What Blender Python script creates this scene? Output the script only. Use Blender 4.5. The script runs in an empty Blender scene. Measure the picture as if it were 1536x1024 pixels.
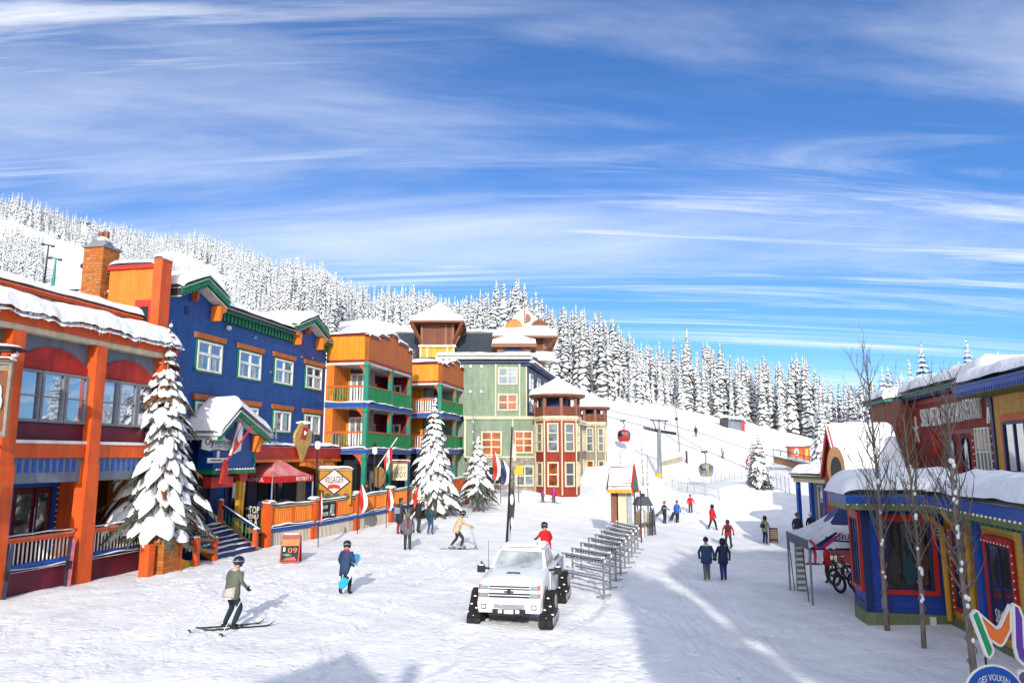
import bpy, bmesh, math, random
import numpy as np
from mathutils import Vector, Matrix
SC = bpy.context.scene
COL = SC.collection
R = math.radians

# ------------------------------------------------------------------ survey of the place: camera station and sight lines
FPX, CU, CV, EYE = 1109.0, 768.0, 512.0, 4.5
PITCH = math.atan(172 / FPX)
CP, SP = math.cos(PITCH), math.sin(PITCH)
def ray(u, v):
    a = (u - CU) / FPX; b = (CV - v) / FPX
    return (a, CP - b * SP, SP + b * CP)
def at(u, v, Y):
    r = ray(u, v); t = Y / r[1]
    return Vector((r[0] * t, Y, EYE + r[2] * t))
def xat(u, Y):
    return at(u, 684, Y).x
def zat(v, Y):
    return at(768, v, Y).z

# ------------------------------------------------------------------ materials
def lin(h):
    h = h.lstrip('#')
    out = []
    for i in (0, 2, 4):
        c = int(h[i:i + 2], 16) / 255
        out.append(c / 12.92 if c <= .04045 else ((c + .055) / 1.055) ** 2.4)
    return (*out, 1.0)
MATS = {}
def mat(name, col, rough=.6, var=.12, vs=3.0, bump=0.0, bs=20.0, pattern=None, pitch=.2, metal=0.0, spec=.4, col2=None, stretch=None):
    if name in MATS: return MATS[name]
    m = bpy.data.materials.new(name); m.use_nodes = True
    nt = m.node_tree; N = nt.nodes; L = nt.links
    b = N['Principled BSDF']
    c = lin(col) if isinstance(col, str) else (*col[:3], 1)
    b.inputs['Roughness'].default_value = rough
    b.inputs['Metallic'].default_value = metal
    b.inputs['Specular IOR Level'].default_value = spec
    tc = N.new('ShaderNodeTexCoord')
    mp = N.new('ShaderNodeMapping'); L.new(tc.outputs['Object'], mp.inputs['Vector'])
    if stretch: mp.inputs['Scale'].default_value = stretch
    nz = N.new('ShaderNodeTexNoise'); nz.inputs['Scale'].default_value = vs; nz.inputs['Detail'].default_value = 5
    L.new(mp.outputs['Vector'], nz.inputs['Vector'])
    rp = N.new('ShaderNodeValToRGB')
    rp.color_ramp.elements[0].position = .3; rp.color_ramp.elements[1].position = .7
    if col2:
        c2 = lin(col2) if isinstance(col2, str) else (*col2[:3], 1)
        rp.color_ramp.elements[0].color = c; rp.color_ramp.elements[1].color = c2
    else:
        rp.color_ramp.elements[0].color = tuple(max(0, x * (1 - var)) for x in c[:3]) + (1,)
        rp.color_ramp.elements[1].color = tuple(min(1, x * (1 + var)) for x in c[:3]) + (1,)
    L.new(nz.outputs['Fac'], rp.inputs['Fac'])
    last = rp.outputs['Color']
    if not metal and rough > .45:      # weathering: faint streaks and fading
        m3 = N.new('ShaderNodeMapping'); m3.inputs['Scale'].default_value = (1, 1, .14); L.new(tc.outputs['Object'], m3.inputs['Vector'])
        n3 = N.new('ShaderNodeTexNoise'); n3.inputs['Scale'].default_value = 3.2; n3.inputs['Detail'].default_value = 6; n3.inputs['Roughness'].default_value = .65; L.new(m3.outputs[0], n3.inputs['Vector'])
        r3 = N.new('ShaderNodeMapRange'); r3.inputs['From Min'].default_value = .35; r3.inputs['From Max'].default_value = .7; r3.inputs['To Min'].default_value = .72; r3.inputs['To Max'].default_value = 1.08; L.new(n3.outputs['Fac'], r3.inputs['Value'])
        v3 = N.new('ShaderNodeVectorMath'); v3.operation = 'SCALE'; L.new(last, v3.inputs[0]); L.new(r3.outputs[0], v3.inputs['Scale']); last = v3.outputs[0]
    hts = []
    if pattern in ('siding', 'vboard'):
        sep = N.new('ShaderNodeSeparateXYZ'); L.new(tc.outputs['Object'], sep.inputs[0])
        src = sep.outputs['Z']
        if pattern == 'vboard':
            ad = N.new('ShaderNodeMath'); ad.operation = 'ADD'; L.new(sep.outputs['X'], ad.inputs[0]); L.new(sep.outputs['Y'], ad.inputs[1]); src = ad.outputs[0]
        dv = N.new('ShaderNodeMath'); dv.operation = 'DIVIDE'; dv.inputs[1].default_value = pitch; L.new(src, dv.inputs[0])
        fr = N.new('ShaderNodeMath'); fr.operation = 'FRACT'; L.new(dv.outputs[0], fr.inputs[0])
        lt = N.new('ShaderNodeMath'); lt.operation = 'LESS_THAN'; lt.inputs[1].default_value = .1; L.new(fr.outputs[0], lt.inputs[0])
        sc = N.new('ShaderNodeMath'); sc.operation = 'MULTIPLY'; sc.inputs[1].default_value = .45; L.new(lt.outputs[0], sc.inputs[0])
        mx = N.new('ShaderNodeMix'); mx.data_type = 'RGBA'
        L.new(sc.outputs[0], mx.inputs[0]); L.new(last, mx.inputs[6]); mx.inputs[7].default_value = tuple(x * .35 for x in c[:3]) + (1,)
        last = mx.outputs[2]
        hts.append((fr.outputs[0], .03))
    if pattern == 'brick':
        sep = N.new('ShaderNodeSeparateXYZ'); L.new(tc.outputs['Object'], sep.inputs[0])
        ad = N.new('ShaderNodeMath'); ad.operation = 'ADD'; L.new(sep.outputs['X'], ad.inputs[0]); L.new(sep.outputs['Y'], ad.inputs[1])
        cb = N.new('ShaderNodeCombineXYZ'); L.new(ad.outputs[0], cb.inputs['X']); L.new(sep.outputs['Z'], cb.inputs['Y'])
        br = N.new('ShaderNodeTexBrick'); br.inputs['Scale'].default_value = 1 / pitch
        br.inputs['Color1'].default_value = c
        br.inputs['Color2'].default_value = (lin(col2) if col2 else tuple(x * .6 for x in c[:3]) + (1,))
        br.inputs['Mortar'].default_value = tuple(min(1, x * .45 + .03) for x in c[:3]) + (1,)
        br.inputs['Mortar Size'].default_value = .02
        L.new(cb.outputs[0], br.inputs['Vector'])
        mx = N.new('ShaderNodeMix'); mx.data_type = 'RGBA'; mx.inputs[0].default_value = .7
        L.new(last, mx.inputs[6]); L.new(br.outputs['Color'], mx.inputs[7]); last = mx.outputs[2]
        hts.append((br.outputs['Fac'], -.02))
    L.new(last, b.inputs['Base Color'])
    prev = None
    if bump:
        n2 = N.new('ShaderNodeTexNoise'); n2.inputs['Scale'].default_value = bs; n2.inputs['Detail'].default_value = 4
        L.new(mp.outputs['Vector'], n2.inputs['Vector'])
        hts.append((n2.outputs['Fac'], bump))
    for h, d in hts:
        bp = N.new('ShaderNodeBump'); bp.inputs['Strength'].default_value = 1; bp.inputs['Distance'].default_value = abs(d); bp.invert = d < 0
        L.new(h, bp.inputs['Height'])
        if prev: L.new(prev.outputs[0], bp.inputs['Normal'])
        prev = bp
    if prev: L.new(prev.outputs[0], b.inputs['Normal'])
    MATS[name] = m
    return m
def glass(name, col='#16222c', rough=.04, f=.45):
    if name in MATS: return MATS[name]
    m = bpy.data.materials.new(name); m.use_nodes = True
    nt = m.node_tree; N = nt.nodes; L = nt.links
    b = N['Principled BSDF']; b.inputs['Roughness'].default_value = .2
    tc = N.new('ShaderNodeTexCoord'); nz = N.new('ShaderNodeTexNoise'); nz.inputs['Scale'].default_value = 1.1; nz.inputs['Detail'].default_value = 3
    L.new(tc.outputs['Object'], nz.inputs['Vector'])
    rp = N.new('ShaderNodeValToRGB'); c = lin(col)
    rp.color_ramp.elements[0].color = tuple(x * .4 for x in c[:3]) + (1,); rp.color_ramp.elements[0].position = .35
    rp.color_ramp.elements[1].color = tuple(min(1, x * 2.2) for x in c[:3]) + (1,); rp.color_ramp.elements[1].position = .7
    L.new(nz.outputs['Fac'], rp.inputs['Fac']); L.new(rp.outputs[0], b.inputs['Base Color'])
    g = N.new('ShaderNodeBsdfGlossy'); g.inputs['Roughness'].default_value = rough; g.inputs['Color'].default_value = (.9, .95, 1, 1)
    fr = N.new('ShaderNodeLayerWeight'); fr.inputs['Blend'].default_value = .25
    mr = N.new('ShaderNodeMapRange'); mr.inputs['To Min'].default_value = f * .5; mr.inputs['To Max'].default_value = min(1, f + .45)
    L.new(fr.outputs['Facing'], mr.inputs['Value'])
    bp = N.new('ShaderNodeBump'); bp.inputs['Distance'].default_value = .004; bp.inputs['Strength'].default_value = .5
    n2 = N.new('ShaderNodeTexNoise'); n2.inputs['Scale'].default_value = 1.5; L.new(tc.outputs['Object'], n2.inputs['Vector'])
    L.new(n2.outputs['Fac'], bp.inputs['Height']); L.new(bp.outputs[0], g.inputs['Normal'])
    mx = N.new('ShaderNodeMixShader'); L.new(mr.outputs[0], mx.inputs[0]); L.new(b.outputs[0], mx.inputs[1]); L.new(g.outputs[0], mx.inputs[2])
    L.new(mx.outputs[0], N['Material Output'].inputs['Surface'])
    MATS[name] = m
    return m
def snow_mat(name, ground=False, dirty=0.0):
    if name in MATS: return MATS[name]
    m = bpy.data.materials.new(name); m.use_nodes = True
    nt = m.node_tree; N = nt.nodes; L = nt.links
    b = N['Principled BSDF']; b.inputs['Roughness'].default_value = .75; b.inputs['Specular IOR Level'].default_value = .25
    tc = N.new('ShaderNodeTexCoord')
    def noise(scale, st=None, detail=4):
        n = N.new('ShaderNodeTexNoise'); n.inputs['Scale'].default_value = scale; n.inputs['Detail'].default_value = detail
        if st:
            mp = N.new('ShaderNodeMapping'); mp.inputs['Scale'].default_value = st[0]; mp.inputs['Rotation'].default_value = (0, 0, st[1])
            L.new(tc.outputs['Object'], mp.inputs['Vector']); L.new(mp.outputs['Vector'], n.inputs['Vector'])
        else: L.new(tc.outputs['Object'], n.inputs['Vector'])
        return n.outputs['Fac']
    rp = N.new('ShaderNodeValToRGB')
    rp.color_ramp.elements[0].position = .35; rp.color_ramp.elements[1].position = .65
    rp.color_ramp.elements[0].color = (.83, .83, .835, 1) if not ground else (.79, .785, .78, 1)
    rp.color_ramp.elements[1].color = (.89, .89, .895, 1) if not ground else (.88, .878, .875, 1)
    L.new(noise(.9 if ground else 2.0), rp.inputs['Fac']); L.new(rp.outputs[0], b.inputs['Base Color'])
    prev = None
    if ground:
        lay = [(noise(.5, ((1, .45, 1), .2)), .18), (noise(1.6, ((1, .06, 1), .22), 4), .04), (noise(2.4, ((1, .05, 1), -.55), 4), .03), (noise(1.7, ((1, .8, 1), -.5), 6), .07), (noise(7.5, None, 5), .035)]
        vo = N.new('ShaderNodeTexVoronoi'); vo.inputs['Scale'].default_value = 2.6; vo.inputs['Randomness'].default_value = 1
        L.new(tc.outputs['Object'], vo.inputs['Vector'])
        mr = N.new('ShaderNodeMapRange'); mr.inputs['From Max'].default_value = .35; L.new(vo.outputs['Distance'], mr.inputs['Value'])
        lay.append((mr.outputs[0], .028))
    else:
        lay = [(noise(1.6), .10), (noise(7.0), .035)]
    for h, d in lay:
        bp = N.new('ShaderNodeBump'); bp.inputs['Strength'].default_value = .8; bp.inputs['Distance'].default_value = d
        L.new(h, bp.inputs['Height'])
        if prev: L.new(prev.outputs[0], bp.inputs['Normal'])
        prev = bp
    L.new(prev.outputs[0], b.inputs['Normal'])
    MATS[name] = m
    return m

SNOW = snow_mat('snow'); GSNOW = snow_mat('ground_snow', True)
M = dict(
    orange=mat('orange_paint', '#d4551a', .55, .1, 2, pattern=None),
    orange2=mat('bright_orange_paint', '#d8741c', .55, .08, 2),
    amber=mat('amber_board', '#d98a1c', .6, .1, 3, pattern='vboard', pitch=.3),
    amber2=mat('amber_siding', '#bf8428', .6, .12, 3, pattern='siding', pitch=.16),
    rust=mat('rust_stucco', '#b5622f', .7, .1, 6, bump=.01),
    red=mat('red_stucco', '#a8261c', .6, .25, 2.5, bump=.01, bs=30),
    burg=mat('burgundy_panel', '#641028', .55, .2, 2, bump=.005),
    darkred=mat('dark_red_trim', '#8c1c12', .5),
    blue=mat('blue_siding', '#054c92', .5, .14, 1.5, pattern='siding', pitch=.18),
    blue2=mat('bright_blue_trim', '#144a9e', .45, .1, 3),
    navy=mat('navy_trim', '#132a5c', .5),
    green=mat('green_trim', '#12704a', .5, .12, 3),
    green2=mat('green_board', '#0e7a42', .5, .15, 4, pattern='vboard', pitch=.2),
    teal=mat('teal_post', '#22806a', .5, .12, 3),
    grey=mat('slate_grey_wall', '#6d7682', .6, .08, 3),
    grey2=mat('window_grey', '#76757a', .45),
    cream=mat('cream_trim', '#cfc0a0', .55, .06),
    white=mat('white_paint', '#e6e3dc', .5, .05),
    stucco=mat('pale_soffit', '#d8d2c4', .7, .06),
    lattice=mat('pale_lattice', '#7d766c', .7, .3, 60),
    sage=mat('sage_siding', '#84967f', .55, .08, 2, pattern='siding', pitch=.2),
    slate=mat('slate_roofing', '#3b424c', .7, .2, 6, bump=.02, bs=8, pattern='siding', pitch=.35),
    brown=mat('brown_wood', '#74402c', .6, .2, 5, pattern='siding', pitch=.22),
    brown2=mat('brown_trim', '#7d4a30', .55, .15, 5),
    wood=mat('weathered_wood', '#8d6a46', .7, .25, 8, stretch=(1, 1, 6)),
    brick=mat('orange_brick', '#c27427', .8, .2, 4, pattern='brick', pitch=.5, col2='#8a4a20', bump=.01),
    redbrick=mat('red_brick', '#93382d', .8, .15, 3, pattern='siding', pitch=.24, bump=.01),
    stone=mat('grey_stone', '#8f867a', .85, .4, 4, bump=.06, bs=4),
    black=mat('black_metal', '#17181b', .45, .2),
    dark=mat('dark_recess', '#15161a', .7, .3),
    steel=mat('galvanised_steel', '#8b9096', .4, .15, 6, metal=.6),
    rackm=mat('rack_steel', '#8a8d92', .45, .25, 12, metal=.4),
    must_shade=mat('shade_darkened_mustard', '#6e4616', .7, .15, 3, pattern='siding', pitch=.16), burg_shade=mat('shade_darkened_burgundy', '#38101e', .6, .2, 2),  # darkened wall copies: the shade of the terrace recess is put into the colour
    yellow=mat('yellow_pad', '#d9a81c', .6),
    mustard=mat('mustard_siding', '#d6a548', .6, .12, 3, pattern='siding', pitch=.16),
    mustardp=mat('mustard_pipe', '#c08f2b', .5, .1),
    olive=mat('olive_trim', '#6f7650', .6, .1),
    redp=mat('red_paint', '#b8281a', .5, .1),
    glass=glass('window_glass', '#132434', .04, .33), glassb=glass('sky_glass', '#0f3a60', .03, .75), glassd=glass('dark_glass', '#12161a', .06, .18),
    glassw=glass('curtained_glass', '#5f6d72', .08, .3), glasso=glass('amber_glass', '#7a3a0c', .1, .1),
    needle=mat('frosted_needles', '#4e534a', .8, .5, 9), needleb=mat('rust_needles', '#7a4a22', .8, .4, 9),
    bark=mat('grey_bark', '#80766c', .9, .35, 14, bump=.02, bs=30, stretch=(1, 1, .25)),
    twig=mat('bare_twigs', '#75695f', .9, .3, 20),
    bulb=mat('white_bulb', '#f4efe0', .3, .02),
    rubber=mat('black_rubber', '#121214', .7, .3, 20, bump=.01, bs=40),
)
# ------------------------------------------------------------------ mesh building
class Fr:
    """a vertical wall frame: s runs along the wall, t out of it (to the right of s), z up"""
    def __init__(self, O, d):
        l = math.hypot(*d[:2]); self.d = (d[0] / l, d[1] / l); self.n = (self.d[1], -self.d[0]); self.O = O
    def p(self, s, t, z):
        return Vector((self.O[0] + self.d[0] * s + self.n[0] * t, self.O[1] + self.d[1] * s + self.n[1] * t, z))
    def w(self, u, v, t=0):
        r = ray(u, v); n = self.n; ox, oy = self.O[0] + n[0] * t, self.O[1] + n[1] * t
        k = (ox * n[0] + oy * n[1]) / (r[0] * n[0] + r[1] * n[1])
        x, y = r[0] * k, r[1] * k
        return ((x - ox) * self.d[0] + (y - oy) * self.d[1], EYE + r[2] * k)
    def front(self, s, t):
        """frame of the wall at right angles, facing back along -s"""
        p = self.p(s, t, 0)
        return Fr((p.x, p.y), self.n)
class Loc:
    """a plain local frame"""
    def p(self, s, t, z): return Vector((s, t, z))
LOC = Loc()
class MB:
    def __init__(self): self.v = []; self.f = []; self.m = []
    def poly(self, pts, m=0):
        b = len(self.v); self.v += [Vector(p) for p in pts]; self.f.append(tuple(range(b, b + len(pts)))); self.m.append(m); return self
    def hexa(self, c, m=0):
        b = len(self.v); self.v += [Vector(p) for p in c]
        for q in ((0, 3, 2, 1), (4, 5, 6, 7), (0, 1, 5, 4), (1, 2, 6, 5), (2, 3, 7, 6), (3, 0, 4, 7)):
            self.f.append(tuple(b + i for i in q)); self.m.append(m)
        return self
    def box(self, F, s0, s1, t0, t1, z0, z1, m=0):
        P = F.p
        return self.hexa([P(s0, t0, z0), P(s0, t1, z0), P(s1, t1, z0), P(s1, t0, z0), P(s0, t0, z1), P(s0, t1, z1), P(s1, t1, z1), P(s1, t0, z1)][::1], m)
    def prism(self, F, prof, t0, t1, m=0):
        """profile [(s,z)] in the wall plane, extruded from t0 to t1"""
        n = len(prof); b = len(self.v)
        self.v += [F.p(s, t0, z) for s, z in prof] + [F.p(s, t1, z) for s, z in prof]
        self.f.append(tuple(range(b, b + n))); self.f.append(tuple(range(b + 2 * n - 1, b + n - 1, -1)))
        self.m += [m, m]
        for i in range(n):
            j = (i + 1) % n
            self.f.append((b + i, b + n + i, b + n + j, b + j)); self.m.append(m)
        return self
    def tube(self, pts, r, n=8, m=0, cap=True):
        pts = [Vector(p) for p in pts]; k = len(pts)
        rs = r if isinstance(r, (list, tuple)) else [r] * k
        b = len(self.v); up = None
        for i, p in enumerate(pts):
            d = (pts[min(i + 1, k - 1)] - pts[max(i - 1, 0)])
            d = d.normalized() if d.length > 1e-9 else Vector((0, 0, 1))
            if up is None:
                up = d.orthogonal().normalized()
            x = (up - d * up.dot(d)); x = x.normalized() if x.length > 1e-6 else d.orthogonal().normalized(); up = x
            y = d.cross(x)
            for a in range(n):
                an = 2 * math.pi * a / n
                self.v.append(p + x * (math.cos(an) * rs[i]) + y * (math.sin(an) * rs[i]))
        for i in range(k - 1):
            for a in range(n):
                c = (a + 1) % n
                self.f.append((b + i * n + a, b + i * n + c, b + (i + 1) * n + c, b + (i + 1) * n + a)); self.m.append(m)
        if cap:
            self.f.append(tuple(b + a for a in range(n))[::-1]); self.f.append(tuple(b + (k - 1) * n + a for a in range(n))); self.m += [m, m]
        return self
    def bar(self, a, b, w, h, m=0):
        """rectangular bar from a to b, w wide (level), h tall"""
        a, b = Vector(a), Vector(b); d = (b - a).normalized()
        x = d.cross(Vector((0, 0, 1))); x = x.normalized() if x.length > 1e-4 else Vector((1, 0, 0)); y = x.cross(d)
        x = x * (w / 2); y = y * (h / 2)
        return self.hexa([a - x - y, a + x - y, b + x - y, b - x - y, a - x + y, a + x + y, b + x + y, b - x + y], m)
    def lathe(self, c, prof, n=12, m=0, sx=1, sy=1, rot=0, close=True):
        b = len(self.v); c = Vector(c)
        for r, z in prof:
            for a in range(n):
                an = 2 * math.pi * a / n + rot
                self.v.append(c + Vector((math.cos(an) * r * sx, math.sin(an) * r * sy, z)))
        for i in range(len(prof) - 1):
            for a in range(n):
                d = (a + 1) % n
                self.f.append((b + i * n + a, b + i * n + d, b + (i + 1) * n + d, b + (i + 1) * n + a)); self.m.append(m)
        if close:
            self.f.append(tuple(b + a for a in range(n))[::-1]); self.f.append(tuple(b + (len(prof) - 1) * n + a for a in range(n))); self.m += [m, m]
        return self
    def ball(self, c, rx, ry=None, rz=None, n=10, k=6, m=0):
        ry = ry or rx; rz = rz or rx
        prof = [(max(1e-3, math.sin(math.pi * i / k)), -math.cos(math.pi * i / k) * rz) for i in range(k + 1)]
        return self.lathe(c, prof, n, m, rx, ry)
    def grid(self, fn, nu, nv, m=0):
        b = len(self.v)
        for j in range(nv + 1):
            for i in range(nu + 1): self.v.append(Vector(fn(i / nu, j / nv)))
        for j in range(nv):
            for i in range(nu):
                a = b + j * (nu + 1) + i
                self.f.append((a, a + 1, a + nu + 2, a + nu + 1)); self.m.append(m)
        return self
    def build(self, name, mats, parent=None, smooth=False, origin=None, recalc=True):
        if not isinstance(mats, (list, tuple)): mats = [mats]
        o0 = Vector(origin) if origin is not None else (Vector(parent_world(parent)) if parent else Vector((0, 0, 0)))
        me = bpy.data.meshes.new(name)
        me.from_pydata([tuple(p - o0) for p in self.v], [], self.f)
        for mm in mats: me.materials.append(mm)
        me.polygons.foreach_set('material_index', self.m)
        if smooth: me.polygons.foreach_set('use_smooth', [True] * len(self.f))
        if recalc:
            bm = bmesh.new(); bm.from_mesh(me); bmesh.ops.recalc_face_normals(bm, faces=bm.faces); bm.to_mesh(me); bm.free()
        me.update()
        o = bpy.data.objects.new(name, me); COL.objects.link(o)
        if parent: o.parent = parent
        else: o.location = o0
        return o
def parent_world(o):
    """all parents stand unrotated while they are being built; their place is the sum of the chain"""
    p = Vector((0, 0, 0))
    while o is not None: p += Vector(o.location); o = o.parent
    return p
def tag(o, label, cat, group=None, kind=None):
    if label: o['label'] = label
    if cat: o['category'] = cat
    if group: o['group'] = group
    if kind: o['kind'] = kind
    return o
def thing(name, label, cat, loc=(0, 0, 0), group=None):
    o = bpy.data.objects.new(name, None); COL.objects.link(o); o.location = loc; o.empty_display_size = .3
    return tag(o, label, cat, group)
def struct(o): o['kind'] = 'structure'; return o
def copy_tree(o, parent=None):
    c = o.copy(); COL.objects.link(c)
    if parent: c.parent = parent
    for ch in o.children: copy_tree(ch, c)
    return c
def bake(o):
    """mesh of an object with its modifiers applied"""
    dg = bpy.context.evaluated_depsgraph_get()
    return bpy.data.meshes.new_from_object(o.evaluated_get(dg), depsgraph=dg)
def text(F, s0, s1, z0, z1, t, body, m, parent, depth=.02, name='lettering', shear=0, arc=0, slope=0):
    cu = bpy.data.curves.new('letters', 'FONT'); cu.body = body; cu.size = 1; cu.extrude = .02; cu.resolution_u = 2
    o = bpy.data.objects.new('letters', cu); COL.objects.link(o)
    bpy.context.view_layer.update()
    me = bake(o); bpy.data.objects.remove(o)
    co = np.array([v.co[:] for v in me.vertices]); lo, hi = co.min(0), co.max(0)
    org = parent_world(parent)
    for v, c in zip(me.vertices, co):
        a = (c[0] - lo[0]) / (hi[0] - lo[0]); b = (c[1] - lo[1]) / (hi[1] - lo[1])
        s = s0 + (s1 - s0) * a + shear * b; z = z0 + (z1 - z0) * b - arc * (2 * a - 1) ** 2 + slope * a
        v.co = F.p(s, t + (depth if c[2] > 0 else 0), z) - org
    me.materials.clear(); me.materials.append(m)
    ob = bpy.data.objects.new(name, me); COL.objects.link(ob); ob.parent = parent
    return ob

rngS = random.Random(5)
def _n2(x, y):
    return (math.sin(x * 1.7 + y * .9 + 1.3) + math.sin(x * .6 - y * 2.1 + 4) + math.sin(x * 3.1 + y * 2.7) * .6 + math.sin(x * 5.3 - y * 4.1 + 2) * .35) / 2.95
def pillow(mb, a, b, c, d, th, rnd=.35, droop=0.0, nu=26, nv=10, amp=.12, m=0, over=.0, ragged=0.0):
    """snow lying on the quad a-b-c-d (a-b is the front eave): thick, rounded at its edges, sagging over the eave"""
    a, b, c, d = map(Vector, (a, b, c, d)); Lu = max((b - a).length, .01); Lv = max((d - a).length, .01)
    out = ((a - d).normalized()) * over
    ph = rngS.random() * 50
    def base(u, v): return (a * (1 - u) + b * u) * (1 - v) + (d * (1 - u) + c * u) * v
    rr = lambda x: math.sqrt(max(0, 1 - (1 - min(1, x)) ** 2))
    def top(u, v):
        # crowd samples to the edges
        uu = .5 - .5 * math.cos(math.pi * u) if Lu < 6 else u; vv = v ** 1.35
        p = base(uu, vv)
        e = rr(min(uu, 1 - uu) * Lu / rnd) * rr((vv * Lv + .02) / rnd) * rr(((1 - vv) * Lv + .03) / rnd)
        n = _n2(p.x * .9 + p.y * .9 + ph, p.z * 2 + vv * Lv * 1.3)
        k = max(0, 1 - vv * Lv / .5) ** 2
        rag = ragged * (_n2(uu * Lu * 2.3 + ph, 3.3) * .6 + _n2(uu * Lu * 6.1, ph) * .4)
        p = p + Vector((0, 0, th * e * (1 + amp * n * 2) - k * (droop + rag))) + out * (k + .15 * math.sin(min(1, e) * math.pi))
        return p
    def bot(u, v):
        uu = .5 - .5 * math.cos(math.pi * u) if Lu < 6 else u; vv = v ** 1.35
        k = max(0, 1 - vv * Lv / .5) ** 2
        rag = ragged * (_n2(uu * Lu * 2.3 + ph, 3.3) * .6 + _n2(uu * Lu * 6.1, ph) * .4)
        return base(uu, vv) - Vector((0, 0, .012 + k * (droop + rag + .02))) + out * k
    mb.grid(top, nu, nv, m); mb.grid(bot, nu, nv, m)
    return mb
def drape(mb, F, prof, t0, t1, th, smooth=.5, rnd=.3, nv=8, amp=.1, m=0, step=.15):
    """snow draped over a roof profile [(s,z)] seen on the wall, running from t0 back to t1"""
    pts = []
    for (s0, z0), (s1, z1) in zip(prof[:-1], prof[1:]):
        k = max(1, int(math.hypot(s1 - s0, z1 - z0) / step))
        pts += [(s0 + (s1 - s0) * i / k, z0 + (z1 - z0) * i / k) for i in range(k)]
    pts.append(prof[-1]); S = np.array([p[0] for p in pts]); Z = np.array([p[1] for p in pts]); n = len(pts)
    w = max(1, int(smooth / step)); ker = np.hanning(2 * w + 3); ker /= ker.sum()
    Zs = np.maximum(np.convolve(np.pad(Z, w + 1, mode='edge'), ker, 'valid'), Z)
    arc = np.concatenate([[0], np.cumsum(np.hypot(np.diff(S), np.diff(Z)))]); tot = arc[-1]; ph = rngS.random() * 40
    rr = lambda x: math.sqrt(max(0, 1 - (1 - min(1, x)) ** 2)); LT = abs(t1 - t0)
    def top(u, v):
        i = min(n - 1, int(round(u * (n - 1)))); vv = v ** 1.4
        e = rr((min(arc[i], tot - arc[i]) + .02) / rnd) * rr((vv * LT + .02) / rnd) * rr(((1 - vv) * LT + .02) / rnd)
        return F.p(S[i], t0 + (t1 - t0) * vv, Z[i] + (Zs[i] - Z[i]) * e + th * e * (1 + amp * 2 * _n2(S[i] * 1.3 + ph, vv * LT * 1.2)))
    def bot(u, v):
        i = min(n - 1, int(round(u * (n - 1)))); return F.p(S[i], t0 + (t1 - t0) * v ** 1.4, Z[i] - .01)
    mb.grid(top, n - 1, nv, m); mb.grid(bot, n - 1, nv, m)
    return mb
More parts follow.
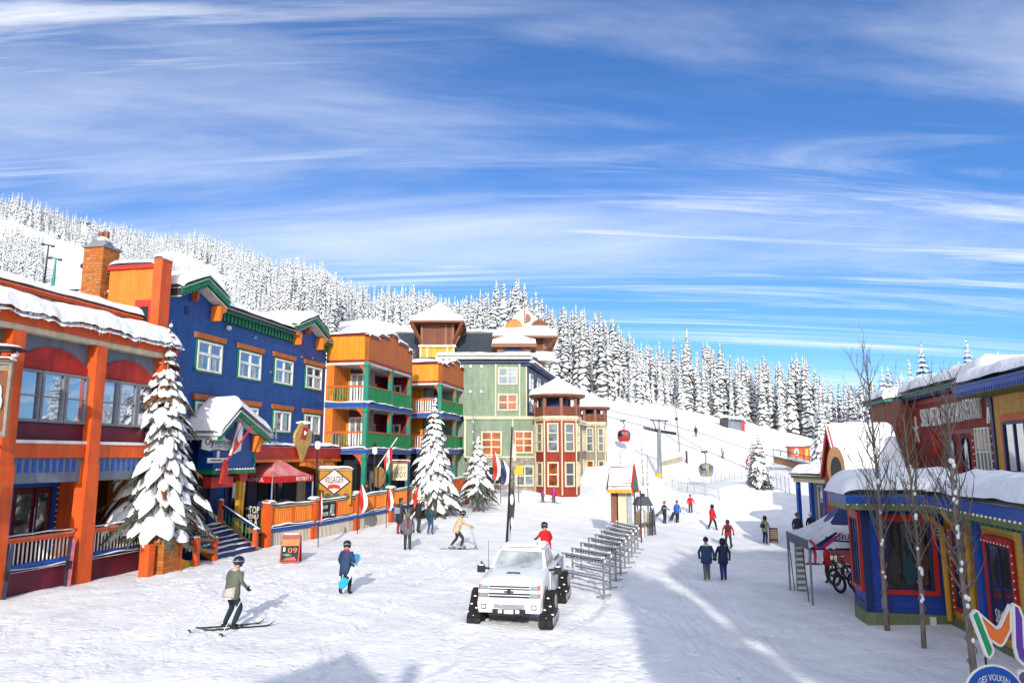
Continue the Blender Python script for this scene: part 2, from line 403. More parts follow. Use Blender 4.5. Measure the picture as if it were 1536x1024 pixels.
# ------------------------------------------------------------------ ground: village square rising into the ski hill
Z = lambda v, Y: zat(v, Y)
COLS = {
 -900: [(0,0),(40,0),(60,.5),(100,2),(200,14),(300,Z(430,300)),(450,Z(330,450)),(560,Z(250,560)),(800,120),(3000,20)],
 -300: [(0,0),(40,0),(60,.8),(100,3),(200,20),(300,Z(440,300)),(450,Z(345,450)),(560,Z(285,560)),(800,120),(3000,20)],
 0:    [(0,0),(40,0),(58,.9),(64,1.4),(100,4),(200,30),(300,Z(440,300)),(420,Z(382,420)),(520,Z(335,520)),(570,Z(326,570)),(800,130),(3000,20)],
 200:  [(0,0),(40,0),(58,.9),(64,1.4),(100,4),(180,20),(280,Z(455,280)),(420,Z(400,420)),(560,Z(370,560)),(600,Z(368,600)),(820,110),(3000,20)],
 300:  [(0,0),(40,0),(58,.9),(64,1.4),(100,4),(180,20),(260,Z(470,260)),(400,Z(420,400)),(540,Z(382,540)),(580,Z(378,580)),(820,100),(3000,20)],
 400:  [(0,0),(40,0),(45,.1),(52,.45),(58,.9),(64,1.5),(100,4),(160,14),(230,Z(485,230)),(340,Z(442,340)),(460,Z(418,460)),(500,Z(414,500)),(760,80),(3000,20)],
 500:  [(0,0),(40,0),(45,.1),(52,.45),(58,.9),(64,1.5),(100,4),(150,14),(210,Z(500,210)),(300,Z(470,300)),(400,Z(449,400)),(440,Z(446,440)),(700,60),(3000,20)],
 600:  [(0,0),(35,0),(42,.05),(48,.25),(54,.6),(59,.9),(64,1.6),(75,2.2),(110,5),(190,Z(520,190)),(260,Z(495,260)),(330,Z(479,330)),(360,Z(476,360)),(640,50),(3000,20)],
 700:  [(0,0),(35,0),(42,.02),(48,.2),(54,.5),(59,.82),(64,1.5),(75,2.2),(110,5),(170,Z(540,170)),(240,Z(515,240)),(290,Z(501,290)),(320,Z(498,320)),(560,40),(3000,20)],
 800:  [(0,0),(30,-.05),(40,-.05),(50,.1),(58,.6),(64,1.35),(75,2.1),(110,7),(150,Z(565,150)),(200,Z(546,200)),(250,Z(531,250)),(280,Z(528,280)),(500,30),(3000,15)],
 900:  [(0,0),(20,-.1),(35,-.25),(45,-.3),(55,-.1),(62,.6),(72,1.8),(90,Z(648,90)),(115,Z(620,115)),(150,Z(597,150)),(190,Z(580,190)),(230,Z(562,230)),(260,Z(558,260)),(500,25),(3000,15)],
 1000: [(0,0),(15,-.02),(20,-.2),(30,-.42),(45,-.65),(55,-.6),(62,.0),(70,1.0),(82,2.0),(100,Z(662,100)),(140,Z(627,140)),(165,Z(610,165)),(200,Z(598,200)),(240,Z(586,240)),(500,20),(3000,15)],
 1100: [(0,0),(15,-.18),(20,-.42),(30,-.68),(45,-1.0),(53,-.85),(60,.3),(68,2.1),(74,2.0),(84,1.7),(100,2.6),(130,Z(658,130)),(160,Z(640,160)),(190,Z(629,190)),(230,Z(614,230)),(500,20),(3000,15)],
 1200: [(0,0),(15,-.3),(20,-.52),(30,-.8),(45,-1.05),(55,-.5),(62,.7),(72,1.5),(84,2.2),(100,Z(693,100)),(130,Z(673,130)),(160,Z(661,160)),(190,Z(654,190)),(230,Z(643,230)),(500,20),(3000,15)],
 1300: [(0,0),(15,-.35),(22,-.52),(30,-.8),(45,-1.0),(60,-.3),(80,1.4),(120,Z(688,120)),(160,Z(676,160)),(200,Z(664,200)),(500,18),(3000,15)],
 1536: [(0,0),(12,-.3),(20,-.4),(30,-.4),(45,0),(80,2),(120,5),(200,12),(500,18),(3000,15)],
 2400: [(0,0),(12,-.2),(30,0),(80,2),(200,12),(500,18),(3000,15)],
}
_cu = sorted(COLS)
_prof = []
def _pchip(xs, ys):
    xs = np.array(xs, float); ys = np.array(ys, float); h = np.diff(xs); dl = np.diff(ys) / h; m = np.zeros(len(xs)); m[0] = dl[0]; m[-1] = dl[-1]
    for i in range(1, len(xs) - 1):
        if dl[i - 1] * dl[i] > 0:
            w1 = 2 * h[i] + h[i - 1]; w2 = h[i] + 2 * h[i - 1]; m[i] = (w1 + w2) / (w1 / dl[i - 1] + w2 / dl[i])
    return xs, ys, m
for c in _cu: _prof.append(_pchip(*zip(*COLS[c])))
def _pe(pr, y):
    xs, ys, m = pr; y = np.clip(y, xs[0], xs[-1]); i = np.clip(np.searchsorted(xs, y) - 1, 0, len(xs) - 2)
    h = xs[i + 1] - xs[i]; t = (y - xs[i]) / h
    return ys[i] * (1 + 2 * t) * (1 - t) ** 2 + h * m[i] * t * (1 - t) ** 2 + ys[i + 1] * t * t * (3 - 2 * t) + h * m[i + 1] * t * t * (t - 1)
def ground_np(x, y, fine=True):
    x = np.asarray(x, float); y = np.asarray(y, float)
    yy = np.maximum(y, 8.0)
    u = CU + FPX * x / yy * .988
    u = np.clip(u, _cu[0], _cu[-1])
    A = np.stack([_pe(p, np.maximum(y, 0)) for p in _prof])
    cu = np.array(_cu, float); i = np.clip(np.searchsorted(cu, u) - 1, 0, len(cu) - 2)
    idx = np.arange(u.size).reshape(u.shape)
    A = A.reshape(len(cu), -1); f = idx.ravel(); i = i.ravel(); t = ((u.ravel() - cu[i]) / (cu[i + 1] - cu[i]))
    p1 = A[i, f]; p2 = A[i + 1, f]; p0 = A[np.maximum(i - 1, 0), f]; p3 = A[np.minimum(i + 2, len(cu) - 1), f]
    d0 = (cu[i] - cu[np.maximum(i - 1, 0)]); d1 = cu[i + 1] - cu[i]; d2 = cu[np.minimum(i + 2, len(cu) - 1)] - cu[i + 1]
    m1 = np.where(d0 > 0, (p2 - p0) / (d0 + d1) * d1, p2 - p1); m2 = np.where(d2 > 0, (p3 - p1) / (d1 + d2) * d1, p2 - p1)
    z = p1 * (1 + 2 * t) * (1 - t) ** 2 + m1 * t * (1 - t) ** 2 + p2 * t * t * (3 - 2 * t) + m2 * t * t * (t - 1)
    z = z.reshape(u.shape)
    near = np.clip(1 - (y - 60) / 60, 0.25, 1)
    z = z + near * (.035 * np.sin(x * 1.1 + .5 * y) + .03 * np.sin(x * .7 - y * .8 + 1) + .02 * np.sin(2.3 * x + 1.7 * y)) * np.clip(.4 + (y - 70) / 100, .4, 4)
    return z
def ground(x, y): return float(ground_np(np.array([x]), np.array([y]))[0])
def gp(u, v):
    """where the sight line (u, v) meets the snow"""
    r = ray(u, v); Y = 8.0; step = .25
    while Y < 700:
        p = at(u, v, Y)
        if p.z <= ground(p.x, p.y):
            lo, hi = Y - step, Y
            for _ in range(14):
                mid = (lo + hi) / 2; p = at(u, v, mid)
                if p.z <= ground(p.x, p.y): hi = mid
                else: lo = mid
            p = at(u, v, hi); return Vector((p.x, p.y, ground(p.x, p.y)))
        Y += step; step = .25 if Y < 70 else 1.5
    return at(u, v, 150)
def onground(u, Y):
    x = xat(u, Y); return Vector((x, Y, ground(x, Y)))
def make_ground():
    def axis(parts):
        out = []
        for a, b, s in parts: out += list(np.arange(a, b, s))
        return np.array(out + [parts[-1][1]])
    xs = axis([(-3000, -1000, 250), (-1000, -500, 40), (-500, -100, 10), (-100, -26, 2), (-26, -14, .3), (-14, 9, .1), (9, 26, .3), (26, 100, 2), (100, 300, 8), (300, 900, 40), (900, 3000, 300)])
    ys = axis([(-400, -60, 40), (-60, 8, 4), (8, 14, .3), (14, 36, .1), (36, 62, .3), (62, 100, .8), (100, 300, 4), (300, 640, 8), (640, 900, 25), (900, 3000, 200)])
    X, Y = np.meshgrid(xs, ys); Zz = ground_np(X.ravel(), Y.ravel())
    # small footprints and ridges worked into the snow of the square
    rs = np.random.RandomState(3)
    xr, yr = X.ravel(), Y.ravel()
    sel = (yr > 8) & (yr < 62) & (np.abs(xr) < 26)
    n = np.zeros_like(Zz)
    for k in range(10):
        a = rs.rand() * 6.28; f = 1.2 + rs.rand() * 6; n += np.sin((np.cos(a) * xr + np.sin(a) * yr) * f + rs.rand() * 6 + 1.5 * np.sin(xr * .7 + k) + 1.2 * np.sin(yr * .5 + k * 2)) / f
    Zz = Zz + np.where(sel, n * .012, 0)
    nx, ny = len(xs), len(ys)
    Zg = Zz.reshape(ny, nx)
    def groove(pts, w, dep, berm=.35):
        pts = np.array(pts, float)
        for (x0, y0), (x1, y1) in zip(pts[:-1], pts[1:]):
            i0, i1 = np.searchsorted(xs, (min(x0, x1) - 4 * w, max(x0, x1) + 4 * w)); j0, j1 = np.searchsorted(ys, (min(y0, y1) - 4 * w, max(y0, y1) + 4 * w))
            if i1 <= i0 or j1 <= j0: continue
            gx, gy = X[j0:j1, i0:i1], Y[j0:j1, i0:i1]; dx, dy = x1 - x0, y1 - y0; L2 = dx * dx + dy * dy + 1e-9
            t = np.clip(((gx - x0) * dx + (gy - y0) * dy) / L2, 0, 1); inside_ = (t > 0) & (t < 1)
            d = np.hypot(gx - x0 - t * dx, gy - y0 - t * dy) / w
            Zg[j0:j1, i0:i1] += np.where(inside_, -dep * np.exp(-d * d) + dep * berm * np.exp(-(d - 2) ** 2 * 2), 0)
    def path(x0, y0, x1, y1, bend, n=24):
        return [(x0 + (x1 - x0) * k / n + bend * math.sin(math.pi * k / n) + .12 * math.sin(k * .9), y0 + (y1 - y0) * k / n) for k in range(n + 1)]
    # ski tracks, twin marks of the truck, trodden lines of boot prints
    for k in range(20):
        x0 = rs.uniform(-12, 7); x1 = x0 + rs.uniform(-5, 8); y0 = rs.uniform(13, 20); y1 = rs.uniform(30, 44); bd = rs.uniform(-2, 2)
        for o in (0, .22): groove(path(x0 + o, y0, x1 + o, y1, bd), .07, .04)
    for o in (-1.05, 1.05):
        groove(path(.9 + o, 22, 5.2 + o, 42, .6), .2, .07); groove(path(-1.6 + o, 13.5, -.1 + o, 19.4, .15), .2, .05)
    for k in range(26):
        x0, y0 = rs.uniform(-13, 8), rs.uniform(14, 30); a = rs.uniform(-.9, .9); ln = rs.randint(12, 40)
        for q in range(ln):
            px = x0 + math.sin(a) * q * .55 + (.13 if q % 2 else -.13) + rs.normal() * .03; py = y0 + math.cos(a) * q * .55
            groove([(px, py - .09), (px + math.sin(a) * .2, py + .16)], .1, .045, .5)
    Zz = Zg.ravel()
    me = bpy.data.meshes.new('snow_ground')
    co = np.stack([xr, yr, Zz], 1)
    i = np.arange((nx - 1) * (ny - 1)); r, c = i // (nx - 1), i % (nx - 1); a = r * nx + c
    F = np.stack([a, a + 1, a + nx + 1, a + nx], 1)
    me.vertices.add(len(co)); me.vertices.foreach_set('co', co.ravel())
    me.loops.add(F.size); me.loops.foreach_set('vertex_index', F.ravel())
    me.polygons.add(len(F)); me.polygons.foreach_set('loop_start', np.arange(0, F.size, 4)); me.polygons.foreach_set('loop_total', np.full(len(F), 4))
    me.polygons.foreach_set('use_smooth', np.ones(len(F), bool))
    me.materials.append(GSNOW); me.update(); me.validate()
    o = bpy.data.objects.new('snow_ground', me); COL.objects.link(o); struct(o)
make_ground()

# ------------------------------------------------------------------ camera, sun, sky
cam = bpy.data.cameras.new('camera'); co = bpy.data.objects.new('camera', cam); COL.objects.link(co)
co.location = (0, 0, EYE); co.rotation_euler = (R(90) + PITCH, 0, 0)
cam.sensor_width = 36; cam.lens = FPX / 1536 * 36; cam.clip_end = 8000; cam.clip_start = .1
SC.camera = co
SUN_EL, SUN_AZ = 21.0, .5     # the sun stands low behind the viewer
su = bpy.data.lights.new('sun', 'SUN'); su.energy = 3.7; su.angle = R(.5); su.color = (1, .945, .86)
so = bpy.data.objects.new('sun', su); COL.objects.link(so)
sd = Vector((math.sin(R(SUN_AZ)) * math.cos(R(SUN_EL)), -math.cos(R(SUN_AZ)) * math.cos(R(SUN_EL)), math.sin(R(SUN_EL))))
so.rotation_euler = sd.to_track_quat('Z', 'Y').to_euler()
W = bpy.data.worlds.new('World'); SC.world = W; W.use_nodes = True
def make_world():
    nt = W.node_tree; N = nt.nodes; L = nt.links
    bg = N['Background']; bg.inputs['Strength'].default_value = .14
    sky = N.new('ShaderNodeTexSky'); sky.sky_type = 'NISHITA'; sky.sun_disc = False
    sky.sun_elevation = R(SUN_EL); sky.sun_rotation = R(180 - SUN_AZ); sky.altitude = 1600; sky.air_density = 1.0; sky.dust_density = 1.6; sky.ozone_density = 2.5
    tc = N.new('ShaderNodeTexCoord')
    sep = N.new('ShaderNodeSeparateXYZ'); L.new(tc.outputs['Generated'], sep.inputs[0])
    def math_(op, a, b=None):
        n = N.new('ShaderNodeMath'); n.operation = op
        for i, x in enumerate((a, b)):
            if x is None: continue
            if isinstance(x, (int, float)): n.inputs[i].default_value = x
            else: L.new(x, n.inputs[i])
        return n.outputs[0]
    zz = math_('ADD', math_('MAXIMUM', sep.outputs['Z'], 0), .10)
    px = math_('DIVIDE', sep.outputs['X'], zz); py = math_('DIVIDE', sep.outputs['Y'], zz)
    cb = N.new('ShaderNodeCombineXYZ'); L.new(px, cb.inputs[0]); L.new(py, cb.inputs[1])
    def noise(scale, st, rot, detail, rough, dist, loc=(0, 0, 0)):
        mp = N.new('ShaderNodeMapping'); mp.inputs['Scale'].default_value = st; mp.inputs['Rotation'].default_value = (0, 0, R(rot)); mp.inputs['Location'].default_value = loc
        L.new(cb.outputs[0], mp.inputs[0])
        n = N.new('ShaderNodeTexNoise'); n.inputs['Scale'].default_value = scale; n.inputs['Detail'].default_value = detail; n.inputs['Roughness'].default_value = rough; n.inputs['Distortion'].default_value = dist
        L.new(mp.outputs[0], n.inputs['Vector']); return n.outputs['Fac']
    def ramp(x, a, b, hi):
        r = N.new('ShaderNodeMapRange'); r.interpolation_type = 'SMOOTHSTEP'
        r.inputs['From Min'].default_value = a; r.inputs['From Max'].default_value = b; r.inputs['To Max'].default_value = hi; L.new(x, r.inputs['Value']); return r.outputs[0]
    sheet = ramp(noise(.5, (.5, 1.7, 1), -9, 8, .58, .7, (3.1, 1.7, 0)), .44, .74, .55)
    streak = ramp(noise(1.15, (.26, 2.7, 1), -5, 10, .66, 1.1, (.4, 2.2, 0)), .44, .74, .92)
    mask = ramp(noise(.55, (.35, 1.5, 1), 3, 4, .5, .3, (5.2, .6, 0)), .32, .56, 1)
    f = math_('MAXIMUM', sheet, math_('MULTIPLY', streak, mask))
    low = ramp(sep.outputs['Z'], .0, .12, 1)
    f = math_('MULTIPLY', f, math_('ADD', math_('MULTIPLY', low, .75), .25))
    tint = N.new('ShaderNodeMix'); tint.data_type = 'RGBA'; tint.blend_type = 'MULTIPLY'; tint.inputs[0].default_value = 1
    L.new(sky.outputs[0], tint.inputs[6]); tint.inputs[7].default_value = (.46, .74, 1.06, 1)
    # extra bright cloud cover added behind the viewer to fill the shadows
    fill_side = ramp(math_('MULTIPLY', sep.outputs['Y'], -1), -.05, .75, 1)
    f = math_('MAXIMUM', f, math_('MULTIPLY', fill_side, .7))
    fill_gain = math_('ADD', math_('MULTIPLY', fill_side, 1.15), 1)
    cl = N.new('ShaderNodeVectorMath'); cl.operation = 'SCALE'; cl.inputs[0].default_value = (7.5, 7.6, 7.9); L.new(fill_gain, cl.inputs['Scale'])
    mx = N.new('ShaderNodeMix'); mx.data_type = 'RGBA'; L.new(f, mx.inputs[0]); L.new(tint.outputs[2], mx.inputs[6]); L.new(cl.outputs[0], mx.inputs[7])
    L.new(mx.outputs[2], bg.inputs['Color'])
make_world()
SC.view_settings.view_transform = 'Standard'; SC.view_settings.look = 'None'; SC.view_settings.exposure = .28; SC.view_settings.gamma = 1
SC.cycles.max_bounces = 5; SC.cycles.diffuse_bounces = 3; SC.cycles.glossy_bounces = 3
try: SC.cycles.use_denoising = True
except Exception: pass
# ------------------------------------------------------------------ shared building pieces
def window(root, F, s0, s1, z0, z1, t=0.0, nx=2, ny=2, fm='white', gm='glass', fw=.1, mw=.06, lintel=None, casing=None, depth=.09, name='window', sill=None, split=None, curtain=0):
    """one window: pane (with muntins in its frame), frame, lintel board; glass set back in the frame"""
    w = MB(); w.box(F, s0 + fw * .5, s1 - fw * .5, t + .005, t + .025, z0 + fw * .5, z1 - fw * .5)
    pane = w.build(name, M[gm], root)
    f = MB()
    f.box(F, s0, s0 + fw, t, t + depth, z0, z1); f.box(F, s1 - fw, s1, t, t + depth, z0, z1)
    f.box(F, s0 + fw, s1 - fw, t, t + depth, z0, z0 + fw); f.box(F, s0 + fw, s1 - fw, t, t + depth, z1 - fw, z1)
    iw = (s1 - s0 - 2 * fw); ih = (z1 - z0 - 2 * fw)
    for i in range(1, nx):
        c = s0 + fw + iw * i / nx; f.box(F, c - mw / 2, c + mw / 2, t + .02, t + depth * .85, z0 + fw, z1 - fw)
    for j in range(1, ny):
        c = z0 + fw + ih * (j / ny if split is None else split); f.box(F, s0 + fw, s1 - fw, t + .02, t + depth * .8, c - mw / 2, c + mw / 2)
    f.build('frame', M[fm], pane)
    if curtain:
        w1 = (s1 - s0) / nx
        for i in range(nx):
            c = MB(); c.box(F, s0 + w1 * i + fw + .02 + .12 * (i % 2), s0 + w1 * i + fw + .02 + w1 * .38 + .12 * (i % 2), t + .026, t + .034, z0 + fw, z0 + (z1 - z0) * curtain)
            c.build('curtain', mat('pale_curtain', '#9fb4b6', .8, .25, 4), pane)
    if casing:
        c = MB(); a = .09
        c.box(F, s0 - a, s0 - .002, t, t + depth * .7, z0 - a, z1 + a); c.box(F, s1 + .002, s1 + a, t, t + depth * .7, z0 - a, z1 + a)
        c.box(F, s0, s1, t, t + depth * .7, z0 - a, z0 - .002); c.box(F, s0, s1, t, t + depth * .7, z1 + .002, z1 + a)
        c.build('casing', M[casing], pane)
    if lintel:
        l = MB(); l.prism(F, [(s0 - .2, z1 + .1), (s1 + .2, z1 + .1), (s1 + .28, z1 + .36), (s0 - .28, z1 + .36)], t, t + .13); l.build('lintel', M[lintel], pane)
    if sill:
        l = MB(); l.box(F, s0 - .1, s1 + .1, t, t + .16, z0 - .1, z0 - .003); l.build('sill', M[sill], pane)
    return pane
def part(root, name, m, fn, smooth=False):
    b = MB(); fn(b); return b.build(name, [M[x] if isinstance(x, str) else x for x in (m if isinstance(m, (list, tuple)) else [m])], root, smooth)
def snowpart(root, fn, name='snow_cover'):
    b = MB(); fn(b); return b.build(name, SNOW, root, True)
def avgw(F, t, a, b):
    s0, z1 = F.w(*a, t); s1, z0 = F.w(*b, t); return s0, s1, z0, z1

A = Fr((-16.39, 24.80), (.2024, .9793))

# ------------------------------------------------------------------ orange and grey restaurant, nearest on the left
def orange_restaurant():
    g0 = A.p(2, 0, 0)
    r = thing('corner_restaurant', 'orange, grey and burgundy two storey restaurant with arched red panels and a brick chimney', 'building', (g0.x, g0.y, 0))
    S0, S1 = -7.5, 7.3
    zb0, zb1 = 8.62, 9.35
    part(r, 'wall', ['grey', 'burg_shade', 'must_shade', 'dark'], lambda b: (
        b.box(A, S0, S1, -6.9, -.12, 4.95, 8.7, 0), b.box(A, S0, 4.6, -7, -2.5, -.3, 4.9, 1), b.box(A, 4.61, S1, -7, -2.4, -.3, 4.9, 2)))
    part(r, 'beam', 'orange', lambda b: b.box(A, S0, S1 + .1, -.4, .32, zb0 + .2, zb1 + .1))
    part(r, 'soffit_trim', 'cream', lambda b: b.box(A, S0, S1 + .05, -.3, .26, zb0, zb0 + .198))
    # pillars, each its own
    for s in (-4.55, -.68, 3.02, 6.75):
        part(r, 'pillar', ['orange', 'orange2'], lambda b, s=s: (b.box(A, s - .26, s + .26, -.11, .3, 4.2, zb0 - .01, 0), b.prism(A, [(s - .42, -.4), (s + .3, -.4), (s + .27, 4.2), (s - .3, 4.2)], -.12, .36, 0)))
    part(r, 'pillar', 'orange', lambda b: b.box(A, 4.45, 5.0, -2.39, -1.9, -.3, 4.24))
    # arched red panels above and burgundy below each window bank
    for a, c in ((-4.29, -.94), (-.42, 2.76), (3.28, 6.49)):
        n = 18; zs = 7.46; top = 8.3
        prof = [(a, zs)] + [(c, zs)] + [(c - (c - a) * i / n, zs + .2 + (top - zs - .2) * math.sin(math.pi * i / n) ** .8) for i in range(n + 1)]
        part(r, 'arch_panel', 'red', lambda b: b.prism(A, prof, -.11, -.03))
        part(r, 'sill_panel', 'burg', lambda b: b.box(A, a, c, -.11, -.03, 5.05, 5.62))
        part(r, 'fascia', 'orange', lambda b: b.box(A, a - .02, c + .02, -.1, .14, 4.45, 4.93))
        part(r, 'sill', 'white', lambda b: b.box(A, a, c, -.06, .18, 4.935, 5.045))
        part(r, 'slatted_frieze', ['grey', 'blue2'], lambda b: (b.box(A, a, c, -.1, .04, 3.6, 4.44, 0), [b.box(A, a + .12 + i * .29, a + .27 + i * .29, .04, .055, 3.95, 4.4, 1) for i in range(int((c - a) / .29))]))
        w3 = (c - a) / 3
        for i in range(3):
            window(r, A, a + i * w3 + .02, a + (i + 1) * w3 - .02, 5.66, 7.43, -.03, 1, 2, 'grey2', 'glassb', .1, .045, depth=.1)
    part(r, 'ceiling', 'stucco', lambda b: b.box(A, S0, S1, -2.39, -.15, 4.25, 4.4))
    # ground floor door with blue surround, wall lamp
    d = part(r, 'door', 'burg', lambda b: (b.box(A, 2.4, 3.33, -2.49, -2.42, .9, 3.3), b.box(A, 3.39, 4.17, -2.49, -2.42, .9, 3.3)))
    part(d, 'pane', 'glassd', lambda b: (b.box(A, 2.55, 3.19, -2.42, -2.4, 1.5, 3.1), b.box(A, 3.51, 4.05, -2.42, -2.4, 1.5, 3.1)))
    part(d, 'surround', 'blue2', lambda b: (b.box(A, 2.15, 2.38, -2.49, -2.38, .9, 3.6), b.box(A, 4.19, 4.4, -2.49, -2.38, .9, 3.6), b.box(A, 2.38, 4.19, -2.49, -2.38, 3.34, 3.6)))
    part(d, 'light_string', 'bulb', lambda b: [b.ball(A.p(2.15 + i * .2, -2.36, 3.64), .03, n=6, k=4) for i in range(12)] + [b.ball(A.p(4.38, -2.36, 1.1 + i * .22), .03, n=6, k=4) for i in range(12)])
    part(d, 'handle', 'steel', lambda b: b.tube([A.p(3.36, -2.36, 1.3), A.p(3.36, -2.36, 2.6)], .025))
    for s, zz in ((2.0, 3.75), (6.6, 3.7)):
        l = part(r, 'wall_lamp', 'black', lambda b: (b.lathe(A.p(s, -2.2, zz), [(.16, .3), (.05, .42), (.01, .44)], 8), b.box(A, s - .04, s + .04, -2.4, -2.2, zz + .28, zz + .36), b.box(A, s - .12, s + .12, -2.3, -2.1, zz - .05, zz)))
        part(l, 'lantern_glass', 'cream', lambda b: b.lathe(A.p(s, -2.2, zz), [(.1, 0), (.13, .28)], 8))
    # porch snow and the upper roof behind
    porch = lambda b: pillow(b, A.p(S0, .45, zb1 + .05), A.p(S1 + .2, .45, zb1 + .05), A.p(S1 + .1, -1.2, zb1 + .3), A.p(S0, -1.2, zb1 + .3), .5, .5, .28, 110, 12, .12, 0, .12, .15)
    snowpart(r, porch)
    rs = random.Random(6)
    def icicles(b):
        for i in range(90):
            s = S0 + .3 + (S1 - S0) * rs.random(); h = .08 + .22 * rs.random() ** 2; b.lathe(A.p(s, .5, zb1 - .12 - h), [(.003, 0), (.012, h * .6), (.022, h)], 5)
    part(r, 'icicle_fringe', SNOW, icicles)
    part(r, 'porch_roof', 'rust', lambda b: b.hexa([A.p(S0, .4, zb1 + .02), A.p(S1 + .15, .4, zb1 + .02), A.p(S1 + .1, -1.3, zb1 + .2), A.p(S0, -1.3, zb1 + .2), A.p(S0, .4, zb1 + .08), A.p(S1 + .15, .4, zb1 + .08), A.p(S1 + .1, -1.3, zb1 + .27), A.p(S0, -1.3, zb1 + .27)]))
    part(r, 'upper_fascia', ['cream', 'orange', 'teal'], lambda b: (b.box(A, S0, 6.85, -1.7, -1.42, 9.3, 10.32, 0), b.box(A, S0, 7.7, -1.75, -1.2, 10.33, 10.52, 1), [b.bar(A.p(S0 + .5 + i * .62, -1.41, 10.28), A.p(S0 + .62 + i * .62, -1.34, 10.1), .05, .05, 2) for i in range(23)]))
    snowpart(r, lambda b: pillow(b, A.p(S0, -1.15, 10.53), A.p(7.75, -1.15, 10.53), A.p(6.9, -3.6, 10.75), A.p(S0, -3.6, 10.75), .36, .4, .06, 80, 8, .12))
    part(r, 'roof', 'orange', lambda b: b.box(A, S0, 6.85, -6.8, -1.75, 8.8, 10.5))
    return r
orange_restaurant()

# the amber block standing behind it, with its chimney
def amber_block():
    F = A.front(7.0, -8.5)
    p = F.p(0, 0, 0)
    r = thing('amber_block', 'amber stuccoed upper block with orange corner pier between the chimney and the blue hotel', 'building', (p.x, p.y, 0))
    s1, _ = 7.3, 0
    part(r, 'wall', 'orange2', lambda b: b.box(F, 5.3, 7.62, -1.2, -.1, 0, 12.75))
    part(r, 'corner_pier', 'orange', lambda b: b.box(F, 7.63, 8.05, -.62, .05, 8, 13.15))
    part(r, 'coping', 'redp', lambda b: b.box(F, 5.25, 7.62, -.3, .02, 12.75, 12.93))
    part(r, 'lower_wing', 'orange2', lambda b: b.box(F, 3.2, 5.29, -6, -.4, 0, 11.75))
    part(r, 'parapet_window', ['redp', 'dark'], lambda b: (b.box(F, 6.8, 7.62, -.09, .02, 9.6, 11.3, 0), b.box(F, 7.1, 7.5, .02, .03, 9.8, 11.0, 1)))
    snowpart(r, lambda b: pillow(b, F.p(5.25, .05, 12.94), F.p(7.62, .05, 12.94), F.p(7.62, -1.25, 12.95), F.p(5.25, -1.25, 12.95), .3, .4, .03, 60, 10, .2))
    snowpart(r, lambda b: pillow(b, F.p(7.55, .08, 13.16), F.p(8.12, .08, 13.16), F.p(8.12, -.7, 13.16), F.p(7.55, -.7, 13.16), .42, .35, .03, 12, 10, .1))
    snowpart(r, lambda b: pillow(b, F.p(3.2, -.3, 11.76), F.p(5.25, -.3, 11.76), F.p(5.25, -5, 11.9), F.p(3.2, -5, 11.9), .3, .3, .03, 40, 8, .2))
amber_block()
def brick_chimney():
    p = at(134, 480, 32.4); x, y = p.x, p.y
    r = thing('brick_chimney', 'square orange brick chimney with a twin clay pot rising behind the restaurant roof', 'chimney', (x, y, 9))
    F = Fr((x, y), A.n); zt = zat(371, 32.4)
    part(r, 'stack', 'brick', lambda b: b.box(F, -.56, .46, -.95, .05, 8.8, zt))
    rs = random.Random(8)
    part(r, 'projecting_stone', 'stone', lambda b: [(lambda s, z: b.box(F, s, s + .1 + rs.random() * .12, .05, .075, z, z + .07))(-.5 + rs.random() * .75, 10.5 + rs.random() * (zt - 11)) for _ in range(22)] and [(lambda s, z: b.box(Fr((F.p(.46, 0, 0).x, F.p(.46, 0, 0).y), (-F.n[0], -F.n[1])), s, s + .16, .0, .025, z, z + .07))(.1 + rs.random() * .6, 10.5 + rs.random() * (zt - 11)) for _ in range(12)])
    part(r, 'cap', 'grey2', lambda b: (b.box(F, -.64, .54, -1.03, .13, zt, zt + .1), b.lathe(F.p(-.05, -.45, zt + .1), [(.62, 0), (.2, .5)], 4, rot=.78)))
    part(r, 'chimney_pot', 'brown2', lambda b: (b.tube([F.p(-.16, -.45, zt + .5), F.p(-.16, -.45, zt + .85)], .13), b.tube([F.p(.12, -.45, zt + .5), F.p(.12, -.45, zt + .85)], .13)))
    snowpart(r, lambda b: b.ball(F.p(-.02, -.45, zt + .45), .3, .3, .17))
brick_chimney()

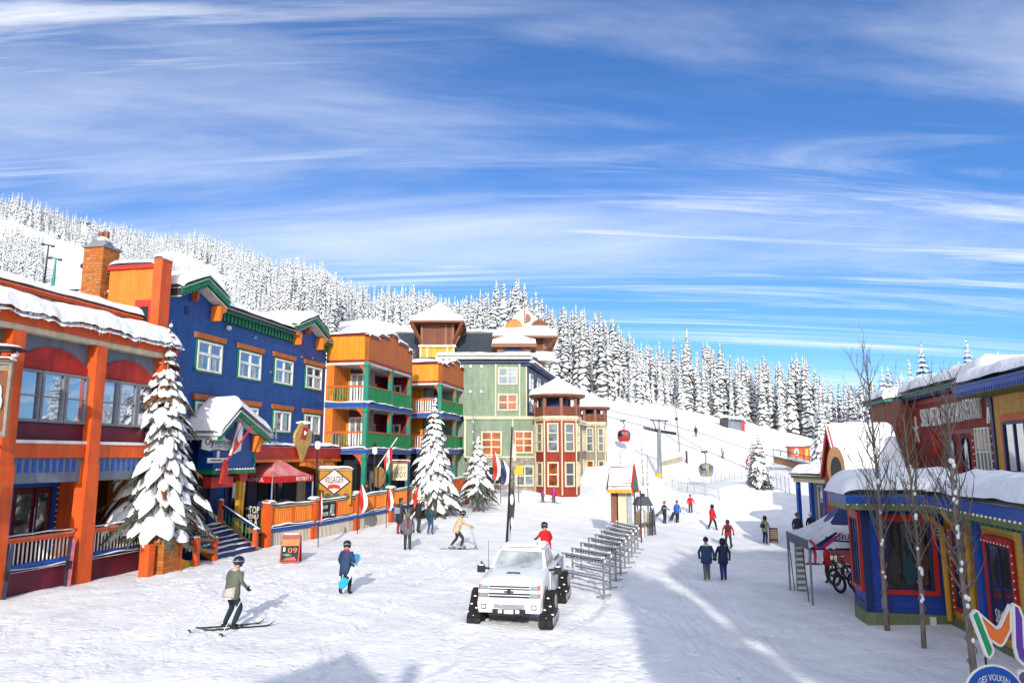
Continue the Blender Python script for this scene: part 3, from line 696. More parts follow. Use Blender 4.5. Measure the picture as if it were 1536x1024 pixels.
# ------------------------------------------------------------------ blue hotel
def zig(b, F, prof, t0, t1, th, m=0):
    """boards following a profile"""
    for (s0, z0), (s1, z1) in zip(prof[:-1], prof[1:]):
        b.prism(F, [(s0, z0 - th), (s1, z1 - th), (s1, z1), (s0, z0)], t0, t1, m)
def dentils(b, F, a, c, step, w, h, t0, t1, m=0):
    n = int(math.hypot(c[0] - a[0], c[1] - a[1]) / step)
    for i in range(n):
        k = (i + .5) / n; s = a[0] + (c[0] - a[0]) * k; z = a[1] + (c[1] - a[1]) * k
        b.box(F, s - w / 2, s + w / 2, t0, t1, z - h, z, m)
TB = -1.0
def blue_hotel():
    F = A; p = A.p(16, TB, 0)
    r = thing('blue_hotel', 'deep blue clapboard hotel with green gabled eaves and white double windows', 'building', (p.x, p.y, 0))
    Fb = Fr((A.p(0, TB, 0).x, A.p(0, TB, 0).y), A.d)
    S0, S1 = 8.3, 24.45
    E1 = 11.78
    g1 = [(8.25, 12.08), (10.15, 12.95), (12.05, 12.22)]
    g2 = [(19.4, 12.3), (21.5, 13.15), (23.4, 12.38)]
    prof = [(S0, -.3), (S1, -.3), (S1, E1), (23.0, E1), (23.0, 12.25), (21.5, 12.95), (19.85, 12.25), (19.85, E1), (11.75, E1), (11.75, 12.1), (10.15, 12.75), (S0, 11.85)]
    part(r, 'wall', 'blue', lambda b: b.prism(Fb, prof, -9, 0))
    part(r, 'roof', 'slate', lambda b: (b.prism(Fb, [(8.3, 12.05), (10.15, 12.9), (12.1, 12.15), (12.1, 11.9), (10.15, 12.65), (8.3, 11.8)], -8, .62), b.prism(Fb, [(19.3, 12.2), (21.5, 13.1), (23.5, 12.3), (23.5, 12.05), (21.5, 12.85), (19.3, 11.95)], -8, .62), b.box(Fb, 11.8, 19.8, -8, .35, E1 + .0, E1 + .16), b.box(Fb, 23.05, S1 - .01, -8, .35, E1, E1 + .16)))
    part(r, 'soffit', 'stucco', lambda b: zig(b, Fb, [(8.3, 11.75), (10.15, 12.6), (12.0, 11.9)], .01, .6, .05)); part(r, 'soffit', 'stucco', lambda b: zig(b, Fb, [(19.4, 11.95), (21.5, 12.8), (23.4, 12.05)], .01, .6, .05))
    part(r, 'barge_board', 'green', lambda b: (zig(b, Fb, [(a, c + .1) for a, c in g1], .62, .7, .38), dentils(b, Fb, (8.3, 11.85), (10.1, 12.65), .24, .12, .12, .62, .69)))
    part(r, 'barge_board', 'green', lambda b: zig(b, Fb, [(a, c + .1) for a, c in g2], .62, .7, .36))
    part(r, 'dentil_cornice', ['green', 'navy'], lambda b: (b.box(Fb, 11.9, 19.75, .01, .36, E1 - .06, E1 - .002, 0), b.box(Fb, 11.9, 19.75, .0, .06, E1 - .5, E1 - .065, 1), dentils(b, Fb, (11.9, E1 - .06), (19.75, E1 - .06), .34, .17, .4, .06, .2, 0), b.box(Fb, 23.3, S1, .01, .36, E1 - .06, E1 - .002, 0), dentils(b, Fb, (23.4, E1 - .06), (S1, E1 - .06), .3, .15, .4, .06, .2, 0)))
    for s, z, d in ((12.0, 11.9, 1), (19.5, 11.95, -1), (23.35, 12.05, 1)):
        part(r, 'bracket', 'orange2', lambda b: b.prism(Fb, [(s, z), (s - .5 * d, z), (s - .5 * d, z - .75), (s - .38 * d, z - .75), (s - .3 * d, z - .35), (s, z - .2)], .01, .55))
    for s, z in ((9.95, 12.35), (21.4, 12.6)):
        part(r, 'gable_bracket', 'rust', lambda b: b.prism(Fb, [(s - .08, z + .1), (s + .08, z + .1), (s + .08, z - .4), (s - .08, z - .55)], .01, .35))
        part(r, 'vent', 'navy', lambda b: b.box(Fb, s - .5, s - .15, .0, .03, z - 1.25, z - .85))
    snowpart(r, lambda b: drape(b, Fb, [(8.25, 12.1), (10.15, 12.97), (12.15, 12.2)], .75, -7, .5, .8, .35, 10))
    snowpart(r, lambda b: drape(b, Fb, [(12.1, E1 + .18), (19.5, E1 + .18)], .5, -7, .42, .3, .35, 10))
    snowpart(r, lambda b: drape(b, Fb, [(19.2, 12.25), (21.5, 13.15), (23.55, 12.35)], .75, -7, .5, .8, .35, 10))
    snowpart(r, lambda b: drape(b, Fb, [(23.5, E1 + .18), (24.5, E1 + .18)], .5, -7, .3, .3, .3, 8))
    row1 = [(10.55, 12.59, 8.61, 10.07), (14.15, 16.33, 8.64, 10.07), (17.85, 19.95, 8.7, 10.12), (21.64, 23.82, 8.75, 10.16)]
    for s0, s1, z0, z1 in row1:
        window(r, Fb, s0, s1, z0, z1, 0, 2, 2, 'white', 'glass', .1, .14, 'rust', 'green', split=.58, curtain=.5)
    for s0, s1 in ((10.66, 12.5), (14.49, 16.27), (17.99, 19.95), (21.7, 23.81)):
        window(r, Fb, s0, s1, 5.9, 7.1, 0, 2, 1, 'white', 'glass', .1, .18, 'rust', 'green', curtain=.9)
    part(r, 'wall_light', 'white', lambda b: b.lathe(Fb.p(13.0, .08, 11.05), [(.02, -.13), (.13, -.08), (.15, 0), (.13, .08), (.02, .13)], 10))
    for s, z in ((15.6, 10.9), (21.0, 10.55), (22.4, 10.65), (17.4, 9.2)):
        part(r, 'wall_vent', 'grey2', lambda b: b.box(Fb, s, s + .16, 0, .06, z, z + .12))
    # orange balcony band over the shop floor, with its snow and rail
    part(r, 'balcony_band', 'redp', lambda b: b.box(Fb, 13.6, 24.4, .01, 1.3, 4.35, 5.05))
    part(r, 'balcony_band_trim', 'orange2', lambda b: b.box(Fb, 13.55, 24.4, .005, 1.36, 4.18, 4.34))
    snowpart(r, lambda b: pillow(b, Fb.p(13.6, 1.35, 5.06), Fb.p(24.4, 1.35, 5.06), Fb.p(24.4, .05, 5.06), Fb.p(13.6, .05, 5.06), .2, .2, .03, 60, 6, .3))
    for s in (15.2, 19.6, 23.2):
        part(r, 'hoop_rail', 'steel', lambda b: b.tube([Fb.p(s, 1.25, 4.3), Fb.p(s, 1.25, 5.7), Fb.p(s + .12, 1.25, 5.95), Fb.p(s + .9, 1.25, 5.95), Fb.p(s + 1.02, 1.25, 5.7), Fb.p(s + 1.02, 1.25, 5.2)], .045))
    # shop floor behind the deck
    part(r, 'shop_front', ['navy', 'dark', 'cream'], lambda b: (b.box(Fb, 13.6, 16.6, .0, .04, .9, 4.15, 0), b.box(Fb, 16.7, 17.6, .0, .05, 1.1, 4.0, 1), b.box(Fb, 19.6, 21.0, .0, .05, 1.1, 3.9, 1), b.box(Fb, 21.2, 22.2, .0, .06, 1.2, 4.0, 2)))
    for s in (14.0, 17.9):
        window(r, Fb, s, s + 1.6, 1.4, 3.5, .05, 2, 1, 'navy', 'glassd')
    part(r, 'shop_canopy', 'orange2', lambda b: b.prism(Fb, [(19.0, 3.95), (24.2, 3.2), (24.2, 3.45), (22.6, 4.15), (19.0, 4.16)], .1, 1.6))
    snowpart(r, lambda b: pillow(b, Fb.p(20.2, 1.4, 3.98), Fb.p(22.0, 1.4, 3.98), Fb.p(22.0, .3, 3.98), Fb.p(20.2, .3, 3.98), .2, .2, .02, 14, 6))
    # round golden emblem with its red panel
    e = part(r, 'round_emblem', mat('gilded_emblem', '#c39a52', .5, .3, 8, bump=.02), lambda b: (b.prism(Fb, [(18.9 + math.cos(i * math.pi / 12) * .95 * (1 + .07 * math.cos(4 * i * math.pi / 12)), 5.55 + math.sin(i * math.pi / 12) * .85 * (1 + .1 * math.cos(4 * i * math.pi / 12))) for i in range(24)], 1.36, 1.5), b.prism(Fb, [(18.4, 4.8), (19.4, 4.8), (18.9, 4.15)], 1.38, 1.49)))
    part(e, 'emblem_panel', 'redp', lambda b: b.prism(Fb, [(18.5, 5.5), (19.1, 5.45), (19.35, 6.15), (18.75, 6.2)], 1.5, 1.53))
    part(e, 'emblem_mark', 'white', lambda b: b.lathe(Fb.p(18.93, 1.55, 5.83), [(.02, -.12), (.12, 0), (.02, .12)], 10, sy=.3))
    snowpart(e, lambda b: b.ball(Fb.p(18.9, 1.43, 6.42), .45, .12, .1))
    return r
blue_hotel()

# gabled blue porch over the stairs
def entrance_porch():
    Fp = Fr((A.p(0, .4, 0).x, A.p(0, .4, 0).y), A.d)
    q = lambda u, v: Fp.w(u, v, 0)
    p = Fp.p(11, -.6, 0)
    r = thing('entrance_porch', 'small blue gabled porch hung with a white sign over the steps', 'porch', (p.x, p.y, 0))
    sL, zL = q(301, 645); sR, zR = q(383, 655); sa, za = q(343, 616); s0, zb0 = q(304, 707); s1, zb1 = q(383, 700)
    sR = s1 = s1 - .15
    sL = s0 = s0 + .75
    zb = (zb0 + zb1) / 2; ze = zL - .1; za = za - .25
    part(r, 'wall', 'blue', lambda b: b.prism(Fp, [(s0, zb), (s1, zb), (s1, ze), (sa, za - .1), (s0, ze)], -.8, 0))
    part(r, 'base_trim', 'green', lambda b: b.box(Fp, s0 - .08, s1 + .1, -.8, .08, zb - .22, zb - .002))
    part(r, 'corner_trim', 'green', lambda b: b.box(Fp, s1 - .06, s1 + .06, -.05, .05, zb, ze))
    part(r, 'light_string', 'bulb', lambda b: [b.box(Fp, s0 + .1 + i * (s1 - s0 - .1) / 14, s0 + .24 + i * (s1 - s0 - .1) / 14, .08, .1, zb - .03, zb + .04) for i in range(14)])
    pr = [(s0 - .55, ze - .2), (sa, za + .22), (s1 + .55, ze - .2)]
    part(r, 'roof', 'stucco', lambda b: zig(b, Fp, pr, -1.4, .5, .12))
    part(r, 'barge_board', 'green', lambda b: (zig(b, Fp, [(s, z + .04) for s, z in pr], .5, .58, .26), dentils(b, Fp, pr[0], pr[1], .22, .1, .3, .5, .56)))
    part(r, 'roof_bracket', 'orange2', lambda b: (b.prism(Fp, [(s1 + .4, ze - .25), (s1 - .35, ze - .02), (s1 - .3, ze - .85), (s1 - .12, ze - .8), (s1 - .05, ze - .5)], .03, .4), b.prism(Fp, [(sa - .1, za), (sa + .06, za), (sa - .02, za - .45), (sa - .12, za - .5)], .02, .3)))
    snowpart(r, lambda b: drape(b, Fp, [(s0 - .6, ze - .13), (sa, za + .28), (s1 + .65, ze - .12)], .7, -1.4, .68, 1.1, .45, 10, .06))
    part(r, 'post', 'mustardp', lambda b: (b.box(Fp, s1 - 1.05, s1 - .85, -.3, -.1, .2, zb - .24), b.box(Fp, s1 - .72, s1 - .58, -.3, -.1, .2, zb - .24)))
    part(r, 'post_cap', 'redp', lambda b: b.prism(Fp, [(s1 - 1.2, zb - .23), (s1 - .4, zb - .23), (s1 - .58, zb - .6), (s1 - 1.05, zb - .6)], -.35, -.05))
    part(r, 'doorway', ['dark', 'redp', 'navy'], lambda b: (b.box(Fp, s0, s1 - 1.3, -1.38, -1.33, .9, zb - .25, 0), b.box(Fp, s0 + .1, s0 + 1.9, -.5, -.1, zb - .85, zb - .35, 1), b.box(Fp, s1 - 1.8, s1 - 1.32, -1.32, -1.2, 1.2, zb - .25, 2)))
    sg = thing('hanging_sign', 'white scalloped hotel sign with blue lettering on the blue porch', 'sign', Fp.p(11, .1, zb + 1))
    a0, b1 = q(302, 652); a1, b0 = q(347, 676)
    w = a1 - a0; h = b1 - b0
    prof = [(0, .1), (.02, .7), (.25, .85), (.36, .85), (.4, 1.12), (.55, 1.3), (.68, 1.12), (.72, .85), (.98, .62), (.97, .1), (.75, .02), (.6, .08), (.4, .08), (.25, -.02)]
    part(sg, 'board', mat('sign_white', '#c9c4bd', .6, .06), lambda b: b.prism(Fp, [(a0 + w * x, b0 + h * y) for x, y in prof], .02, .09))
    text(Fp, a0 + w * .07, a0 + w * .36, b0 + h * .2, b0 + h * .8, .092, 'Oy', M['navy'], sg)
    text(Fp, a0 + w * .4, a0 + w * .92, b0 + h * .42, b0 + h * .68, .092, 'HOTELLEM', M['teal'], sg)
    text(Fp, a0 + w * .45, a0 + w * .8, b0 + h * .25, b0 + h * .32, .092, 'village suites', M['grey2'], sg)
    text(Fp, a0 + w * .47, a0 + w * .63, b0 + h * .95, b0 + h * 1.15, .092, 'EST', M['grey2'], sg)
    part(sg, 'hanger', 'white', lambda b: (b.box(Fp, a0 + w * .5, a0 + w * .56, .03, .08, b0 - .32, b0), b.box(Fp, a0 + w * .2, a0 + w * .82, .03, .09, b0 - .55, b0 - .33)))
    part(sg, 'name_strip', 'wood', lambda b: b.box(Fp, a0 + w * .26, a0 + w * .62, .09, .1, b0 - .47, b0 - .4))
    fl = thing('furled_flag', 'furled red and white flag slanting across the hotel sign', 'flag', Fp.p(11.5, .3, zb + 1))
    x0, y0 = q(332, 694); x1, y1 = q(358, 639); 
    part(fl, 'pole', 'redp', lambda b: b.tube([Fp.p(x0, .2, y0), Fp.p(x1, .75, y1)], .05))
    part(fl, 'cloth', ['white', 'redp'], lambda b: (b.prism(Fp, [(x0 + .1, y0 + .35), (x0 + .95, y0 + .6), (x0 + 1.05, y0 + 1.7), (x0 + .75, y0 + 1.95), (x0 + .45, y0 + 1.1)], .3, .4, 0), b.prism(Fp, [(x0 - .45, y0 - .95), (x0 + .12, y0 - 1.05), (x0 + .05, y0 - .1), (x0 - .15, y0 + .15)], .2, .34, 1), b.prism(Fp, [(x0 + .15, y0 + .3), (x0 + .55, y0 + .95), (x0 + .75, y0 + .8), (x0 + .5, y0 + 1.2), (x0 + .9, y0 + 1.8), (x0 + .4, y0 + 1.1)], .405, .43, 1)))
entrance_porch()
# ------------------------------------------------------------------ steps, deck fence and what stands on the deck
def stairs():
    p = A.p(11, .3, 0)
    r = thing('wooden_stairs', 'snowy wooden steps with orange posts and blue rails below the blue porch', 'stairs', p)
    for i in range(6):
        st = part(r, 'tread', 'navy', lambda b: b.box(A, 9.0, 12.9, 1.45 - i * .32 - .34, 1.45 - i * .32, -.2, .18 + i * .18))
        snowpart(st, lambda b: pillow(b, A.p(9.02, 1.44 - i * .32, .185 + i * .18), A.p(12.88, 1.44 - i * .32, .185 + i * .18), A.p(12.88, 1.2 - i * .32, .185 + i * .18), A.p(9.02, 1.2 - i * .32, .185 + i * .18), .07, .08, .02, 24, 4, .5))
    part(r, 'landing', 'dark', lambda b: b.box(A, 7.4, 13.2, -1.0, -.5, -.2, 1.2))
    snowpart(r, lambda b: pillow(b, A.p(7.5, -.48, 1.21), A.p(13.1, -.48, 1.21), A.p(13.1, -.98, 1.21), A.p(7.5, -.98, 1.21), .1, .12, .02, 24, 4, .5))
    for s, t, zb, zt in ((9.0, 1.62, -.1, .98), (9.0, -.62, 1.1, 2.2), (12.75, 1.35, -.1, 1.0), (12.75, -.6, 1.1, 2.35), (7.5, 1.75, -.1, 1.15), (7.5, -.6, 1.1, 2.2)):
        po = part(r, 'post', 'orange', lambda b: b.box(A, s - .1, s + .1, t - .1, t + .1, zb, zt))
        snowpart(po, lambda b: b.ball(A.p(s, t, zt + .02), .13, .13, .07, 8, 4))
    for s, m1 in ((9.0, 'orange2'), (12.75, 'navy')):
        ra = part(r, 'handrail', m1, lambda b: b.bar(A.p(s, 1.6, .9), A.p(s, -.6, 2.1), .1, .12))
        part(ra, 'bottom_rail', 'orange2' if s < 10 else 'wood', lambda b: b.bar(A.p(s, 1.5, .1), A.p(s, -.6, 1.3), .1, .16))
        for i in range(11):
            t = 1.4 - i * .19; k = (1.6 - t) / 2.2
            part(ra, 'baluster', 'teal', lambda b: b.bar(A.p(s, t, .12 + 1.2 * k), A.p(s, t, .86 + 1.2 * k), .035, .035))
        snowpart(ra, lambda b: b.bar(A.p(s, 1.55, 1.0), A.p(s, -.55, 2.17), .09, .05))
    ra = part(r, 'handrail', 'wood', lambda b: b.bar(A.p(7.5, 1.75, 1.1), A.p(9, 1.6, .85), .1, .12))
    part(r, 'handrail', 'wood', lambda b: b.bar(A.p(5.2, 1.65, 1.25), A.p(9, 1.68, .35), .1, .14))
    part(r, 'side_board', 'yellow', lambda b: b.prism(A, [(5.6, .85), (7.7, .05), (6.6, -.1), (5.6, .3)], 1.45, 1.55))
stairs()
def plinth():
    p = A.p(5.9, 1.3, 0)
    r = thing('brick_plinth', 'orange brick plinth with an orange post at the foot of the snowy spruce', 'plinth', p)
    part(r, 'brick_block', 'brick', lambda b: b.box(A, 5.35, 6.3, 1.2, 1.8, -.1, 1.25))
    part(r, 'corner_post', 'orange', lambda b: b.box(A, 4.75, 5.1, 1.2, 1.6, -.1, 1.15))
    part(r, 'corner_post', 'orange', lambda b: b.box(A, 6.35, 6.5, 1.2, 1.8, -.1, 1.3))
plinth()
# railings between the restaurant pillars
def terrace_rail(a, c, label):
    r = thing('terrace_railing', label, 'railing', A.p((a + c) / 2, .1, 0), 'terrace railings of the restaurant')
    part(r, 'kick_panel', 'burg', lambda b: b.box(A, a, c, -.05, .12, -.3, .8))
    part(r, 'bottom_rail', 'blue2', lambda b: b.box(A, a, c, -.03, .1, .84, .98))
    part(r, 'top_rail', 'orange', lambda b: b.box(A, a, c, -.02, .1, 1.68, 1.86))
    snowpart(r, lambda b: (pillow(b, A.p(a, .13, 1.865), A.p(c, .13, 1.865), A.p(c, -.05, 1.865), A.p(a, -.05, 1.865), .1, .06, .02, 40, 4, .3), pillow(b, A.p(a, .2, .8), A.p(c, .2, .8), A.p(c, .0, .8), A.p(a, .0, .8), .06, .06, .02, 40, 4, .5)))
    n = int((c - a) / .17)
    for i in range(n):
        part(r, 'baluster', 'white', lambda b: b.box(A, a + .1 + i * .17, a + .135 + i * .17, .02, .05, .985, 1.675))
terrace_rail(-3.9, -1.1, 'white balustered railing at the near end of the restaurant terrace')
terrace_rail(-.25, 2.6, 'white balustered railing over a burgundy kick board below the burgundy double door')
terrace_rail(3.45, 6.4, 'white balustered railing between the middle pillar and the big snowy spruce')
def ski_pair(p, label, c1, c2, lean=(0, 0), h=1.75, group='skis standing against the railings'):
    r = thing('ski_pair', label, 'skis', p, group)
    for k, cc in ((-.06, c1), (.06, c2)):
        b = MB(); pts = []; n = 8
        for i in range(n + 1):
            z = h * i / n; w = .06 + .02 * abs(i / n - .5)
            pts.append((z, w if i < n else .015))
        for sgn in (1,):
            L_ = [Vector((k - w, lean[1] * z, z)) + Vector((lean[0] * z, 0, 0)) for z, w in pts] + [Vector((k + w, lean[1] * z, z)) + Vector((lean[0] * z, 0, 0)) for z, w in reversed(pts)]
            bk = [q + Vector((0, .025, 0)) for q in L_]; m = len(L_)
            b.poly([q + Vector(p) for q in L_], 0); b.poly([q + Vector(p) for q in reversed(bk)], 0)
            for i in range(m):
                j = (i + 1) % m; b.poly([L_[i] + Vector(p), bk[i] + Vector(p), bk[j] + Vector(p), L_[j] + Vector(p)], 0)
        zz = h * .45
        b.box(LOC, p[0] + k - .04 + lean[0] * zz, p[0] + k + .04 + lean[0] * zz, p[1] - .07 + lean[1] * zz, p[1] + lean[1] * zz, p[2] + zz - .15, p[2] + zz + .12, 1)
        b.build('ski', [mat('ski_' + cc, cc, .35, .35, 5), M['black']], r)
for s, lb, c1, c2, l in ((-.45, 'dark blue skis leaning on the railing below the restaurant door lamp', '#33506e', '#1c2a44', (.02, .1)), (2.2, 'black and pink skis leaning beside the tall orange pillar', '#26232e', '#9a4f66', (-.03, .12)), (-2.0, 'pale skis leaning on the railing at the picture edge', '#8a8fa8', '#505a70', (.0, .1))):
    q = A.p(s, .36, 0); ski_pair((q.x, q.y, ground(q.x, q.y) - .05), lb, c1, c2, l)

# deck fence: climbs the square from the steps towards the spruces
Q0 = Vector((-12.3, 38.3, 0)); DF = Vector((.43 * .988, 1, 0)).normalized()
DK = Fr((Q0.x, Q0.y), DF)
def zg(s): p = DK.p(s, 0, 0); return ground(p.x, p.y)
def zl(s): return .02 + .9 * max(0, (s - 3) / 19) ** 1.35     # line of the fence, rising with the snow
FL = 22.5
def deck_fence():
    r = thing('deck_fence', 'long orange slatted deck fence on a blue beam over pale lattice', 'fence', (Q0.x, Q0.y, 0))
    posts = [0, 3.6, 7.6, 11.4, 15.6, 19.2, FL]
    def strip(b, F, a, c, z0, z1, t0, t1, m=0):
        n = max(1, int((c - a) / 1.5))
        for i in range(n):
            s0, s1 = a + (c - a) * i / n, a + (c - a) * (i + 1) / n
            P = F.p; y0, y1 = zl(s0), zl(s1)
            b.hexa([P(s0, t0, y0 + z0), P(s0, t1, y0 + z0), P(s1, t1, y1 + z0), P(s1, t0, y1 + z0), P(s0, t0, y0 + z1), P(s0, t1, y0 + z1), P(s1, t1, y1 + z1), P(s1, t0, y1 + z1)], m)
    part(r, 'lattice', M['lattice'], lambda b: strip(b, DK, 0, FL, -.6, .68, -.1, -.06))
    lm = mat('lattice_slats', '#b9b1a4', .7, .05)
    part(r, 'lattice_slats', lm, lambda b: [b.bar(DK.p(i * .12, -.045, zl(i * .12) - .3), DK.p(i * .12, -.045, zl(i * .12) + .66), .045, .02) for i in range(int(FL / .12))])
    part(r, 'beam', 'blue2', lambda b: strip(b, DK, -.1, FL, .7, .92, -.12, .06))
    part(r, 'deck_floor', 'wood', lambda b: b.hexa([DK.p(-.5, -3.5, .7), DK.p(-.5, -.14, .7), DK.p(FL, -.14, 1.5), DK.p(FL, -6, 1.5), DK.p(-.5, -3.5, .95), DK.p(-.5, -.14, .95), DK.p(FL, -.14, 1.75), DK.p(FL, -6, 1.75)]))
    for a, c in zip(posts[:-1], posts[1:]):
        solid = a >= 15
        pm = M['orange'] if solid else mat('orange_slats', '#d8761f', .6, .2, 6)
        pn = part(r, 'panel', [pm, M['olive'], M['rust']], lambda b: (([b.bar(DK.p(a + .25 + i * .14, 0, zl(a + .25 + i * .14) + 1.06), DK.p(a + .25 + i * .14, 0, zl(a + .25 + i * .14) + 1.86), .085, .03) for i in range(int((c - a - .5) / .14) + 1)] if not solid else strip(b, DK, a + .2, c - .2, 1.06, 1.86, -.02, .02)),
            strip(b, DK, a + .15, c - .15, 1.0, 1.06, -.04, .04, 1), strip(b, DK, a + .15, c - .15, 1.86, 1.98, -.05, .05, 1)))
        if not solid:
            part(pn, 'backing', 'rust', lambda b: strip(b, DK, a + .2, c - .2, 1.07, 1.85, -.06, -.03))
        mid = (a + c) / 2
        part(pn, 'stile', 'orange', lambda b: b.box(DK, mid - .07, mid + .07, -.05, .06, zl(mid) + 1.0, zl(mid) + 1.98))
        snowpart(pn, lambda b: pillow(b, DK.p(a + .1, .1, zl(a) + 1.985), DK.p(c - .1, .1, zl(c) + 1.985), DK.p(c - .1, -.1, zl(c) + 1.985), DK.p(a + .1, -.1, zl(a) + 1.985), .1, .08, .02, 24, 4, .35))
        snowpart(pn, lambda b: pillow(b, DK.p(a + .1, .16, zl(a) + .925), DK.p(c - .1, .16, zl(c) + .925), DK.p(c - .1, -.02, zl(c) + .925), DK.p(a + .1, -.02, zl(a) + .925), .09, .08, .02, 24, 4, .5))
    for s in posts:
        po = part(r, 'post', 'orange', lambda b: (b.box(DK, s - .13, s + .13, -.13, .14, zl(s) + .93, zl(s) + 2.15), b.box(DK, s - .2, s - .06, -.08, .09, zl(s) - .4, zl(s) + .699), b.box(DK, s + .06, s + .2, -.08, .09, zl(s) - .4, zl(s) + .699)))
        snowpart(po, lambda b: pillow(b, DK.p(s - .26, .26, zl(s) + 2.16), DK.p(s + .26, .26, zl(s) + 2.16), DK.p(s + .26, -.26, zl(s) + 2.16), DK.p(s - .26, -.26, zl(s) + 2.16), .16, .15, .02, 8, 8))
deck_fence()
# orange corner frame and front of the deck facing the steps, with black poster boards
def deck_end():
    F = DK.front(-.15, -2.6); p = F.p(1, 0, 0)
    r = thing('deck_end_panel', 'orange and teal end panel of the deck behind the black poster boards', 'fence', p)
    part(r, 'panel', 'orange2', lambda b: b.box(F, 0, 2.4, -.05, 0, 1.05, 1.9))
    part(r, 'rail', 'teal', lambda b: b.box(F, 0, 2.4, -.08, .05, .98, 1.04))
    part(r, 'skirt', 'dark', lambda b: b.box(F, 0, 2.4, -.08, 0, -.2, .7))
    part(r, 'beam', 'blue2', lambda b: b.box(F, 0, 2.4, -.08, .06, .705, .9))
    snowpart(r, lambda b: pillow(b, F.p(0, .1, .91), F.p(2.4, .1, .91), F.p(2.4, -.1, .91), F.p(0, -.1, .91), .1, .08, .02, 24, 4, .5))
    part(r, 'corner_post', 'orange', lambda b: b.box(F, 2.42, 2.75, -.2, .1, -.2, 2.3))
    return F
FE = deck_end()
def poster(F, s0, s1, z0, z1, t, label, lines, drawing=False, g='black poster boards on the deck fence'):
    r = thing('poster_board', label, 'poster', F.p((s0 + s1) / 2, t, z0), g)
    part(r, 'board', 'dark', lambda b: b.box(F, s0, s1, t, t + .04, z0, z1))
    w, h = s1 - s0, z1 - z0
    for x0, x1, y0, y1, tx in lines: text(F, s0 + w * x0, s0 + w * x1, z0 + h * y0, z0 + h * y1, t + .042, tx, M['white'], r, .004)
    if drawing:
        part(r, 'emblem', 'white', lambda b: [b.prism(F, [(s0 + w * (.2 + .02 * i), z0 + h * (.5 + .1 * i)), (s0 + w * (.42 - .01 * i), z0 + h * (.56 + .1 * i)), (s0 + w * (.3 + .02 * i), z0 + h * (.58 + .1 * i))], t + .042, t + .046) for i in range(4)])
poster(FE, -.2, 1.25, 1.0, 2.05, .12, 'black poster with a white emblem beside the steps', [(.1, .9, .2, .36, 'MOUNTAINSIDE'), (.1, .95, .03, .14, 'WEEKEND MARKET')], True)
poster(FE, 1.28, 2.3, 1.0, 2.05, .12, 'black poster headed THE TOP beside the orange corner post', [(.08, .35, .78, .92, 'the'), (.3, .95, .62, .95, 'TOP'), (.15, .9, .36, .58, 'MENU'), (.1, .6, .08, .3, 'TEL'), (.68, .85, .05, .4, 'A')])
poster(DK, 4.0, 5.4, zl(4.7) + 1.05, zl(4.7) + 1.86, .1, 'black poster on the fence beneath the village diamond sign', [(.1, .45, .6, .85, 'NOW'), (.1, .5, .12, .4, 'SHOW'), (.6, .92, .1, .9, 'ALL')])
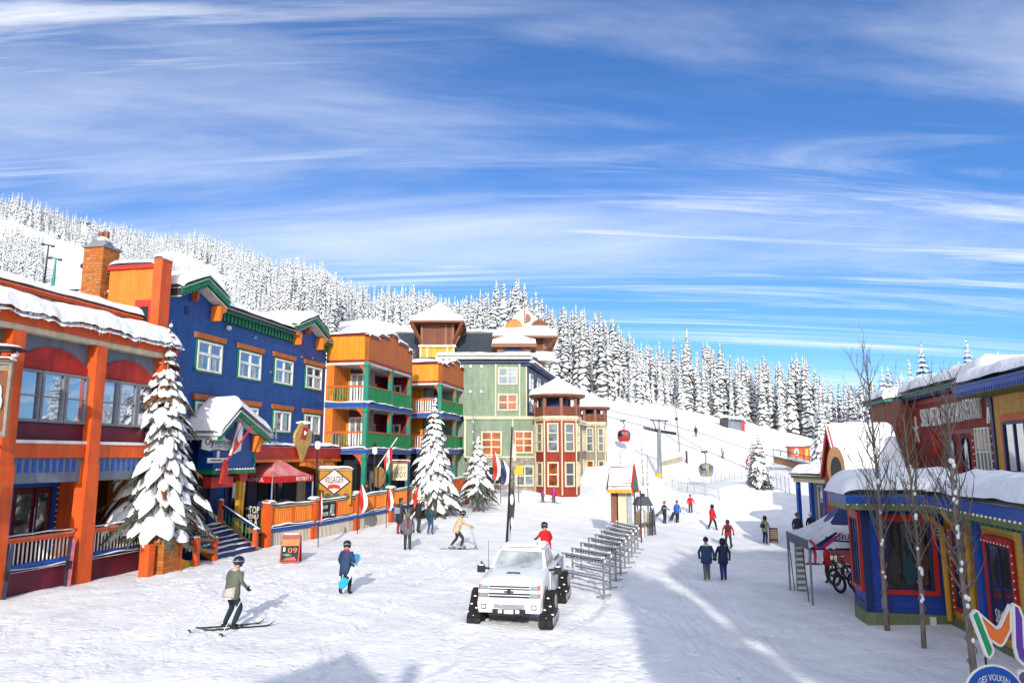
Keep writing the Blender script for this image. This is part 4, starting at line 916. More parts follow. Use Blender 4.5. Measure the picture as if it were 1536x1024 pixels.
# ------------------------------------------------------------------ orange balcony wings beyond the blue hotel
def balcony_wing(name, label, s0, s1, tf, tback, ztop, zpar, zf2, zf1, green_only_lower=False):
    """stands along A from s0 to s1, its street side at t=tf; zpar underside of parapet, zf2/zf1 balcony floors"""
    F = Fr((A.p(0, tf, 0).x, A.p(0, tf, 0).y), A.d)          # street face
    G = A.front(s0, tback); W_ = tf - tback                   # end face looking back at the square, s from 0 to W_
    p = A.p((s0 + s1) / 2, (tf + tback) / 2, 0)
    r = thing(name, label, 'building', (p.x, p.y, 0))
    L_ = s1 - s0; rec = 2.3
    body0 = s0 + rec
    part(r, 'wall', ['amber', 'burg', 'lattice'], lambda b: (b.box(A, body0, s1, tback, tf - rec, -.2, zpar, 0)))
    part(r, 'street_wall', 'burg', lambda b: b.box(A, body0 + .02, s1, tf - rec + .001, tf - rec + .03, zf1, zpar - .02))
    part(r, 'side_wall', 'orange2', lambda b: b.box(A, s0 + .05, body0 - .001, tback, tback + .55, 0, zpar))
    part(r, 'lattice_screen', 'lattice', lambda b: b.box(G, W_ * .58, W_ * .58 + .8, -rec + .05, -rec + .1, zf1 + .2, zpar - .3))
    # parapet: plain end, stepped and curved front
    part(r, 'end_parapet', 'amber', lambda b: b.box(G, 0, W_ - .001, -.25, 0, zpar + .2, ztop))
    n = 12; c = L_ * .52; hw = L_ * .1
    prof = [(s0, zpar + .2), (s1, zpar + .2), (s1, ztop), (s0 + L_ * .88, ztop), (s0 + L_ * .88, ztop + .3), (s0 + L_ * .7, ztop + .3)] + [(s0 + c + math.cos(math.pi * i / n) * hw, ztop + .35 + math.sin(math.pi * i / n) * .42) for i in range(n + 1)] + [(s0 + L_ * .36, ztop + .3), (s0 + L_ * .2, ztop + .3), (s0 + L_ * .2, ztop), (s0, ztop)]
    part(r, 'front_parapet', 'rust', lambda b: b.prism(F, prof, -.28, 0))
    top = prof[2:]
    part(r, 'parapet_coping', 'darkred', lambda b: (zig(b, F, list(reversed(top)), -.3, .06, .1), b.box(G, -.02, W_, -.3, .05, ztop, ztop + .1)))
    part(r, 'parapet_base', 'darkred', lambda b: (b.box(F, s0, s1, -.3, .05, zpar + .06, zpar + .199), b.box(G, 0, W_ - .3, -.3, .05, zpar + .06, zpar + .199)))
    part(r, 'roof', 'stucco', lambda b: b.box(A, s0 + .02, s1 - .02, tback, tf - .02, zpar - .12, zpar + .05))
    snowpart(r, lambda b: pillow(b, G.p(0, .1, ztop + .1), G.p(W_, .1, ztop + .1), G.p(W_, -L_ * .9, ztop + .1), G.p(0, -L_ * .9, ztop + .1), .32, .3, .02, 40, 20, .2))
    for a, d, z in ((s0, s0 + L_ * .2, ztop), (s0 + L_ * .2, s0 + L_ * .42, ztop + .3), (s0 + L_ * .42, s0 + L_ * .62, ztop + .68), (s0 + L_ * .62, s0 + L_ * .88, ztop + .3), (s0 + L_ * .88, s1, ztop)):
        snowpart(r, lambda b: pillow(b, F.p(a, .1, z + .02), F.p(d, .1, z + .02), F.p(d, -.4, z + .02), F.p(a, -.4, z + .02), .3, .25, .02, 12, 8, .15))
    # floors and posts
    posts = [s0 + .14, s0 + L_ * .52, s1 - .16]
    for zf, zc in ((zf2, zpar), (zf1, zf2 - .35)):
        fl = part(r, 'balcony_floor', ['blue2', 'stucco'], lambda b: (b.box(A, s0 - .05, s1, tback, tf + .06, zf - .33, zf - .03, 0), b.box(A, s0, s1 - .05, tback, tf, zf - .36, zf - .335, 1)))
        snowpart(fl, lambda b: (pillow(b, F.p(s0 - .1, .16, zf - .025), F.p(s1, .16, zf - .025), F.p(s1, -.1, zf - .025), F.p(s0 - .1, -.1, zf - .025), .12, .12, .03, 40, 4, .4), pillow(b, G.p(0, .16, zf - .025), G.p(W_, .16, zf - .025), G.p(W_, -.1, zf - .025), G.p(0, -.1, zf - .025), .12, .12, .03, 30, 4, .4)))
        # green street panels
        for a, d in zip(posts[:-1], posts[1:]):
            pn = part(r, 'balcony_panel', 'green2', lambda b: b.box(F, a + .15, d - .15, -.1, -.03, zf, zf + 1.02))
            part(pn, 'rail', 'rust', lambda b: b.box(F, a + .15, d - .15, -.12, .0, zf + 1.025, zf + 1.12))
        # end railing with balusters
        ra = part(r, 'end_railing', 'orange', lambda b: (b.box(G, .1, W_ - .3, -.1, -.02, zf + 1.0, zf + 1.12), b.box(G, .1, W_ - .3, -.1, -.02, zf + .02, zf + .12)))
        nb = int((W_ - .5) / .2)
        bm_ = mat('baluster_green', '#5f8a4e', .6, .4, 2)
        for i in range(nb):
            part(ra, 'baluster', bm_ if i < nb * .6 else 'white', lambda b: b.box(G, .2 + i * .2, .27 + i * .2, -.08, -.04, zf + .125, zf + .995))
        # doors and windows behind
        z1 = zf + 2.15
        window(r, G.front(0, 0) if False else Fr((G.p(0, -rec + .001, 0).x, G.p(0, -rec + .001, 0).y), G.d), .75, 1.75, zf + .05, z1, 0, 2, 1, 'white', 'glassw', .12, .1, name='balcony_door')
        for a in (s0 + rec + .6, s0 + L_ * .56 + .5):
            window(r, Fr((A.p(0, tf - rec + .035, 0).x, A.p(0, tf - rec + .035, 0).y), A.d), a, a + 1.5, zf + .7, zf + 1.9, 0, 2, 2, 'cream', 'glass', .12, .1)
    for i, s in enumerate(posts):
        for za, zb in ((zf2 - .02, zpar + .04), (zf1 - .02, zf2 - .34), (0, zf1 - .37)):
            po = part(r, 'post', 'teal', lambda b: (b.box(F, s - .14, s + .14, -.3, -.02, za, zb), b.box(F, s - .2, s + .2, -.36, .02, zb - .28, zb - .12)))
            part(po, 'bracket', 'orange', lambda b: b.prism(F, [(s - .14, zb - .02), (s - .62, zb - .02), (s - .5, zb - .14), (s - .3, zb - .35), (s - .2, zb - .72), (s - .14, zb - .9)] if i else [(s + .14, zb - .02), (s + .6, zb - .02), (s + .3, zb - .3), (s + .14, zb - .8)], -.22, -.1))
            if i == 0: part(po, 'bracket', 'orange', lambda b: b.prism(G, [(W_ - .3, zb - .02), (W_ - .95, zb - .02), (W_ - .7, zb - .2), (W_ - .45, zb - .5), (W_ - .32, zb - .95)], -.2, -.1))
    ew = part(r, 'end_wall', 'burg', lambda b: b.box(A, s1 - .3, s1 - .12, tf - rec + .031, tf - .31, zf1, zpar - .13))
    H_ = A.front(s1 - .31, tf - rec)
    for zf in (zf2, zf1): window(r, H_, .5, 1.55, zf + .7, zf + 1.9, 0, 2, 2, 'cream', 'glass', .12, .1)
    # dark shop floor
    part(r, 'shop_floor', ['dark', 'redp', 'navy'], lambda b: (b.box(A, s0 + 1.0, s1, tback, tf - 1.0, -.2, zf1 - .4, 0), b.box(F, s0 + .5, s1 - .3, -.95, -.9, zf1 - 1.0, zf1 - .45, 2)))
    for a in (s0 + L_ * .2, s0 + L_ * .55):
        window(r, Fr((A.p(0, tf - .99, 0).x, A.p(0, tf - .99, 0).y), A.d), a, a + 2.0, 1.6, 3.6, 0, 2, 1, 'navy', 'glassd')
    window(r, Fr((G.p(0, -.99, 0).x, G.p(0, -.99, 0).y), G.d), .5, 2.0, 1.2, 3.6, 0, 2, 1, 'black', 'glassd')
    return r
balcony_wing('balcony_wing', 'orange balcony building with green panelled balconies next to the blue hotel', 24.55, 33.2, 2.0, -1.0, 12.42, 10.62, 8.0, 5.0)
balcony_wing('balcony_wing', 'smaller orange balcony building half hidden by a snowy spruce, next to the sage hotel', 37.0, 45.6, 3.2, -2.0, 12.0, 10.42, 8.02, 5.1)
# ------------------------------------------------------------------ sage green hotel with snow capped towers
def hip(b, c, hx, hy, z0, z1, over=0, m=0, curve=.35, n=6):
    """bell-cast pyramid roof on a rectangle"""
    prof = []
    for i in range(n + 1):
        k = i / n; prof.append((1 - k, z0 + (z1 - z0) * (k ** (1 + curve))))
    for (k0, a), (k1, d) in zip(prof[:-1], prof[1:]):
        for q in range(4):
            an = [(-1, -1), (1, -1), (1, 1), (-1, 1)]; p, w = an[q], an[(q + 1) % 4]
            b.poly([(c[0] + p[0] * hx * k0, c[1] + p[1] * hy * k0, a), (c[0] + w[0] * hx * k0, c[1] + w[1] * hy * k0, a), (c[0] + w[0] * hx * k1, c[1] + w[1] * hy * k1, d), (c[0] + p[0] * hx * k1, c[1] + p[1] * hy * k1, d)], m)
    b.poly([(c[0] + p[0] * hx, c[1] + p[1] * hy, z0) for p in ((-1, -1), (-1, 1), (1, 1), (1, -1))], m)
def snow_hip(b, c, hx, hy, z0, z1, th=.4, n=10, curve=.3):
    def sq(a):
        q = a * 4; i = int(q) % 4; f = q - int(q); an = [(-1, -1), (1, -1), (1, 1), (-1, 1)]; p, w = an[i], an[(i + 1) % 4]
        x, y = p[0] + (w[0] - p[0]) * f, p[1] + (w[1] - p[1]) * f; l = max(abs(x), abs(y)); k = (x * x + y * y) ** .5
        r = .88 + .12 / k
        return x * r, y * r
    rs = rngS.random() * 9
    def fn(u, v):
        x, y = sq(u if u < 1 else 0); k = 1 - v
        e = min(1, v / .08); e = math.sqrt(1 - (1 - e) ** 2)
        kk = k + .02 * math.sin(math.pi * min(1, v * 6)) * (v < .16)
        z = z0 + (z1 - z0) * (v ** (1 + curve)) + th * e * (.55 + .45 * (1 - v)) * (1 + .12 * _n2(x * 2 + rs, y * 2 + v * 4))
        return (c[0] + x * hx * kk, c[1] + y * hy * kk, z)
    b.grid(fn, 48, 16)
    b.poly([(c[0] + x * hx, c[1] + y * hy, z0 - .01) for x, y in [sq(i / 48) for i in range(48)]])
def grid_window(root, F, s0, s1, z0, z1, t, nx, ny, gm='glass', fm='cream'):
    return window(root, F, s0, s1, z0, z1, t, nx, ny, fm, gm, .14, .12, depth=.1)
def hotel():
    G = Fr((-6.5, 67.0), (1, 0))                       # face looking down the square; s = x + 6.5
    xs = lambda x: x + 6.5
    SD = Fr((1.34, 67.0), A.d)                         # street side, running away
    r = thing('sage_hotel', 'tall sage green hotel with cream trimmed windows, slate roofs and snow capped wooden towers', 'building', (-1, 72, ground(-1, 66)))
    gz = .8
    part(r, 'wall', 'sage', lambda b: b.box(G, 0, xs(1.34), -14, 0, 0, 13.2))
    bs = mat('steel_blue_siding', '#4c6076', .55, .12, 2, pattern='siding', pitch=.2)
    part(r, 'side_wall', bs, lambda b: b.box(SD, .02, 17.5, -6, .001, 0, 12.6))
    part(r, 'lower_wall', ['sage', 'stone'], lambda b: (b.box(G, xs(-4.2), xs(2.0), .002, .75, 4.4, 7.75, 0), b.box(G, xs(-4.0), xs(2.05), .002, .8, 0, 4.35, 1)))
    part(r, 'belt_course', 'cream', lambda b: (b.box(G, xs(-4.3), xs(2.1), .001, .9, 7.76, 8.02), b.box(G, xs(-4.2), xs(2.1), .001, .86, 4.36, 4.5)))
    part(r, 'cornice', 'navy', lambda b: (b.box(G, 0, xs(1.6), -.5, .35, 12.9, 13.18), b.box(SD, -.2, 17.6, -.5, .4, 12.61, 12.9)))
    part(r, 'roof_slab', 'stucco', lambda b: b.box(G, -.4, xs(1.85), -14.3, .75, 13.19, 13.42))
    snowpart(r, lambda b: pillow(b, G.p(-.4, .8, 13.43), G.p(xs(1.9), .8, 13.43), G.p(xs(1.9), -5, 13.43), G.p(-.4, -5, 13.43), .42, .35, .06, 60, 10, .08))
    snowpart(r, lambda b: pillow(b, SD.p(-.3, .7, 12.92), SD.p(17.6, .7, 12.92), SD.p(17.6, -3, 13.1), SD.p(-.3, -3, 13.1), .4, .35, .06, 50, 10, .15))
    for a, c, t0, t1, z0, z1 in ((-1.55, -1.42, .002, .06, 8.03, 12.88), (.62, .75, .002, .06, 8.03, 12.88), (1.25, 1.36, .002, .06, 8.03, 12.6), (-4.25, -4.1, .76, .82, 4.5, 7.75), (.0, .12, .76, .82, 4.5, 7.75), (1.93, 2.03, .76, .82, 4.5, 7.75)): part(r, 'corner_trim', 'cream', lambda b: b.box(G, xs(a), xs(c), t0, t1, z0, z1))
    for z0, z1, g in ((10.9, 12.5, 'glassw'), (8.55, 10.1, 'glasso')):
        grid_window(r, G, xs(-1.3), xs(.5), z0, z1, .01, 2, 2, g)
    grid_window(r, G, xs(-2.75), xs(-.9), 4.55, 6.7, .76, 2, 3, 'glasso'); grid_window(r, G, xs(.2), xs(1.85), 4.75, 6.75, .76, 2, 3, 'glasso')
    grid_window(r, G, xs(.3), xs(1.95), 1.9, 3.7, .81, 2, 2, 'glassw'); grid_window(r, G, xs(-2.4), xs(-.6), 2.0, 3.7, .81, 2, 2, 'glassd')
    for x, z in ((-3.9, 12.5), (-2.9, 12.5), (-3.9, 10.2), (-2.9, 10.2)):
        part(r, 'wall_vent', 'white', lambda b: b.box(G, xs(x), xs(x) + .22, 0, .08, z, z + .2))
    for k in range(3):
        for z0, z1 in ((10.6, 12.1), (8.5, 10.0), (5.2, 6.8)):
            grid_window(r, SD, 1.2 + k * 4.2, 2.9 + k * 4.2, z0, z1, .01, 1, 2, 'glass', 'white')
    for k in range(2):
        for z in (8.2, 10.4):
            ba = part(r, 'side_balcony', 'navy', lambda b: (b.box(SD, 4.4 + k * 5, 7.6 + k * 5, .01, 1.3, z - .2, z), b.box(SD, 4.4 + k * 5, 7.6 + k * 5, 1.2, 1.26, z + .95, z + 1.02), [b.box(SD, 4.4 + k * 5 + i * .25, 4.45 + k * 5 + i * .25, 1.2, 1.24, z, z + .95) for i in range(13)]))
    # slate main roof behind the front
    part(r, 'slate_roof', 'slate', lambda b: b.hexa([(-17, 76, 13.3), (3.4, 76, 13.3), (3.4, 92, 13.3), (-17, 92, 13.3), (-14, 83, 18.4), (1, 83, 18.4), (1, 86, 18.4), (-14, 86, 18.4)]))
    part(r, 'back_block', bs, lambda b: b.box(Fr((-16.6, 76.3), (1, 0)), 0, 19.6, -15, 0, 0, 13.25))
    snowpart(r, lambda b: pillow(b, (-14.2, 82.8, 18.42), (1.2, 82.8, 18.42), (1.2, 86.2, 18.42), (-14.2, 86.2, 18.42), .35, .3, .1, 60, 8, .2))
    snowpart(r, lambda b: pillow(b, (-17, 75.9, 13.45), (-7, 75.9, 13.45), (-7, 77.5, 14.3), (-17, 77.5, 14.3), .3, .3, .05, 40, 6, .2))
    part(r, 'dormer', ['slate', 'white'], lambda b: (b.box(LOC, -11.6, -9.9, 75.5, 78, 13.4, 15.4, 0),))
    grid_window(r, Fr((-11.6, 75.5), (1, 0)), .4, 1.4, 13.7, 15.1, .01, 2, 2, 'glassd', 'white')
    # wooden tower
    def tower(cx, cy, hw, z0, zm, zl, ze, zt, ybody, panel):
        t = part(r, 'tower', [panel, 'cream'], lambda b: b.box(LOC, cx - hw * .62, cx + hw * .62, cy - hw * .62, cy + hw * .62, z0, zm))
        c = MB()
        for sx in (-.62, -.38, .38, .62):
            c.box(LOC, cx + hw * sx - .1, cx + hw * sx + .1, cy - hw * .62 - .06, cy - hw * .62 - .001, z0, zm - .01)
        c.box(LOC, cx - hw * .7, cx + hw * .7, cy - hw * .7, cy + hw * .7, zm, zm + .25)
        c.build('trim', [M['cream']], t)
        part(t, 'louvred_belfry', 'brown', lambda b: b.box(LOC, cx - hw * .58, cx + hw * .58, cy - hw * .58, cy + hw * .58, zm + .251, ze))
        part(t, 'corner_post', 'brown2', lambda b: [b.box(LOC, cx + hw * .58 * sx - .14, cx + hw * .58 * sx + .14, cy - hw * .58 - .14, cy - hw * .58 + .1, zm + .251, ze) for sx in (-1, .55, 1)])
        part(t, 'bracket', 'brown2', lambda b: [b.bar((cx + hw * .6 * sx, cy + hw * .6 * sy, zm + .5), (cx + hw * .95 * sx, cy + hw * .95 * sy, ze - .05), .28, .3) for sx in (-1, 1) for sy in (-1, 0, 1)])
        rf = part(t, 'roof', 'brown2', lambda b: b.box(LOC, cx - hw, cx + hw, cy - hw, cy + hw, ze, ze + .22))
        snowpart(rf, lambda b: snow_hip(b, (cx, cy), hw * 1.02, hw * 1.02, ze + .23, zt, .5), 'snow_cap')
        return t
    t1 = tower(-8.0, 80, 2.85, 13.2, 16.0, 16.9, 18.55, 21.0, 78, mat('yellow_siding', '#d8a83c', .6, .1, 3, pattern='siding', pitch=.2))
    def eyelid(t, x, y, z, w, h, m):
        part(t, 'eyelid_dormer', [m, 'brown2'], lambda b: (b.prism(Fr((x, y), (1, 0)), [(math.cos(math.pi * i / 12) * w, z + math.sin(math.pi * i / 12) * h) for i in range(13)], -1.2, 0, 0), b.prism(Fr((x, y), (1, 0)), [(math.cos(math.pi * i / 12) * w * 1.12, z - .05 + math.sin(math.pi * i / 12) * h * 1.16) for i in range(13)], -1.3, -.05, 1)))
    eyelid(t1, -8.2, 79.0, 20.1, .55, .35, 'brown')
    t2 = tower(1.4, 82, 3.55, 12.6, 15.2, 15.8, 17.1, 20.9, 80, mat('yellow_siding', '#d8a83c'))
    eyelid(t2, .2, 79.2, 17.9, .95, 1.25, 'orange2'); eyelid(t2, 3.0, 79.6, 18.1, .95, 1.1, 'brown')
    part(t2, 'finial', 'brown2', lambda b: (b.bar((1.4, 79.9, 18.4), (1.4, 79.9, 21.2), .14, .14), b.prism(Fr((1.4, 79.8), (1, 0)), [(.1, 18.9), (.75, 19.4), (.5, 19.9), (.1, 20)], -.1, 0)))
    part(t2, 'round_balcony', ['white', 'glass'], lambda b: (b.lathe((3.2, 79.6, 14.6), [(1.5, 0), (1.6, .9), (1.55, .95)], 16, 0),))
    # low belvedere in front of it
    bv = part(r, 'belvedere', 'navy', lambda b: b.box(LOC, -1.3, 1.7, 71, 74, 13.4, 14.9))
    part(bv, 'arch_brace', 'brown2', lambda b: [b.prism(Fr((x, 70.98), (1, 0)), [(-.1, 13.6), (-.1, 14.9), (d * .9, 14.9), (d * .3, 14.5), (d * .12, 13.6)] if d > 0 else [(.1, 13.6), (.1, 14.9), (d * .9, 14.9), (d * .3, 14.5), (d * .12, 13.6)], -.1, .05) for x, d in ((-1.35, 1), (1.7, -1))])
    rf = part(bv, 'roof', 'brown2', lambda b: b.box(LOC, -2.0, 2.4, 70.4, 74.6, 14.9, 15.25))
    snowpart(rf, lambda b: snow_hip(b, (.2, 72.5), 2.2, 2.15, 15.26, 16.5, .42), 'snow_cap')
    return r
hotel()
def bay_tower(name, label, cx, cy, rad, z0, zb, ze, zt, wallm, gz, n=8, seed=1):
    """polygonal window bay crowned by an open snow capped pavilion"""
    r = thing(name, label, 'building', (cx, cy, z0))
    rot = math.pi / n + .12
    def P(k, rr, z): a = -math.pi / 2 + 2 * math.pi * k / n + rot - math.pi / n; return Vector((cx + math.cos(a) * rr, cy + math.sin(a) * rr, z))
    part(r, 'wall', wallm, lambda b: b.lathe((cx, cy, 0), [(rad, z0 - 1), (rad, zb)], n, rot=-math.pi / 2 + rot - math.pi / n))
    part(r, 'balcony_slab', 'cream', lambda b: b.lathe((cx, cy, 0), [(rad * 1.03, zb - .25), (rad * 1.12, zb - .05), (rad * 1.12, zb + .18)], n, rot=-math.pi / 2 + rot - math.pi / n))
    for k in range(-2, 3):
        a, c = P(k, rad, 0), P(k + 1, rad, 0)
        if (Vector((cx, cy, 0)) - (a + c) / 2).y < -rad * .3: continue
        F = Fr((a.x, a.y), (c.x - a.x, c.y - a.y)); w = (Vector((c.x, c.y)) - Vector((a.x, a.y))).length
        part(r, 'corner_trim', 'cream', lambda b: b.box(F, -.06, .06, -.02, .07, z0 - .5, zb - .26))
        m = w * .17
        hgt = zb - z0
        window(r, F, m, w - m, z0 + hgt * .52, z0 + hgt * .93, .01, 1, 3, 'cream', 'glassw' if k % 2 else 'glass', .12, .1, depth=.12)
        window(r, F, m, w - m, z0 + hgt * .03, z0 + hgt * .38, .01, 1, 2, 'cream', 'glasso' if k % 2 else 'glassd', .12, .1, depth=.12)
        ra = part(r, 'balustrade', 'brown', lambda b: b.box(Fr((P(k, rad * 1.05, 0).x, P(k, rad * 1.05, 0).y), F.d), 0, w * 1.05, -.06, 0, zb + .2, zb + 1.0))
    for k in range(n):
        if k % 1 == 0:
            part(r, 'pavilion_post', 'brown2', lambda b: b.bar(P(k, rad * .98, zb + .18), P(k, rad * .98, ze), .26, .26))
    part(r, 'core', 'navy', lambda b: b.lathe((cx, cy, 0), [(rad * .5, zb), (rad * .5, ze)], n))
    rf = part(r, 'roof', 'brown2', lambda b: b.lathe((cx, cy, 0), [(rad * 1.15, ze - .12), (rad * 1.28, ze), (rad * 1.28, ze + .15), (.1, zt - .35)], n * 2))
    def fn(u, v):
        a = 2 * math.pi * (u if u < 1 else 0); k = 1 - v; e = min(1, v / .1); e = math.sqrt(1 - (1 - e) ** 2)
        rr = rad * 1.3 * (k + .03 * math.sin(math.pi * min(1, v * 5)))
        z = ze + .16 + (zt - ze - .5) * v ** 1.15 + .42 * e * (1 + .12 * math.sin(a * 3 + seed) + .1 * math.sin(a * 7)) * (1 - .35 * v)
        return (cx + math.cos(a) * rr, cy + math.sin(a) * rr, z)
    snowpart(rf, lambda b: (b.grid(fn, 40, 12), b.poly([(cx + math.cos(i * .157) * rad * 1.3, cy + math.sin(i * .157) * rad * 1.3, ze + .152) for i in range(40)])), 'snow_cap')
    return r
RS_ = mat('red_siding', '#8f3322', .6, .1, 2, pattern='siding', pitch=.2)
bay_tower('window_bay', 'brick red polygonal window bay with an open snow capped pavilion on top', 4.0, 65.6, 1.95, 1.75, 7.75, 9.65, 11.5, RS_, 1.7)
GB_ = mat('grey_beige_siding', '#8d8677', .6, .1, 2, pattern='siding', pitch=.2)
bay_tower('window_bay', 'pale grey window bay with balconies and snow capped pavilion behind the red bay', 8.55, 79.5, 1.55, 1.75, 7.9, 9.5, 11.35, GB_, 1.7, seed=4)
def link_wing():
    r = thing('link_wing', 'pale grey wing with tall dark openings between the red bay and the grey bay', 'building', (6.6, 74, 1.8))
    F = Fr((4.9, 66.5), (.24, 1))
    part(r, 'wall', GB_, lambda b: b.box(F, 0, 13.5, -5, 0, 0, 7.6))
    part(r, 'cornice', 'cream', lambda b: b.box(F, -.05, 13.6, -5, .2, 7.61, 7.85))
    snowpart(r, lambda b: pillow(b, F.p(0, .2, 7.86), F.p(13.6, .2, 7.86), F.p(13.6, -2, 7.9), F.p(0, -2, 7.9), .3, .3, .05, 40, 6))
    for k in range(3):
        for z0, z1 in ((2.3, 4.2), (5.0, 7.1)):
            window(r, F, 1.6 + k * 4, 3.6 + k * 4, z0, z1, .01, 2, 1, 'cream', 'glassd', .15, .1)
link_wing()
# ------------------------------------------------------------------ blue and mustard shop at the right
B0 = (11.0, 23.86)
BF = Fr(B0, (.9793, -.2024))                       # front of the projecting blue bay, looking at the viewer
BS = Fr((BF.p(0, -1.5, 0).x, BF.p(0, -1.5, 0).y), (-.2024, -.9793))     # its street side
YI = BF.p(2.35, 0, 0)
YF = Fr((YI.x, YI.y), (-.2024, -.9793))            # mustard street wall coming towards the viewer
def shop():
    r = thing('mustard_shop', 'shop with a deep blue bay, mustard clapboards, red framed windows and thick roof snow', 'building', (YI.x, YI.y, -.5))
    bb = mat('cobalt_board', '#22459c', .5, .12, 2, pattern='siding', pitch=.2)
    part(r, 'bay_wall', bb, lambda b: b.box(BF, 0, 2.6, -1.5, 0, -.25, 2.85))
    part(r, 'wall', 'mustard', lambda b: b.box(YF, -6, 12.5, -8, 0, -.25, 2.85))
    part(r, 'plinth', 'olive', lambda b: (b.box(BF, -.04, 2.35, -1.54, .05, -1.3, -.251), b.box(YF, .051, 12.5, -8, .06, -1.3, -.251)))
    part(r, 'bay_corner_trim', 'navy', lambda b: (b.box(BF, -.03, .2, -.05, .03, -.25, 2.8), b.box(BS, 0, 1.46, .001, .03, -.25, .0)))
    # eaves: blue board over an olive soffit board
    def eave(b, F, a, c, t0, t1): 
        b.box(F, a, c, t0, t1, 2.86, 3.06, 1); b.box(F, a, c, t0, t1 + .03, 3.061, 3.32, 0)
    part(r, 'eave', ['blue2', 'olive'], lambda b: (eave(b, BF, -.55, 1.9, -2.0, .55), eave(b, YF, .552, 12.5, -1.5, .6)))
    part(r, 'dentil_frieze', 'teal', lambda b: [b.box(YF, 1.2 + i * .3, 1.34 + i * .3, .01, .2, 2.7, 2.85) for i in range(34)])
    part(r, 'light_string', 'bulb', lambda b: [b.ball(YF.p(.6 + i * .26, .66, 3.03), .035, n=6, k=4) for i in range(40)] + [b.ball(BF.p(-.5 + i * .26, .6, 3.03), .028, n=6, k=4) for i in range(9)])
    # red framed windows
    def rw(F, a, c, z0, z1, nx, ny, g='glassd', split=None, side=True):
        w = part(r, 'window', g, lambda b: b.box(F, a, c, .012, .03, z0, z1))
        part(w, 'frame', 'redp', lambda b: (b.box(F, a - .14, a, .004, .09, z0 - .14, z1 + .2), b.box(F, c, c + .14, .004, .09, z0 - .14, z1 + .2), b.box(F, a, c, .004, .09, z0 - .14, z0), b.box(F, a, c, .004, .1, z1, z1 + .22)))
        part(w, 'sash', 'navy', lambda b: ([b.box(F, a + (c - a) * i / nx - .03, a + (c - a) * i / nx + .03, .03, .06, z0, z1) for i in range(1, nx)] + [b.box(F, a, c, .03, .055, z0 + (z1 - z0) * j / ny - .03, z0 + (z1 - z0) * j / ny + .03) for j in range(1, ny)] + [b.box(F, a, a + .05, .03, .06, z0, z1), b.box(F, c - .05, c, .03, .06, z0, z1), b.box(F, a, c, .03, .06, z0, z0 + .05), b.box(F, a, c, .03, .06, z1 - .05, z1)]))
        return w
    rw(BF, .58, 1.95, .45, 2.5, 1, 1)
    rw(BS, .22, 1.22, .45, 2.55, 3, 1)
    w2 = rw(YF, .75, 1.75, .15, 2.35, 2, 2)
    w3 = rw(YF, 3.2, 4.65, .15, 2.25, 2, 2)
    text(YF, 3.35, 4.5, .25, .6, .034, 'SIMPLUS', M['white'], w3, .004)
    rw(YF, 6.2, 8.2, .15, 2.25, 2, 2)
    # goods standing inside the shop window
    dk = [mat('coat_olive', '#33332a'), mat('coat_teal', '#1c3c48'), mat('coat_rust', '#4c2c20')]
    part(w2, 'light_string', 'bulb', lambda b: [b.ball(YF.p(.62, .1, .1 + i * .2), .024, n=6, k=4) for i in range(12)] + [b.ball(YF.p(1.9, .1, .1 + i * .2), .024, n=6, k=4) for i in range(12)])
    part(w3, 'light_string', 'bulb', lambda b: [b.ball(YF.p(4.8, .1, .1 + i * .2), .024, n=6, k=4) for i in range(11)] + [b.ball(YF.p(3.1 + i * .2, .12, 2.3), .024, n=6, k=4) for i in range(9)])
    for s in (2.5, 5.5): part(r, 'pilaster', 'blue2', lambda b: b.box(YF, s, s + .35, .002, .12, -.25, 2.69))
    w0 = [c for c in r.children if c.name.startswith('window')][0]
    for i, (s, zt_, wd) in enumerate(((.72, 1.5, .3), (1.1, 1.35, .34), (1.55, 1.6, .28))):
        part(w0, 'displayed_coat', dk[i], lambda b: b.prism(BF, [(s + .05, .6), (s + wd - .05, .6), (s + wd - .04, zt_ - .5), (s + wd + .02, zt_ - .55), (s + wd * 1.0, zt_ - .12), (s + wd * .68, zt_), (s + wd * .66, zt_ + .1), (s + wd * .58, zt_ + .17), (s + wd * .42, zt_ + .17), (s + wd * .34, zt_ + .1), (s + wd * .32, zt_), (s, zt_ - .12), (s - .02, zt_ - .55), (s + .04, zt_ - .5)], .031, .05))
    for s in (.3, 2.25):
        part(r, 'downpipe', 'mustardp', lambda b: b.tube([YF.p(s - .35, .62, 2.95), YF.p(s - .2, .5, 2.7), YF.p(s, .16, 2.35), YF.p(s, .14, -.35)], .085, 8))
    part(r, 'notice_plate', ['black', 'white'], lambda b: (b.box(BF, 2.1, 2.3, .004, .03, 2.05, 2.5, 0), [b.box(BF, 2.13, 2.27, .03, .034, 2.1 + i * .09, 2.14 + i * .09, 1) for i in range(4)]))
    part(r, 'meter_box', 'white', lambda b: b.box(BF, .42, .56, .002, .1, -.12, .2))
    part(r, 'meter_box', 'white', lambda b: b.box(BF, 1.72, 1.88, .06, .15, -.62, -.3))
    part(r, 'wall_base_board', ['brown2', 'wood'], lambda b: (b.box(YF, 2.4, 12, .061, .16, -.5, -.44, 0), b.box(YF, 3.0, 12, .07, .5, -1.2, -.6, 1)))
    part(r, 'roof', 'slate', lambda b: (b.hexa([YF.p(.6, .5, 3.2), YF.p(12.5, .5, 3.2), YF.p(12.5, -8, 4.3), YF.p(.6, -8, 4.3), YF.p(.6, .5, 3.3), YF.p(12.5, .5, 3.3), YF.p(12.5, -8, 4.4), YF.p(.6, -8, 4.4)])))
    snowpart(r, lambda b: pillow(b, YF.p(-2.2, .62, 3.33), YF.p(12.5, .62, 3.33), YF.p(12.5, -9, 4.7), YF.p(-2.5, -9, 3.75), .5, .5, .0, 70, 20, .2))
